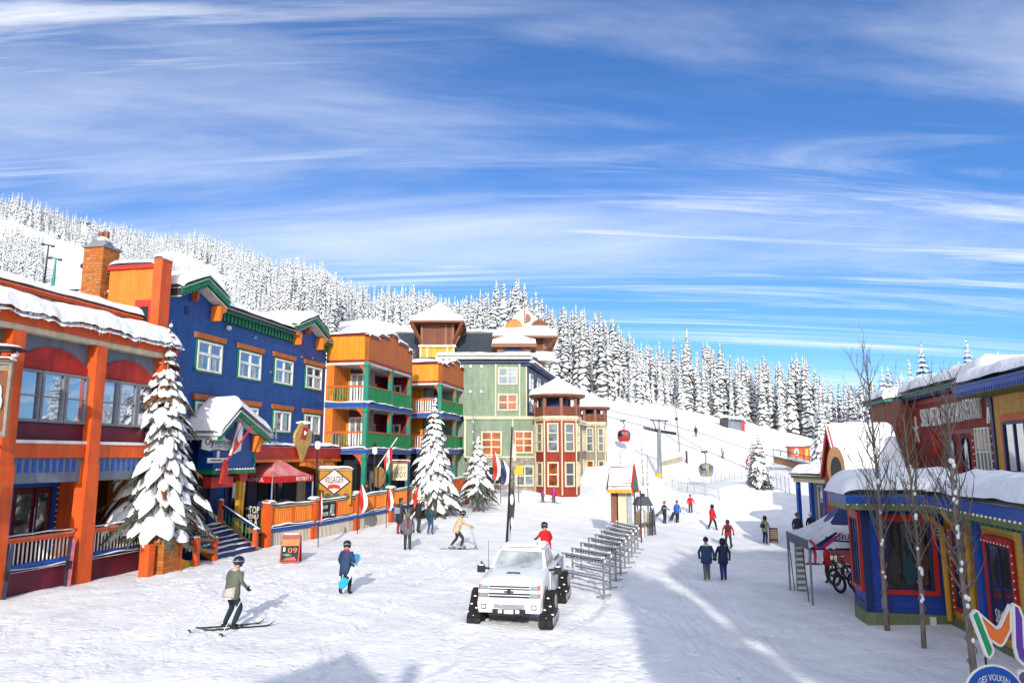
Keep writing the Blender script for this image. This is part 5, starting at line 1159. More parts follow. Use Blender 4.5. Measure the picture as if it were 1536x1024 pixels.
    snowpart(r, lambda b: pillow(b, BF.p(-.6, .6, 3.325), BF.p(2.6, .6, 3.325), BF.p(3.8, -2.4, 3.6), BF.p(-.6, -2.4, 3.33), .6, .6, .0, 40, 16, .12))
    return r
shop()
# ------------------------------------------------------------------ red brick resort building, porch and steep snowy roof beyond
RD = Fr((22.68, 42), (-.2024, -.9793))
def resort():
    r = thing('brick_resort', 'dark red brick building with white letters over its wall and deep roof snow', 'building', (RD.p(5, 0, 0).x, RD.p(5, 0, 0).y, 0))
    part(r, 'wall', 'redbrick', lambda b: b.box(RD, .0, 10.55, -9, 0, -.5, 7.72))
    part(r, 'end_wing', mat('brown_brick', '#9a5236', .8, .12, 3, pattern='siding', pitch=.24), lambda b: b.box(RD.front(0, 0) if False else Fr((RD.p(-.02, -1.3, 0).x, RD.p(-.02, -1.3, 0).y), (-.9793, .2024)), -8, 0, -.1, 5, -.5, 7.0) if False else b.box(RD, -5, -.03, -9, .9, -.5, 7.6))
    part(r, 'band', 'darkred', lambda b: (b.box(RD, 0, 10.5, .001, .1, 7.25, 7.5), b.box(RD, 4, 8.4, .001, .07, 5.55, 5.75)))
    part(r, 'cornice', ['teal', 'navy'], lambda b: (b.box(RD, -.4, 11, -.2, .45, 7.73, 7.95, 0), [b.box(RD, i * .35, i * .35 + .18, .05, .47, 7.55, 7.725, 1) for i in range(30)], b.box(RD, -5.3, -.42, -.2, 1.3, 7.61, 7.8, 0)))
    snowpart(r, lambda b: pillow(b, RD.p(-.6, .6, 7.96), RD.p(11.1, .6, 7.96), RD.p(11.1, -8, 8.7), RD.p(-.6, -8, 8.7), .75, .6, .06, 70, 14, .1))
    snowpart(r, lambda b: pillow(b, RD.p(-5.4, 1.4, 7.81), RD.p(-.3, 1.4, 7.81), RD.p(-.3, -8, 8.5), RD.p(-5.4, -8, 8.5), .6, .5, .06, 40, 14, .1))
    text(RD, 1.75, 4.6, 6.05, 7.0, .06, 'SILVER', M['white'], r, .1)
    text(RD, 4.9, 7.5, 6.1, 7.05, .06, 'MOUNTAIN', M['white'], r, .1)
    text(RD, 7.75, 9.7, 6.15, 7.1, .06, 'RESORT', M['white'], r, .1)
    # tall arched windows
    for s in (5.2, 6.9):
        prof = [(s, 3.6), (s + .8, 3.6), (s + .8, 5.0)] + [(s + .4 + .4 * math.cos(math.pi * i / 8), 5.0 + .45 * math.sin(math.pi * i / 8)) for i in range(1, 8)] + [(s, 5.0)]
        w = part(r, 'arched_window', 'glassd', lambda b: b.prism(RD, prof, -.02, .02))
        part(w, 'frame', 'navy', lambda b: zig(b, RD, [prof[1], prof[2]] + prof[3:] + [prof[0]], .0, .09, .07))
        part(w, 'curtain', 'white', lambda b: b.box(RD, s + .55, s + .75, .021, .04, 3.9, 4.9))
    d = part(r, 'garage_door', 'glassd', lambda b: b.box(RD, 8.5, 10.1, .005, .03, 3.75, 5.75))
    part(d, 'door_frame', 'white', lambda b: ([b.box(RD, 8.5 + i * .385, 8.56 + i * .385, .03, .08, 3.75, 5.75) for i in range(5)] + [b.box(RD, 8.5, 10.1, .03, .075, z, z + .07) for z in (4.65, 5.68)]))
    part(d, 'blind', 'cream', lambda b: [b.box(RD, 8.6 + i * .385, 8.85 + i * .385, .031, .036, 4.8, 5.6) for i in range(4)])
    part(r, 'light_string', 'bulb', lambda b: [b.ball(RD.p(8.3, .08, 3.7 + i * .3), .04, n=6, k=4) for i in range(7)] + [b.ball(RD.p(10.35, .08, 3.6 + i * .35), .04, n=6, k=4) for i in range(10)])
    part(r, 'poster_panel', ['redp', 'grey2'], lambda b: (b.box(RD, 3.2, 4.8, .004, .05, 3.7, 4.0, 1), [b.ball(RD.p(3.5 + .45 * (i % 2), .05, 4.7 + .35 * i), .2, .06, .26, 10, 6, 0) for i in range(3)]))
    part(r, 'star_emblem', 'white', lambda b: b.prism(RD, [(.55 + math.cos(math.pi / 2 + math.pi * i / 5) * (.6 if i % 2 == 0 else .15) * (.5 if i % 2 else 1), 5.9 + math.sin(math.pi / 2 + math.pi * i / 5) * (.8 if i % 2 == 0 else .22)) for i in range(10)], .004, .08))
    part(r, 'crest_emblem', ['white', 'navy'], lambda b: (b.prism(RD, [(10.0, 5.9), (10.15, 5.9), (10.25, 6.35), (10.4, 5.9), (10.55, 5.95), (10.45, 6.6), (10.15, 6.6)], .004, .08, 0), b.prism(RD, [(10.1, 6.65), (10.5, 6.65), (10.6, 7.2), (10.1, 7.3)], .004, .07, 1)))
    # mustard annex at its near end
    part(r, 'annex_wall', 'mustard', lambda b: b.box(RD, 10.56, 18, -8, .05, 2, 7.0))
    part(r, 'annex_corner', 'navy', lambda b: b.box(RD, 10.5, 10.75, .051, .12, 2, 7.0))
    part(r, 'annex_eave', ['blue2', 'olive'], lambda b: (b.box(RD, 10.1, 18, -.5, 1.3, 7.01, 7.2, 1), b.box(RD, 10.05, 18, -.5, 1.34, 7.201, 7.5, 0), [b.box(RD, 10.2 + i * .22, 10.32 + i * .22, 1.2, 1.35, 7.05, 7.2, 0) for i in range(30)]))
    w = window(r, RD, 11.6, 13.6, 3.8, 5.9, .055, 2, 1, 'navy', 'glassd', .12, .1, name='annex_window'); part(w, 'frame', 'orange', lambda b: (b.box(RD, 11.4, 13.6, .055, .12, 5.91, 6.2), b.box(RD, 11.4, 11.59, .055, .12, 3.8, 5.9)))
    snowpart(r, lambda b: pillow(b, RD.p(10.0, 1.4, 7.51), RD.p(18, 1.4, 7.51), RD.p(18, -5, 8.0), RD.p(10.0, -5, 8.0), .6, .5, .06, 40, 12, .1))
resort()
def steep_roof():
    p = at(1262, 690, 38); r = thing('steep_roofed_cabin', 'steep snow covered roof with red and white barge boards left of the brick building', 'cabin', (p.x, 38, -.8))
    xl = xat(1256, 38); F = Fr((xl, 38), (.9793, -.2024)); za = zat(640, 38); zb = zat(716, 38)
    part(r, 'wall', 'redbrick', lambda b: b.box(F, .15, 3.1, -4.26, -.2, -1, zb + .3))
    part(r, 'gable_wall', 'redp', lambda b: b.prism(Fr((F.p(.12, 0, 0).x, F.p(.12, 0, 0).y), (F.n[0], F.n[1])), [(-.2, zb), (3.2, zb), (2.05, za - .2)], .0, .12) if False else b.hexa([F.p(.14, -.1, zb), F.p(.3, -.1, zb), F.p(.3, -4.26, zb), F.p(.14, -4.26, zb), F.p(.14, -2.05, za - .2), F.p(.3, -2.05, za - .2), F.p(.3, -2.2, za - .2), F.p(.14, -2.2, za - .2)]))
    part(r, 'barge_board', ['redp', 'white'], lambda b: (b.bar(F.p(0, .15, zb - .1), F.p(0, -2.13, za), .1, .3, 0), b.bar(F.p(.0, -4.41, zb - .1), F.p(0, -2.13, za), .1, .3, 0), b.bar(F.p(-.04, .12, zb + .15), F.p(-.04, -2.09, za + .1), .05, .12, 1)))
    part(r, 'roof', 'slate', lambda b: (b.hexa([F.p(-.02, .3, zb - .1), F.p(3.2, .3, zb - .1), F.p(3.2, -2.13, za), F.p(-.02, -2.13, za), F.p(-.02, .3, zb), F.p(3.2, .3, zb), F.p(3.2, -2.13, za + .1), F.p(-.02, -2.13, za + .1)]), b.hexa([F.p(-.02, -4.48, zb - .1), F.p(3.2, -4.48, zb - .1), F.p(3.2, -2.13, za - .01), F.p(-.02, -2.13, za - .01), F.p(-.02, -4.48, zb), F.p(3.2, -4.48, zb), F.p(3.2, -2.13, za + .09), F.p(-.02, -2.13, za + .09)])))
    snowpart(r, lambda b: pillow(b, F.p(.05, .35, zb + .02), F.p(3.25, .35, zb + .02), F.p(3.25, -2.2, za + .14), F.p(.05, -2.2, za + .14), .42, .45, .05, 40, 16, .12))
    part(r, 'eave_board', 'redp', lambda b: b.box(F, 1.3, 3.15, .32, .4, zb - .55, zb - .12))
    e = part(r, 'oval_sign', ['wood', 'dark'], lambda b: (b.prism(F, [(-.2 + math.cos(i * math.pi / 10) * .42, zb + .5 + math.sin(i * math.pi / 10) * 1.05) for i in range(20)], .42, .5, 0), b.prism(F, [(-.2 + math.cos(i * math.pi / 10) * .26, zb + .35 + math.sin(i * math.pi / 10) * .7) for i in range(20)], .5, .53, 1)))
steep_roof()
def porch():
    F = Fr((xat(1190, 50), 50), (.25, -1)); 
    r = thing('blue_post_porch', 'low snowy roofed porch with blue posts and a round sign', 'porch', (F.p(2, 0, 0).x, F.p(2, 0, 0).y, -1))
    zr = zat(707, 48) - .2; L_ = 7.4
    part(r, 'roof', 'olive', lambda b: b.box(F, -.1, L_, -4, .2, zr - .25, zr))
    snowpart(r, lambda b: pillow(b, F.p(-.2, .35, zr + .01), F.p(L_, .35, zr + .01), F.p(L_, -4, zr + .1), F.p(-.2, -4, zr + .1), .55, .5, .05, 50, 14, .2))
    for i in range(6):
        part(r, 'post', 'blue2', lambda b: b.box(F, .1 + i * 1.35, .32 + i * 1.35, -.2, .02, -1.3, zr - .26))
    part(r, 'back_wall', ['grey', 'glass'], lambda b: (b.box(F, 0, L_, -4, -1.4, -1.3, zr - .26, 0),))
    for i in range(3): window(r, Fr((F.p(0, -1.4, 0).x, F.p(0, -1.4, 0).y), F.d), .5 + i * 2.6, 2.3 + i * 2.6, -.2, zr - .7, .01, 2, 1, 'white', 'glass')
    part(r, 'fascia', 'cream', lambda b: b.box(F, 0, L_, .03, .1, zr - .5, zr - .26))
    G = F.front(4.6, -1.3)
    sg = part(r, 'round_sign', ['cream', 'black', 'rust'], lambda b: (b.box(G, .0, 1.75, -.02, .0, zr - 2.6, zr - .6, 2), b.prism(G, [(.85 + math.cos(i * math.pi / 14) * .82, zr - 1.55 + math.sin(i * math.pi / 14) * .82) for i in range(28)], .001, .06, 1), b.prism(G, [(.85 + math.cos(i * math.pi / 14) * .72, zr - 1.55 + math.sin(i * math.pi / 14) * .72) for i in range(28)], .061, .08, 0)))
    part(sg, 'mark', 'black', lambda b: (b.prism(G, [(.85 + math.cos(i * math.pi / 10) * .4, zr - 1.5 + math.sin(i * math.pi / 10) * .4) for i in range(20)], .081, .09), b.box(G, .3, 1.4, .081, .09, zr - 2.05, zr - 1.9)))
    part(sg, 'stripe', 'cream', lambda b: [b.bar(G.p(.55, .095, zr - 1.6 + i * .12), G.p(1.15, .095, zr - 1.45 + i * .12), .01, .05) for i in range(3)])
porch()
# ------------------------------------------------------------------ conifers
WHITE_FIR = mat('snow_crust', '#eef0f2', .8, .06, 6)
FROST = mat('dark_needles', '#41463d', .85, .45, 5)  # dark needle colour beneath the snow
def fir_arrays(seed, npad, slim, droop=.55, dark=.8):
    """unit-height snow plastered fir: drooping folded boughs, snow on top and needles beneath"""
    rs = random.Random(seed); V_ = []; F_ = []; M_ = []
    def tri(a, b, c, m):
        k = len(V_); V_.extend([a, b, c]); F_.append((k, k + 1, k + 2)); M_.append(m)
    n = 5
    for i in range(n):
        a0, a1 = 2 * math.pi * i / n, 2 * math.pi * (i + 1) / n
        tri((math.cos(a0) * .02, math.sin(a0) * .02, 0), (math.cos(a1) * .02, math.sin(a1) * .02, 0), (0, 0, .95), 2)
        tri((math.cos(a0) * slim * .28, math.sin(a0) * slim * .28, .08), (math.cos(a1) * slim * .28, math.sin(a1) * slim * .28, .08), (0, 0, .93), 1)
    for i in range(npad):
        k = (i + .5) / npad; z = .03 + .94 * (k ** 1.12); r = slim * (1 - z) ** .72 * (.62 + .6 * rs.random()) + .007
        if rs.random() < .06: continue
        an = i * 2.39996 + rs.random() * .7; w = r * (.42 + .26 * rs.random()) + .004; d = r * (droop + .5 * rs.random())
        ca, sa = math.cos(an), math.sin(an)
        def P(x, y, zz): return (ca * x - sa * y, sa * x + ca * y, zz)
        rt = P(r * .08, 0, z + r * .22); lf = P(r * .62, -w, z - d * .62 - r * .1); tp = P(r, 0, z - d); rg = P(r * .62, w, z - d * .62 - r * .1)
        md = P(r * .58, 0, z - d * .28 + r * .14)
        for a, b in ((rt, lf), (lf, tp), (tp, rg), (rg, rt)): tri(a, b, md, 0)
        s = 1.12; q = -r * .16 - .004
        lo = [P(r * .05, 0, z + q * .4), P(r * .64, -w * s, z - d * .66 + q), P(r * 1.1, 0, z - d * 1.08 + q), P(r * .64, w * s, z - d * .66 + q)]
        if rs.random() < dark: tri(lo[0], lo[1], lo[2], 1); tri(lo[0], lo[2], lo[3], 1)
    # leader
    tri((-.006, 0, .93), (.006, 0, .93), (0, 0, 1.02), 0)
    return np.array(V_), np.array(F_), np.array(M_)
FIRS = [fir_arrays(11 + i, 170, (.085, .10, .075, .115, .09, .08)[i], (.7, .6, .85, .6, .75, .6)[i], .75) for i in range(6)]
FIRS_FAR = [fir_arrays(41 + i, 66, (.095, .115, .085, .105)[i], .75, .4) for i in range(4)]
def np_mesh(name, Vv, Ff, Mm, mats):
    me = bpy.data.meshes.new(name)
    me.vertices.add(len(Vv)); me.vertices.foreach_set('co', np.ascontiguousarray(Vv, dtype=np.float32).ravel())
    me.loops.add(Ff.size); me.loops.foreach_set('vertex_index', np.ascontiguousarray(Ff, dtype=np.int32).ravel())
    me.polygons.add(len(Ff)); me.polygons.foreach_set('loop_start', np.arange(0, Ff.size, 3, dtype=np.int32)); me.polygons.foreach_set('loop_total', np.full(len(Ff), 3, dtype=np.int32))
    me.polygons.foreach_set('material_index', np.ascontiguousarray(Mm, dtype=np.int32))
    for m in mats: me.materials.append(m)
    me.update(); me.validate()
    return me
def project(x, y, z):
    zz = z - EYE; yy = y * CP + zz * SP; vv = -y * SP + zz * CP
    return CU + FPX * x / yy, CV - FPX * vv / yy
def inside(u, v, poly):
    c = np.zeros(u.shape, bool); n = len(poly)
    for i in range(n):
        (x0, y0), (x1, y1) = poly[i], poly[(i + 1) % n]
        if y0 == y1: continue
        c ^= ((y0 > v) != (y1 > v)) & (u < (x1 - x0) * (v - y0) / (y1 - y0) + x0)
    return c
# open pistes on the hill (survey outlines of their edges)
PISTES = [[(-60, 318), (20, 333), (120, 372), (150, 372), (170, 480), (58, 480), (62, 385), (-60, 352)],
          [(236, 382), (262, 378), (322, 404), (338, 428), (352, 468), (390, 505), (250, 505), (300, 440), (262, 420)],
          [(395, 442), (430, 452), (420, 466), (395, 458)],
          [(500, 482), (560, 478), (640, 500), (640, 560), (500, 560)]]
def forest():
    rs = np.random.RandomState(21)
    N_ = 60000
    u = rs.uniform(-330, 1850, N_); Y = 130 + (rs.rand(N_) ** .75) * 500
    x = (u - CU) / FPX * Y / .988
    # the wood covers the ridge; its lower edge follows the top of the open slopes
    lo = np.interp(u, [-330, 0, 60, 170, 350, 480, 620, 800, 870, 900, 1000, 1060, 1130, 1200, 1260, 1300, 1850], [250, 290, 250, 230, 205, 175, 160, 150, 148, 150, 163, 172, 186, 188, 168, 150, 140])
    hi = np.interp(u, [-330, 0, 200, 300, 400, 500, 600, 700, 800, 900, 1000, 1100, 1200, 1300, 1850], [610, 590, 615, 595, 520, 455, 378, 335, 295, 270, 250, 240, 240, 215, 215])
    ok = (Y > lo) & (Y < hi)
    x, Y, u = x[ok], Y[ok], u[ok]
    z = ground_np(x, Y)
    pu, pv = project(x, Y, z)
    k = np.ones(len(x), bool)
    for p in PISTES: k &= ~inside(pu, pv, p)
    x, Y, z, pu, pv = x[k], Y[k], z[k], pu[k], pv[k]
    # thin out so that trees keep their distance
    cell = {}; keep = []
    md = np.interp(Y, [130, 260, 600], [2.5, 3.0, 4.0])
    for i in rs.permutation(len(x)):
        c = (int(x[i] // 4.2), int(Y[i] // 4.2)); good = True
        for a in (-1, 0, 1):
            for b in (-1, 0, 1):
                for j in cell.get((c[0] + a, c[1] + b), ()):
                    if (x[i] - x[j]) ** 2 + (Y[i] - Y[j]) ** 2 < md[i] ** 2: good = False; break
                if not good: break
            if not good: break
        if good: cell.setdefault(c, []).append(i); keep.append(i)
    keep = np.array(keep); x, Y, z, pu, pv = x[keep], Y[keep], z[keep], pu[keep], pv[keep]
    h = rs.uniform(7.5, 17.5, len(x)) * np.interp(pu, [0, 500, 760, 1000, 1100, 1400], [.95, .95, 1.05, 1.1, 1.08, 1.0]) * (1 + .12 * np.sin(pu / 23.) + .1 * np.sin(pu / 61. + 1))
    show = h / Y * ((pu > -20) & (pu < 1556) & ~((pv < 900) & (pu < 250) & (pv > 470)))
    hidden = ((pu > 470) & (pu < 800) & (pv > 560)) | (pu > 1345)
    show = np.where(hidden, 0, show)
    order = np.argsort(-show)
    near, rest = order[:285], order[285:]
    meshes = [np_mesh('conifer', V_ * 1.0, F_, M_, [WHITE_FIR, FROST, M['bark']]) for V_, F_, M_ in FIRS]
    for n, i in enumerate(near):
        o = bpy.data.objects.new('conifer', meshes[rs.randint(len(meshes))]); COL.objects.link(o)
        o.location = (x[i], Y[i], z[i] - .2); s = h[i]; o.scale = (s * rs.uniform(.85, 1.25), s * rs.uniform(.85, 1.25), s); o.rotation_euler = (rs.uniform(-.03, .03), rs.uniform(-.03, .03), rs.uniform(0, 6.28))
        tag(o, 'tall snow plastered conifer in the wood along the top of the ski slope', 'tree', 'conifers of the wood on the ski hill')
    VV, FF, MM = [], [], []; off = 0
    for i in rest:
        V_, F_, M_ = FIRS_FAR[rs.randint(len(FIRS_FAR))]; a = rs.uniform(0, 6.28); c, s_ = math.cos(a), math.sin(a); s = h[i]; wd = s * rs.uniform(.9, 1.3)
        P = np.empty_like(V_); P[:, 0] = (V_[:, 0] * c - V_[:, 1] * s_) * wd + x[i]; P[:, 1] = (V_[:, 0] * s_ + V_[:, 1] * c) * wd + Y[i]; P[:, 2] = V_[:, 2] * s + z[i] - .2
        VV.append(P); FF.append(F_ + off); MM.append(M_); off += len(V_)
    me = np_mesh('distant_forest', np.concatenate(VV), np.concatenate(FF), np.concatenate(MM), [WHITE_FIR, mat('pale_needles', '#787c76', .85, .3, .5), M['bark']])  # paler needle colour for the far trees
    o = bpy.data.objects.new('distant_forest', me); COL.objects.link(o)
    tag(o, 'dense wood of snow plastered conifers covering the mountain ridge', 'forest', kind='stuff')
    print('forest trees', len(x))
forest()

def spruce(name, label, loc, H, Rb, seed, levels=26, z0=.12, group=None, needle_bottom=True, rust=True, fine=1.0, frost=.25, asym=0.0):
    """near spruce: trunk, boughs with hanging needles, and a separate load of snow lying on them"""
    rs = random.Random(seed)
    r = thing(name, label, 'tree', loc, group); L0 = Vector(loc)
    t = MB(); t.tube([L0 + Vector((0, 0, -.3)), L0 + Vector((.02 * H * .1, 0, H * .3)), L0 + Vector((0, 0, H * .97))], [Rb * .085, Rb * .065, .012], 8); t.build('trunk', M['bark'], r, True)
    c = MB(); s = MB()
    for l in range(levels):
        k = l / (levels - 1); zz = H * (z0 + (.985 - z0) * k ** .95)
        rad = Rb * ((1 - k) ** .82) * (.86 + .3 * rs.random()) + .05 * (1 - k) + .03
        nb = max(3, int(round((8 - 4.5 * k))))
        a0 = rs.random() * 6.28
        for b in range(nb):
            an = a0 + 2 * math.pi * b / nb + rs.uniform(-.35, .35); Lb = rad * rs.uniform(.68, 1.12) * (1 + asym * math.cos(an))
            for sub, sl in ((0, 1.0), (-.38, .82), (.38, .82), (-.85, .56), (.85, .56)):
                if sub and (Lb < .35 or rs.random() < .2 or (abs(sub) > .5 and Lb < .8)): continue
                ab = an + sub * rs.uniform(.7, 1.1); La = Lb * sl * rs.uniform(.88, 1.1); dr = rs.uniform(.55, 1.0) * (.7 + 1.5 * k if k < .2 else 1.0 if k < .8 else .75) + abs(sub) * .12; lift = .12
                ca, sa = math.cos(ab), math.sin(ab)
                w0 = La * rs.uniform(.075, .12) + .04
                def C(q): return La * q, zz + lift * La * q - dr * La * q ** 1.75
                def W(q): return w0 * (.3 + 1.0 * math.sin(math.pi * min(1, q * .8 + .1))) * (1 - .5 * max(0, q - .7) / .3)
                def Pt(x, y, z): return L0 + Vector((ca * x - sa * y, sa * x + ca * y, z))
                bare = rs.random() < frost * (1 - k / .34) * 1.3 if k < .34 else rs.random() < .05
                fm = 1 if rust and rs.random() < (.55 if k > .6 else .08) else 0
                for side in (-1, 1):
                    nn = int(8 * fine) + 3
                    for i in range(nn):
                        q = .12 + .88 * (i + rs.random()) / nn; x, z = C(q); w = W(q)
                        y = side * w * rs.uniform(.4, 1.05); ln = (.09 + .13 * rs.random()) * (La * .5 + .3)
                        base = Pt(x, y * .6, z - .02); tip = Pt(x + ln * rs.uniform(.2, .9), y * rs.uniform(1.0, 1.6) + side * ln * .45, z - ln * rs.uniform(.5, 1.25) - .03)
                        wd = ln * .13 + .01
                        c.poly([base + Vector((ca * wd, sa * wd, 0)), base - Vector((ca * wd, sa * wd, .02)), tip], fm)
                tx, tz = C(1.0)
                for i in range(3):
                    b0 = Pt(C(.85)[0], rs.uniform(-.3, .3) * w0, C(.85)[1] - .02); tp = Pt(tx + rs.uniform(.04, .14) * La, rs.uniform(-.6, .6) * w0, tz - .1 * La - .03)
                    c.poly([b0 + Vector((-sa * .025, ca * .025, 0)), b0 - Vector((-sa * .025, ca * .025, 0)), tp], fm)
                prev = None
                for i in range(4):
                    q = .08 + .88 * i / 3; x, z = C(q); w = W(q) * .7
                    row = (Pt(x, -w, z - .08 * w0 - .05), Pt(x, 0, z - .02), Pt(x, w, z - .08 * w0 - .05))
                    if prev: c.poly([prev[0], row[0], row[1], prev[1]], fm); c.poly([prev[1], row[1], row[2], prev[2]], fm)
                    prev = row
                if bare: continue
                q0_ = rs.uniform(.03, .25); q1_ = rs.uniform(.8, 1.0); cut = rs.uniform(.35, .65)
                spans = [(q0_, q1_)] if rs.random() < .65 or La < .5 else [(q0_, q0_ + (q1_ - q0_) * cut), (q0_ + (q1_ - q0_) * (cut + rs.uniform(-.04, .1)), q1_)]
                for qs, qe in spans:
                  th = w0 * rs.uniform(.6, 1.35); ph = rs.random() * 9
                  def fn(u, v):
                    q = qs + (qe - qs) * u; x, z = C(q); w = W(q) * 1.02 * math.sqrt(max(0, 1 - (2 * u - 1) ** 4)); a = math.pi * v
                    hgt = th * (1 - (2 * u - 1) ** 4) * (1 + .35 * math.sin(u * 6 + ph) + .2 * math.sin(u * 15 + ph * 2))
                    y = -math.cos(a) * w * (1 + .22 * math.sin(u * 8 + ph + (3 if v > .5 else 0)))
                    return Pt(x, y, z + math.sin(a) ** .8 * hgt - .3 * w * abs(math.cos(a)) ** 2)
                  s.grid(fn, 6, 5)
    for i in range(5):
        s.ball(L0 + Vector((rs.uniform(-.07, .07), rs.uniform(-.07, .07), H * (.9 + .022 * i))), .13 - .015 * i, .12 - .015 * i, .09, 8, 5)
    c.tube([L0 + Vector((0, 0, H * .93)), L0 + Vector((.02, 0, H * 1.01))], [.03, .012], 5, 1)
    c.build('crown', [M['needle'], M['needleb']], r, recalc=False)
    s.build('snow_load', SNOW, r, True)
    return r
def vh(u, vb, vt):
    p = gp(u, vb); r = zat(vt, p.y); return p, r - p.z
p, h = gp(212, 853), 0
h = zat(482, p.y) - p.z
p.x += .35; p.y += .3
spruce('snowy_spruce', 'biggest spruce, loaded with snow, in front of the orange restaurant', p, h, 2.3, 3, 21, .19, fine=1.0, frost=.25)
p = onground(651, 52.0); spruce('snowy_spruce', 'middle sized snow loaded spruce in front of the balcony wings', p, zat(596, 52) - p.z, 2.35, 9, 20, .12, rust=False, frost=.3)
p = onground(717, 55.5); spruce('snowy_spruce', 'small rounded snow loaded spruce by the red flags at the fence end', p, zat(654, 55.5) - p.z, 1.75, 14, 13, .24, rust=False, frost=.7)
p = gp(1141, 731); spruce('slope_spruce', 'taller of two slim frosted spruces alone on the ski slope', p, zat(650, p.y) - p.z, 1.3, 31, 18, .05, rust=True, frost=.4)
p = onground(1129.5, p.y + 1.2); spruce('slope_spruce', 'shorter, thinner of two slim frosted spruces alone on the ski slope', p, zat(655, p.y) - p.z, .8, 32, 15, .05, rust=False, frost=.4)
p = onground(1395, 62); spruce('snowy_spruce', 'tall spruce rising behind the snowy roof of the brick building', p, zat(515, 62) - p.z, 2.0, 40, 26, .2, rust=False, fine=.7)
p = onground(1466, 66); spruce('snowy_spruce', 'spruce top just clearing the roof ridge above the resort lettering', p, zat(509, 66) - p.z, 2.0, 41, 26, .2, rust=False, fine=.7)
p = onground(1375, 75); spruce('snowy_spruce', 'thin spruce spire left of the roof of the brick building', p, zat(538, 75) - p.z, 1.0, 42, 24, .2, rust=False, fine=.7)
p = onground(1333, 78); spruce('snowy_spruce', 'white plastered spruce between the steep cabin roof and the brick building', p, zat(548, 78) - p.z, 1.9, 43, 24, .15, rust=False, fine=.7)
p = onground(1236, 84); spruce('snowy_spruce', 'broad dark spruce standing next to the orange hut', p, zat(600, 84) - p.z, 2.2, 44, 20, .05, rust=False, fine=.7)

# ------------------------------------------------------------------ bare trees
def bare_tree(label, loc, H, seed, spread=.16, trunk=.07, nb=26, first=.3, lean=(0, 0), lights=True, group='bare street trees before the mustard shop', name='bare_tree', sub=2, upright=.85):
    rs = random.Random(seed); L0 = Vector(loc); r = thing(name, label, 'tree', loc, group)
    t = MB(); pts = []; n = 9
    for i in range(n + 1):
        k = i / n; pts.append(L0 + Vector((lean[0] * k * H + .05 * math.sin(k * 5 + seed), lean[1] * k * H + .04 * math.cos(k * 4 + seed), H * k - .15)))
    t.tube(pts, [trunk * (1 - .82 * i / n) for i in range(n + 1)], 7); t.build('trunk', M['bark'], r, True)
    c = MB()
    def grow(p, d, L_, rad, lv):
        ps = [p]; dd = d.copy(); m = 4
        for i in range(m):
            dd = (dd + Vector((rs.uniform(-.22, .22), rs.uniform(-.22, .22), rs.uniform(.02, .3)))).normalized(); ps.append(ps[-1] + dd * (L_ / m))
        c.tube(ps, [rad * (1 - .8 * i / m) for i in range(m + 1)], 4, 0, False)
        if lv > 0:
            for _ in range(rs.randint(2, 4)):
                i = rs.randint(1, m); an = rs.uniform(0, 6.28); side = Vector((math.cos(an), math.sin(an), .55)).normalized()
                grow(ps[i], (dd * .55 + side * .6).normalized(), L_ * rs.uniform(.35, .6), rad * .5, lv - 1)
    for b in range(nb):
        k = first + (1 - first) * (b / nb) ** 1.05; i = min(n - 1, int(k * n)); f = k * n - i; p = pts[i].lerp(pts[i + 1], f)
        an = b * 2.4 + rs.random(); d = Vector((math.cos(an), math.sin(an), upright + .5 + rs.random() * .9)).normalized()
        grow(p, d, H * spread * rs.uniform(.8, 1.5) * (1.2 - .7 * k), trunk * .34 * (1.15 - .6 * k), sub)
    c.build('crown', M['twig'], r, True, recalc=False)
    sn = MB()
    for _ in range(16):
        k = rs.uniform(.25, .8); i = int(k * n); p = pts[i]; sn.ball(p + Vector((rs.uniform(-.04, .04), -.05, rs.uniform(-.1, .1))), .045, .04, .06, 6, 4)
    sn.build('snow_load', SNOW, r, True)
    if lights:
        l = MB(); q = []
        for i in range(60):
            k = .12 + .6 * i / 60; j = min(n - 1, int(k * n)); p = pts[j].lerp(pts[j + 1], k * n - j); a = i * .9; rr = trunk * 1.25
            q.append(p + Vector((math.cos(a) * rr, math.sin(a) * rr, 0)))
        l.tube(q, .012, 4)
        l.build('light_string', M['grey2'], r)
    return r
p = gp(1334, 946); bare_tree('bare street tree farthest along, before the red framed bay window', p, zat(540, p.y) - p.z, 5, .2, .082, 36, .3, (-.012, .0))
p = gp(1388, 972); bare_tree('thin bare street tree in the middle, its trunk wrapped in fairy lights', p, zat(612, p.y) - p.z, 6, .2, .07, 32, .34, (-.008, .0))
p = onground(1428, 15.8); bare_tree('bare street tree nearest the big colourful letter, branching into the resort sign', p, zat(585, 15.8) - p.z, 8, .2, .08, 30, .34, (-.0, .0))
p = onground(930, 72); bare_tree('small bare sapling behind the slatted kiosk roof', p, 3.9, 17, .3, .05, 12, .3, (0, 0), False, 'bare saplings on the slope', 'bare_sapling', 1)
p = onground(709, 63); bare_tree('thin bare poplar against the sage green wall', p, zat(598, 63) - p.z, 18, .12, .05, 26, .35, (0, 0), False, 'bare saplings on the slope', 'bare_sapling', 1, 2.5)
for u, v, Y in ((970, 676, 66), (963, 650, 74), (948, 690, 68)):
    p = onground(u, Y); bare_tree({970: 'pale split bare stem right of the kiosk', 963: 'tall leaning bare stem behind the kiosk', 948: 'short bare stem close to the kiosk gable'}[u], p, zat(v, Y) - p.z, u, .14, .07, 7, .3, (.01, 0), False, 'bare saplings on the slope', 'bare_sapling', 1, 2)
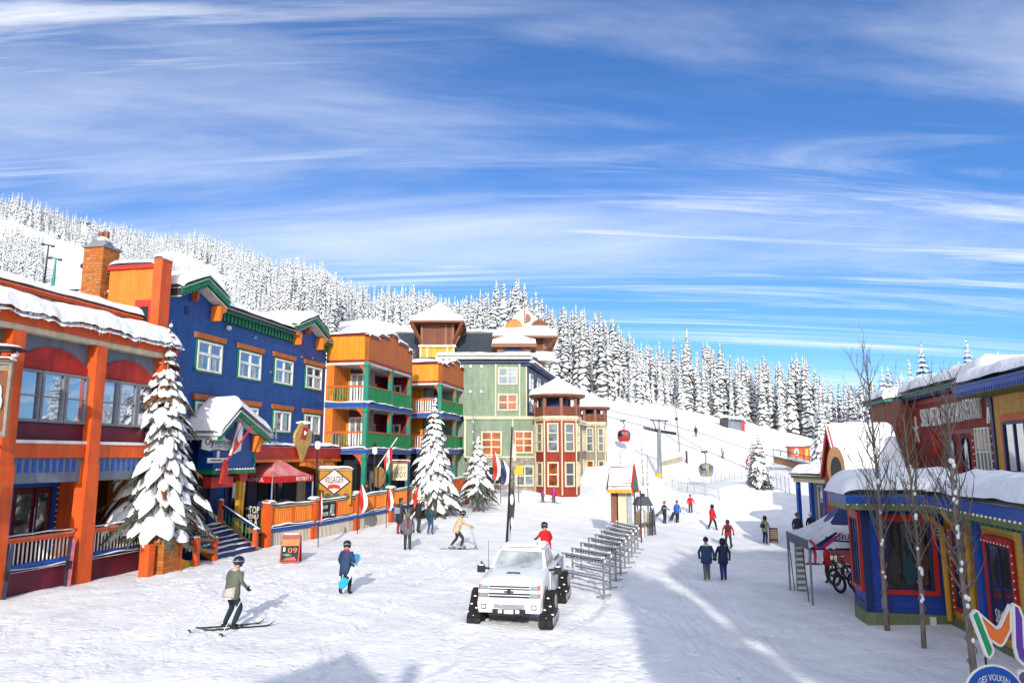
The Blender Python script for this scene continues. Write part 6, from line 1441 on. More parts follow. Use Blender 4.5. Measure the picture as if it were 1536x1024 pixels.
# ------------------------------------------------------------------ signs, tents, flags and lamps on the left
def canopy(name, label, F, w, d, z0, ze, zt, colA, colB, panels, group=None):
    """pop-up tent: four legs, valances, four-sided peaked roof; F.s along one side (0..w), depth d behind (t from 0 to -d)"""
    r = thing(name, label, 'tent', F.p(w / 2, -d / 2, z0), group)
    cs = [(0, 0), (w, 0), (w, -d), (0, -d)]
    for s, t in cs: part(r, 'leg', 'steel', lambda b: b.bar(F.p(s, t, z0), F.p(s, t, ze), .06, .06))
    vh_ = .42
    for i in range(4):
        a, c = cs[i], cs[(i + 1) % 4]
        pa, pc = F.p(*a, 0), F.p(*c, 0)
        V_ = Fr((pa.x, pa.y), (pc.x - pa.x, pc.y - pa.y)); L_ = math.hypot(pc.x - pa.x, pc.y - pa.y)
        v = part(r, 'valance', colA, lambda b: b.box(V_, 0, L_, .03, .045, ze - vh_ * .75, ze + .02))
        for (k, x0, x1, tx) in panels:
            if k == i: text(V_, x0 * L_, x1 * L_, ze - vh_ * .58, ze - vh_ * .1, .048, tx, M['white'], v, .004)
    apex = F.p(w / 2, -d / 2, zt)
    rf = MB(); n = 8
    for i in range(4):
        a, c = F.p(*cs[i], ze), F.p(*cs[(i + 1) % 4], ze)
        def fn(u, v):
            p = a.lerp(c, u); q = p.lerp(apex, v); q.z = ze + (zt - ze) * (v ** 1.35) - .10 * math.sin(math.pi * u) * (1 - v); return q
        rf.grid(fn, n, n, 0)
    rf.build('roof', [M[colB] if isinstance(colB, str) else colB], r, True)
    return r
pk = mat('faded_red_canvas', '#cc4a48', .6, .25, 1.2, col2='#d9a3a0')
TF = Fr((DK.p(.55, -.35, 0).x, DK.p(.55, -.35, 0).y), DK.d)
rt = canopy('red_tent', 'red peaked canopy tent with white lettering standing on the deck', TF, 3.3, 2.6, .95, 3.45, 4.55, mat('red_canvas', '#b81418', .6, .1), pk, [(0, .55, .93, 'BESTBEST 9'), (3, .1, .8, 'KAVAGNOL')])
def deck_clutter():
    rs = random.Random(4)
    for i, (s, t, cl, lb, nm) in enumerate(((1.3, -1.6, '#2b3550', 'dark blue boxy grill standing beneath the red tent', 'grill'), (2.6, -1.2, '#303036', 'black barrel grill with a blue cover under the red tent', 'grill'))):
        p = DK.p(s, t, .95); r = thing(nm, lb, 'grill', p)
        m = mat('grill_' + cl, cl, .5)
        part(r, 'body', m, lambda b: (b.lathe(p + Vector((0, 0, .7)), [(.28, 0), (.36, .15), (.36, .32), (.2, .5), (.05, .55)], 12, sx=1.3)))
        for k in range(4): part(r, 'leg', 'black', lambda b: b.bar(p + Vector(((k % 2 - .5) * .5, (k // 2 - .5) * .4, 0)), p + Vector(((k % 2 - .5) * .4, (k // 2 - .5) * .3, .72)), .05, .05))
deck_clutter()
# diamond sign
def village_sign():
    F = Fr((at(476, 735, 44.5).x, 44.5), (1, -.05)); z0, z1 = zat(748, 44.5), zat(703, 44.5); w = xat(527, 44.5) - xat(476, 44.5)
    r = thing('village_sign', 'amber board with a white diamond reading VILLAGER behind the deck fence', 'sign', F.p(w / 2, 0, z0))
    part(r, 'board', 'amber2', lambda b: b.box(F, 0, w, -.2, 0, z0 - .3, z1))
    zm = zat(722, 44.5); hh = (z1 - z0) * .44
    d = part(r, 'diamond', 'black', lambda b: b.prism(F, [(.02, zm), (w / 2, zm - hh), (w - .02, zm), (w / 2, zm + hh)], .002, .05))
    part(d, 'diamond_face', mat('pale_sign', '#d8c3bd', .6, .08), lambda b: b.prism(F, [(.14, zm), (w / 2, zm - hh * .9), (w - .14, zm), (w / 2, zm + hh * .9)], .051, .06))
    text(F, w * .22, w * .78, zm - .08, zm + .32, .062, 'VILLAGER', M['black'], r, .01)
    part(r, 'ribbon', 'redp', lambda b: b.prism(F, [(w * .3, zm - .42), (w * .5, zm - .36), (w * .7, zm - .42), (w * .66, zm - .2), (w * .5, zm - .15), (w * .34, zm - .2)], .062, .08))
    part(r, 'shrub', 'needle', lambda b: [b.ball(F.p(w * .25 + i * .18, .15, z0 + .1 + .08 * math.sin(i * 2)), .2, .12, .16, 7, 5) for i in range(8)])
    snowpart(r, lambda b: pillow(b, F.p(-.05, .1, z1), F.p(w + .05, .1, z1), F.p(w + .05, -.3, z1), F.p(-.05, -.3, z1), .2, .18, .03, 24, 6, .4))
village_sign()
def eddy_sign():
    Y = 50.0; F = Fr((xat(590, Y), Y), (1, -.1)); z0, z1 = zat(720, Y), zat(694, Y); w = xat(612, Y) - xat(590, Y)
    r = thing('menu_sign', 'cream framed menu sign reading EDDY on a blue post beside the deck fence', 'sign', F.p(w / 2, 0, zat(775, Y)))
    part(r, 'board', 'cream', lambda b: b.box(F, 0, w, -.06, 0, z0, z1))
    part(r, 'frame', 'brown2', lambda b: (b.box(F, -.1, 0, -.08, .05, z0, z1), b.box(F, -.15, w + .15, -.2, .1, z1 + .001, z1 + .12)))
    part(r, 'post', 'navy', lambda b: b.tube([F.p(w + .08, 0, zat(780, Y)), F.p(w + .08, 0, z1 + .1)], .06))
    text(F, w * .12, w * .85, z0 + .62, z0 + .9, .002, 'LUCKY', M['brown2'], r, .01); text(F, w * .1, w * .9, z0 + .2, z0 + .55, .002, 'EDDY', M['black'], r, .01)
    snowpart(r, lambda b: pillow(b, F.p(-.15, .1, z1 + .13), F.p(w + .15, .1, z1 + .13), F.p(w + .15, -.2, z1 + .13), F.p(-.15, -.2, z1 + .13), .1, .1, .02, 12, 5))
    p = at(568, 715, 49); r = thing('round_wood_sign', 'round plain wooden disc sign hanging beneath the balcony', 'sign', p); G = Fr((p.x, p.y), (.9, -.4))
    part(r, 'disc', 'wood', lambda b: b.prism(G, [(math.cos(i * math.pi / 12) * .5, p.z + math.sin(i * math.pi / 12) * .68) for i in range(24)], -.05, .05))
    part(r, 'hanging_rod', 'black', lambda b: (b.tube([G.p(-.2, 0, p.z + .6), G.p(-.2, 0, 4.7)], .015), b.tube([G.p(.2, 0, p.z + .6), G.p(.2, 0, 4.7)], .015)))
eddy_sign()
def lamp_post(u, Y, vt, label):
    p = onground(u, Y); zt = zat(vt, Y); r = thing('lamp_post', label, 'street lamp', p, 'black lamp posts along the deck')
    part(r, 'pole', 'black', lambda b: (b.lathe(p, [(.16, -.3), (.16, .3), (.09, .4), (.055, .6), (.05, zt - p.z - .75)], 10), b.tube([Vector((p.x, p.y, zt - 1.6)), Vector((p.x - .35, p.y, zt - 1.5)), Vector((p.x - .4, p.y, zt - 1.75))], .02)))
    part(r, 'lantern', 'bulb', lambda b: b.lathe(Vector((p.x, p.y, zt - .74)), [(.07, 0), (.17, .12), (.15, .45), (.1, .5)], 10), True)
    part(r, 'cap', 'black', lambda b: b.lathe(Vector((p.x, p.y, zt - .24)), [(.18, 0), (.1, .14), (.03, .22), (.015, .34)], 10))
lamp_post(476, 44.0, 655, 'black lamp post with a pale lantern left of the village diamond sign')
lamp_post(562, 47.5, 664, 'black lamp post with a pale lantern right of the corner balcony post')
def feather_flag(u, vb, vt, label, w=.62, m=('redp', 'white'), lean=.1, Y=None, both=True):
    p = gp(u, vb) if Y is None else onground(u, Y); zt = zat(vt, p.y); h = zt - p.z
    r = thing('feather_flag', label, 'flag', p, 'red and white feather flags along the fence')
    part(r, 'pole', 'black', lambda b: b.tube([p + Vector((0, 0, -.2)), p + Vector((.0, 0, h * .6)), p + Vector((lean * .3, 0, h * .9)), p + Vector((lean, 0, h))], .025, 6))
    def edge(k, q): # k up the flag, q across
        z = h * (.42 + .58 * k) ; x = lean * max(0, (z / h - .6) / .4) ** 2
        return p + Vector((x + .03 + q * w * math.sin(math.pi * (.12 + .86 * k) ** .8) * .9, .06 * math.sin(k * 6 + q * 3), z))
    c = MB(); c.grid(lambda a, b_: edge(b_, a * .55), 4, 14, 0); c.grid(lambda a, b_: edge(b_, .55 + a * .45), 4, 14, 1); c.build('cloth', [M[m[0]], M[m[1]]], r, True, recalc=False)
feather_flag(477, 820, 735, 'slim furled pink red feather flag nearest the deck corner', .15, lean=.0)
feather_flag(536, 800, 726, 'red and white feather flag with a white centre, before the fence', .6)
feather_flag(579, 791, 731, 'narrow red feather flag with a white edge, right of its fellow', .45)
feather_flag(619, 786, 727, 'dark red feather flag above the people photographing', .55, lean=.35)
feather_flag(658, 762, 724, 'bright red and white feather flag in front of the middle spruce', .9, lean=.3)
feather_flag(739, 752, 676, 'tall red feather flag with yellow by the small spruce', .7, ('redp', 'white'))
feather_flag(751, 755, 688, 'navy and white feather flag at the fence end', .9, ('navy', 'white'))
def hanging_flag():
    Y = 47.0; a = at(573, 702, Y); b_ = at(588, 664, Y)
    r = thing('wall_flag', 'red and white flag hanging from a slanted pole below the balconies', 'flag', b_)
    part(r, 'pole', 'white', lambda b: b.tube([at(566, 700, Y), at(596, 656, Y)], .03))
    c = MB()
    def fn(u, v): 
        p = at(576 + 12 * u, 688 - 22 * u + (10 + 16 * u ** .5 + 6 * math.sin(u * 5)) * v, Y); p.y += .1 * math.sin(u * 7 + v * 2); return p
    c.grid(lambda u, v: fn(u * .3, v), 4, 8, 0); c.grid(lambda u, v: fn(.3 + u * .4, v), 4, 8, 1); c.grid(lambda u, v: fn(.7 + u * .3, v), 4, 8, 0)
    c.grid(lambda u, v: fn(.42 + u * .16, .35 + v * .3) - Vector((0, .03, 0)), 3, 3, 0)
    c.build('cloth', [M['redp'], M['white']], r, True, recalc=False)
hanging_flag()
def a_board():
    p = gp(435, 844); r = thing('sandwich_board', 'orange and black sandwich board standing in the snow by the deck corner', 'sign', p)
    F = Fr((p.x - .4, p.y - .1), (1, .12)); P = lambda s, t, z: F.p(s, t + .12 - z * .25, p.z + z)
    class T:
        pass
    T1 = T(); T1.p = lambda s, t, z: P(s, t, z)
    part(r, 'front_panel', 'darkred', lambda b: b.box(T1, .0, .8, 0, .04, 0, 1.12))
    part(r, 'poster', ['dark', 'orange2', 'teal', 'white', 'redp'], lambda b: (b.box(T1, .05, .75, .041, .05, .1, .72, 0), b.box(T1, .05, .75, .041, .052, .721, .98, 1), b.prism(T1, [(.08, .36), (.3, .42), (.5, .34), (.3, .3)], .051, .056, 2), b.box(T1, .12, .2, .051, .056, .5, .66, 3), b.prism(T1, [(.1, .14), (.7, .14), (.6, .28), (.25, .24)], .051, .056, 4)))
    text(T1, .32, .7, .44, .64, .052, '09', M['orange2'], r, .004)
    T2 = T(); T2.p = lambda s, t, z: F.p(s, t - .62 + z * .25, p.z + z)
    part(r, 'back_panel', 'redp', lambda b: b.box(T2, 0, .8, -.03, 0, 0, 1.12))
    part(r, 'header', 'redp', lambda b: b.box(T1, .05, .75, -.05, .03, 1.121, 1.2))
    snowpart(r, lambda b: b.ball(F.p(.4, -.15, p.z + 1.2), .36, .06, .04))
a_board()
def dark_pole():
    p = onground(757.5, 31.0); zt = zat(640, 31)
    r = thing('banner_pole', 'tall dark pole with a narrow black banner standing behind the white truck', 'pole', p)
    top = at(768, 640, 31)
    part(r, 'pole', 'black', lambda b: b.tube([p + Vector((0, 0, -.3)), Vector((p.x + .15, p.y, p.z + 2.3)), top], [.06, .045, .028]))
    part(r, 'banner', ['black', 'white'], lambda b: (b.prism(Fr((p.x + .2, p.y), (1, 0)), [(.0, 1.35), (.16, 2.0), (.22, 2.6), (.18, 3.1), (.02, 3.25), (-.03, 2.4)], -.02, .02, 0), b.prism(Fr((p.x + .2, p.y), (1, 0)), [(.08 + .07 * math.cos(i * .628), 2.75 + .22 * math.sin(i * .628)) for i in range(10)], .021, .03, 1), b.prism(Fr((p.x + .2, p.y), (1, 0)), [(.09 + .05 * math.cos(i * .628), 1.85 + .2 * math.sin(i * .628)) for i in range(10)], .021, .03, 1)))
    part(r, 'rope', 'grey2', lambda b: b.tube([top + Vector((.06, 0, -.2)), Vector((p.x + .32, p.y, 3.3))], .012, 5))
    q = onground(763, 58); r = thing('flag_pole', 'pale slender flag pole in front of the sage hotel', 'pole', q)
    part(r, 'pole', 'steel', lambda b: b.tube([q, Vector((q.x + .35, q.y, zat(640, 58)))], [.06, .03]))
    part(r, 'cloth', ['orange2', 'white'], lambda b: (b.box(LOC, q.x + .36, q.x + .5, q.y - .02, q.y + .02, zat(665, 58), zat(648, 58), 0), b.box(LOC, q.x + .34, q.x + .55, q.y - .02, q.y + .02, zat(690, 58), zat(666, 58), 1)))
    q = onground(778, 60); r = thing('notice_board', 'small yellow notice board on a post before the stone wall', 'sign', q)
    part(r, 'board', 'yellow', lambda b: b.box(LOC, q.x - .35, q.x + .35, q.y, q.y + .05, zat(711, 60), zat(698, 60))); part(r, 'post', 'black', lambda b: b.bar(q, Vector((q.x, q.y + .06, zat(698, 60))), .06, .06))
dark_pole()
def picture_edge_sign():
    p = at(6, 560, 23.0); g = 4.6; r = thing('bracket_sign', 'snow capped metal framed sign with a round lamp plate at the picture edge', 'sign', (p.x, p.y, g)); F = Fr((p.x, p.y), (1, .0))
    z = lambda v: zat(v, 23.0); x = lambda u: at(u, 600, 23.0).x - p.x
    part(r, 'wall_bracket', 'grey2', lambda b: [b.tube([F.p(x(14), 0, z(v)), F.p(x(-60), .3, z(v))], .06) for v in (525, 545, 652, 730)])
    part(r, 'frame', mat('bronze_frame', '#8b7f6c', .45, .2, 5), lambda b: (b.box(F, x(-16), x(10), -.04, .04, z(556), z(540)), b.box(F, x(9.6), x(14), -.05, .05, z(655), z(541)), b.box(F, x(-16), x(9.5), -.04, .04, z(655), z(648))))
    part(r, 'board', 'brown2', lambda b: b.box(F, x(-15), x(9), -.02, .02, z(646), z(558)))
    snowpart(r, lambda b: (pillow(b, F.p(x(-16), .16, z(540)), F.p(x(15), .16, z(540)), F.p(x(15), -.16, z(540)), F.p(x(-16), -.16, z(540)), .12, .12, .01, 12, 5), b.ball(F.p(x(0), .1, z(590)), .1, .1, .28), b.ball(F.p(x(4), .1, z(604)), .05, .06, .2)))
    part(r, 'lamp_plate', 'black', lambda b: b.lathe(F.p(x(-4), 0, z(525)), [(.66, 0), (.64, .04), (.1, .1)], 18))
    part(r, 'lamp', ['redp', 'white'], lambda b: (b.ball(F.p(x(15), 0, z(531)), .12, .12, .11, m=1), b.ball(F.p(x(15), .06, z(529)), .09, .08, .07, m=0)))
    part(r, 'lower_lantern', 'redp', lambda b: b.box(F, x(-14), x(5), -.16, .16, z(765), z(735)))
    snowpart(r, lambda b: (b.ball(F.p(x(-3), 0, z(722)), .22, .2, .36), b.ball(F.p(x(1), .04, z(772)), .2, .18, .28)))
    snowpart(r, lambda b: b.lathe(F.p(x(-6), 0, z(521)), [(.6, 0), (.52, .06), (.1, .12)], 16))
picture_edge_sign()

# ------------------------------------------------------------------ ski racks, kiosk and fire hut in the square
def rack():
    r = thing('ski_rack', 'snow dusted steel ski rack', 'ski rack', (0, 0, 0), 'steel ski racks in a row behind the white truck')
    w = 2.0; h = 1.25
    for s in (0, w):
        p = part(r, 'post', 'rackm', lambda b: (b.bar((s, 0, -.25), (s, 0, h), .055, .055), b.bar((s, -.32, .02), (s, .32, .02), .05, .04)))
        snowpart(p, lambda b: b.ball((s, 0, h + .01), .05, .05, .035, 6, 4))
    for z, dy in ((h - .05, .0), (h - .2, .12), (.62, .0), (.5, .12), (.22, 0)):
        ra = part(r, 'rail', 'rackm', lambda b: b.bar((.02, dy, z), (w - .02, dy, z), .045, .045))
        snowpart(ra, lambda b: pillow(b, (.05, dy - .035, z + .023), (w - .05, dy - .035, z + .023), (w - .05, dy + .035, z + .023), (.05, dy + .035, z + .023), .055, .04, .01, 30, 4, .8))
    for i in range(13):
        x = .1 + i * (w - .2) / 12
        part(r, 'hook', 'black', lambda b: b.bar((x, -.01, h - .05), (x, .2, h - .17), .03, .04))
    return r
RK = rack()
rk = [(gp(844, 878), gp(906, 894))]
n_r = 9
pa0, pb0 = gp(844, 878), gp(906, 894); pa1, pb1 = gp(925, 812), gp(957, 824)
names = ['nearest ski rack, its full frame facing the viewer beside the truck mirror', 'second ski rack of the row, just behind the nearest', 'third ski rack back from the truck', 'fourth ski rack back from the truck', 'middle ski rack of the row, fifth from the truck', 'sixth ski rack back from the truck', 'seventh ski rack, third from the kiosk', 'eighth ski rack, second from the kiosk', 'last ski rack of the row, close to the kiosk foot']
for i in range(n_r):
    k = i / (n_r - 1); a = pa0.lerp(pa1, k); b_ = pb0.lerp(pb1, k)
    o = RK if i == 0 else copy_tree(RK)
    d = b_ - a; o.location = (a.x, a.y, min(ground(a.x, a.y), ground(b_.x, b_.y))); o.rotation_euler = (0, 0, math.atan2(d.y, d.x)); L_ = math.hypot(d.x, d.y); o.scale = (L_ / 2.0, 1, 1)
    o['label'] = names[i]
def loaded_rack():
    rs = random.Random(12)
    a, b_ = gp(955, 806), gp(982, 801); r = thing('ski_rack', 'timber ski rack hung with many upright skis next to the fire hut', 'ski rack', a)
    for k in (0, .5, 1):
        p = a.lerp(b_, k); part(r, 'post', 'wood', lambda b: b.bar(p + Vector((0, 0, -.2)), p + Vector((0, 0, 1.45)), .08, .08))
    part(r, 'rail', 'wood', lambda b: b.bar(a + Vector((0, 0, 1.3)), b_ + Vector((0, 0, 1.3)), .08, .08)); 
    part(r, 'rail', 'wood', lambda b: b.bar(a + Vector((0, 0, .6)), b_ + Vector((0, 0, .6)), .08, .08))
    lbs = ['dark', 'grey', 'brown', 'black', 'pale', 'rust', 'tan', 'slate', 'white', 'blue']; cs = ['#2b2c30', '#77777b', '#6b4a35', '#17171a', '#a7a39b', '#8a4a32', '#94805f', '#4b5560', '#cfcdc8', '#3a4a66']
    for i in range(10):
        k = (i + .4) / 10; p = a.lerp(b_, k) + Vector((rs.uniform(-.03, .03), -.22, 0)); p.z = ground(p.x, p.y) - .05
        ski_pair((p.x, p.y, p.z), lbs[i] + ' skis upright in the timber rack beside the fire hut', cs[i], cs[(i * 3 + 2) % 10], (rs.uniform(-.05, .05), rs.uniform(.02, .1)), rs.uniform(1.55, 1.85), 'skis in the timber rack')
loaded_rack()
def kiosk():
    Y = 44.0; p = onground(930, Y); r = thing('map_kiosk', 'tall kiosk with a steep slatted roof full of snow above two thick posts', 'kiosk', p)
    x0, x1 = xat(913, Y), xat(944, Y); ze, zt = zat(736, Y), zat(697, Y); F = Fr((x0, Y), (1, -.08)); w = x1 - x0; dp = 1.3
    for s0, s1, m in ((.1, .42, 'brown2'), (.5, .98, 'cream'), (1.02, 1.3, 'steel')):
        part(r, 'column', m, lambda b: b.box(F, s0, s1, -.55, -.2, p.z - .3, ze + .1))
    part(r, 'back_board', 'navy', lambda b: b.box(F, .12, .98, -.8, -.62, p.z + .5, ze))
    sl = part(r, 'roof', 'brown2', lambda b: (b.hexa([F.p(-.12, .3, ze), F.p(w + .05, .3, ze), F.p(w - .05, -.55, zt), F.p(.1, -.55, zt), F.p(-.12, .3, ze + .08), F.p(w + .05, .3, ze + .08), F.p(w - .05, -.55, zt + .08), F.p(.1, -.55, zt + .08)]), b.hexa([F.p(-.12, -1.4, ze), F.p(w + .05, -1.4, ze), F.p(w - .05, -.56, zt), F.p(.1, -.56, zt), F.p(-.12, -1.4, ze + .08), F.p(w + .05, -1.4, ze + .08), F.p(w - .05, -.56, zt + .08), F.p(.1, -.56, zt + .08)])))
    n = 8
    for i in range(n):
        k0, k1 = (i + .1) / n, (i + .6) / n
        def Q(s, k): return F.p(s + (.2 * k if s < 0 else -.1 * k), .31 - .85 * k, ze + .1 + (zt - ze) * k)
        snowpart(sl, lambda b: pillow(b, Q(-.1, k0), Q(w + .03, k0), Q(w + .03, k1), Q(-.1, k1), .09, .07, .01, 24, 5, .5))
    part(r, 'eave_board', 'mustardp', lambda b: b.box(F, -.15, w + .08, .31, .36, ze - .1, ze + .1))
    E_ = Fr((F.p(w - .03, .3, 0).x, F.p(w - .03, .3, 0).y), (.42, .9))
    part(r, 'gable', ['redp', 'teal'], lambda b: (b.prism(E_, [(0, ze - .1), (1.75, ze - .1), (.88, zt + .06)], -.02, .06, 0), b.prism(E_, [(.35, ze + .08), (1.4, ze + .08), (.88, zt - .45)], .06, .08, 1)))
    part(r, 'leg', 'black', lambda b: (b.bar(F.p(w + .25, -.35, p.z - .2), F.p(w + .25, -.35, ze), .07, .07), b.bar(F.p(w + .65, -.9, p.z - .2), F.p(w + .65, -.9, ze), .07, .07)))
kiosk()
def fire_hut():
    Y = 49.5; p = onground(962, Y); r = thing('fire_hut', 'small dark roofed fire hut on four posts over a brick hearth', 'hut', p); zt = zat(744, Y); ze = zat(756, Y); cx = p.x; hw = .56
    part(r, 'roof', mat('charcoal_metal', '#353c48', .45, .15), lambda b: (b.lathe((cx, Y, 0), [(hw * 1.35, ze - .06), (hw * 1.35, ze), (hw * .8, zt - .03), (.02, zt)], 4, rot=math.pi / 4 + .1), b.lathe((cx, Y, 0), [(.16, zt - .05), (.16, zt + .1), (.2, zt + .12), (.1, zt + .18)], 8)))
    for sx in (-1, 1):
        for sy in (-1, 1): part(r, 'post', 'black', lambda b: b.bar((cx + sx * hw * .75, Y + sy * hw * .75, p.z), (cx + sx * hw * .75, Y + sy * hw * .75, ze), .07, .07))
    part(r, 'hearth', 'brick', lambda b: b.box(LOC, cx - .45, cx + .45, Y - .4, Y + .4, p.z - .2, p.z + .75))
fire_hut()

# ------------------------------------------------------------------ ski lift
def lift():
    Y = 81.0; p = onground(988, Y); z = lambda v: zat(v, Y); x = lambda u: xat(u, Y)
    r = thing('lift_tower', 'grey gondola lift tower with yellow pad and wide sheave arms', 'lift tower', p)
    part(r, 'mast', 'steel', lambda b: (b.tube([(x(986), Y, p.z - .5), (x(988.5), Y, z(644))], .14), b.tube([(x(991), Y, p.z - .5), (x(991), Y, z(644))], .12)))
    part(r, 'pad', 'yellow', lambda b: b.tube([(x(987), Y, p.z), (x(987), Y, z(710))], .34, 12))
    part(r, 'crossarm', 'black', lambda b: (b.bar((x(966), Y - .4, z(641)), (x(988), Y, z(646)), .25, .3), b.bar((x(988), Y, z(646)), (x(1016), Y + .4, z(650)), .25, .3)))
    part(r, 'sheave', 'rackm', lambda b: [b.lathe((x(968 + i * 4), Y - .5, z(641 + i * .9)), [(.16, -.05), (.16, .05)], 8) for i in range(4)] + [b.lathe((x(998 + i * 4), Y + .4, z(647 + i * .9)), [(.16, -.05), (.16, .05)], 8) for i in range(4)])
    part(r, 'maintenance_frame', 'black', lambda b: (b.bar((x(977), Y, z(630)), (x(1004), Y, z(631)), .12, .14), b.bar((x(981), Y, z(630)), (x(985), Y, z(643)), .1, .1), b.bar((x(1000), Y, z(631)), (x(998), Y, z(644)), .1, .1), b.tube([(x(990), Y, z(644)), (x(990), Y, z(628))], .05)))
    def cable(pts, label, sag=.0, rad=.028):
        r = thing('lift_cable', label, 'cable', pts[0], 'steel cables of the gondola lift'); q = []
        for a, c in zip(pts[:-1], pts[1:]):
            for i in range(10):
                k = i / 10; v = Vector(a).lerp(Vector(c), k); v.z -= sag * 4 * k * (1 - k) * (Vector(c) - Vector(a)).length; q.append(v)
        q.append(Vector(pts[-1])); part(r, 'strand', 'black', lambda b: b.tube(q, rad, 5))
    T1 = Vector((x(968), Y - .5, z(639.5))); T2 = Vector((x(1014), Y + .4, z(649)))
    cable([at(905, 613, 92), at(975, 628, Y), at(1060, 652, 84), at(1150, 682, 88), at(1262, 712, 90)], 'upper cable running from behind the hotel past the tower top', .004)
    cable([at(900, 621, 82), T1, T2, at(1060, 676, 76), at(1122, 702, 80), at(1230, 740, 84)], 'main rope over the tower arms carrying both gondolas', .004)
    cable([at(985, 640, Y), at(1016, 664, 82), at(1060, 678, 78)], 'short guy cable sloping off the tower arm', .0)
    # tall thin mast on the piste beyond
    q = onground(1020, 96); r = thing('slope_mast', 'thin tall lamp mast standing on the ski slope', 'mast', q); part(r, 'pole', 'rackm', lambda b: (b.tube([q, Vector((xat(1015, 96), 96, zat(598, 96)))], [.11, .06]), b.bar((xat(1013, 96), 96, zat(600, 96)), (xat(1018, 96), 96, zat(600, 96)), .08, .08)))
    part(r, 'cable_box', 'black', lambda b: b.box(LOC, xat(1016, 96) - .15, xat(1016, 96) + .2, 95.8, 96.1, zat(630, 96), zat(626, 96)))
    def gondola(u, v0, v1, Yg, body, gl, label, vtop):
        c = at(u, (v0 + v1) / 2, Yg); h = zat(v0, Yg) - zat(v1, Yg); w = h * 1.12
        r = thing('gondola', label, 'gondola', c, 'gondola cabins of the ski lift')
        b0 = part(r, 'body', body, lambda b: b.lathe(c, [(w * .3, -h * .5), (w * .42, -h * .42), (w * .5, -h * .05), (w * .46, h * .25), (w * .36, h * .42), (w * .1, h * .5)], 16, sy=.8), True)
        for k in range(16):
            if k in (4, 5, 12, 13): continue
            a = 2 * math.pi * (k + .5) / 16
        part(r, 'window', gl, lambda b: [b.grid(lambda uu, vv: c + Vector((math.cos(a0 + (a1 - a0) * uu) * (w * .515 - w * .05 * abs(vv - .3)), math.sin(a0 + (a1 - a0) * uu) * .8 * (w * .515 - w * .05 * abs(vv - .3)), -h * .08 + h * .36 * vv)), 5, 2) for a0, a1 in ((R(188), R(258)), (R(282), R(352)), (R(8), R(80)), (R(100), R(170)))])
        part(r, 'hanger', 'black', lambda b: b.tube([c + Vector((0, 0, h * .5)), c + Vector((.05, 0, h * .5 + (zat(vtop, Yg) - c.z - h * .5) * .6)), Vector((c.x - .1, c.y, zat(vtop, Yg)))], .05))
        part(r, 'grip', 'black', lambda b: b.box(LOC, c.x - .4, c.x + .2, c.y - .1, c.y + .1, zat(vtop, Yg) - .06, zat(vtop, Yg) + .12))
        part(r, 'door_stripe', 'redp' if body == 'redp' else 'yellow', lambda b: b.tube([c + Vector((w * .05, -w * .42, -h * .45)), c + Vector((w * .05, -w * .425, 0)), c + Vector((w * .04, -w * .36, h * .35))], .04, 6))
    gondola(936, 644, 662, 84, 'redp', 'glass', 'red gondola cabin with dark windows hanging beside the hotel', 631)
    gondola(1059, 694, 714, 77, 'grey2', 'glass', 'grey gondola cabin with a yellow door stripe, low over the slope', 678)
    # old chairlifts high on the left hill
    for u, vb, vt, Yt, m, lb in ((72, 418, 367, 330, 'black', 'black T shaped lift tower high on the far left piste'), (83, 424, 387, 300, 'teal', 'green lattice lift tower with an orange foot on the far left piste')):
        p = at(u, vt, Yt); p.z = ground(p.x, p.y); r = thing('chairlift_tower', lb, 'lift tower', p)
        zt = zat(vt, Yt); xl, xr = at(u - 8, vt, Yt).x, at(u + 8, vt, Yt).x
        part(r, 'mast', m, lambda b: b.tube([p, (p.x + .3, p.y, zt)], [.8 if m == 'teal' else .4, .35]))
        part(r, 'crossarm', m, lambda b: b.bar((xl, p.y, zt + .3), (xr, p.y, zt - .6), .6, .6))
        part(r, 'sheave', 'black', lambda b: (b.box(LOC, xl - .6, xl + .8, p.y - .4, p.y + .4, zt - .3, zt + .5), b.box(LOC, xr - .8, xr + .6, p.y - .4, p.y + .4, zt - 1.2, zt - .4)))
        part(r, 'foot', 'wood', lambda b: b.box(LOC, p.x - 1.6, p.x + 1.6, p.y - 1, p.y + 1, p.z - .5, p.z + (1.5 if m == 'teal' else .3)))
    for u, v, lb in ((125, 399, 'small dark lift cabin left of the brick chimney'), (131, 405, 'tiny lift cabin touching the chimney edge')):
        c = at(u, v, 250); r = thing('lift_cabin', lb, 'gondola', c, 'small lift cabins on the far left hill'); part(r, 'body', 'black', lambda b: b.lathe(c, [(.5, -.9), (.95, -.6), (.95, .4), (.5, .8)], 8), True); part(r, 'hanger', 'black', lambda b: b.tube([c + Vector((0, 0, .8)), c + Vector((.2, 0, 2.4))], .09, 5))
    r = thing('ridge_lift_tower', 'pale lift tower with dark sheave arms on the skyline at upper left', 'lift tower', at(126, 352, 500)); 
    part(r, 'mast', 'white', lambda b: (b.tube([at(124, 352, 500), at(124, 334, 500)], .7), b.tube([at(128, 352, 500), at(128, 334, 500)], .7))); part(r, 'crossarm', 'black', lambda b: b.bar(at(121, 334, 500), at(135, 336, 500), .9, 1.0))
    cable([at(60, 318, 480), at(105, 333, 490), at(128, 336, 500), at(142, 345, 480)], 'dark chairlift rope on the skyline at upper left', .003, .14)
lift()
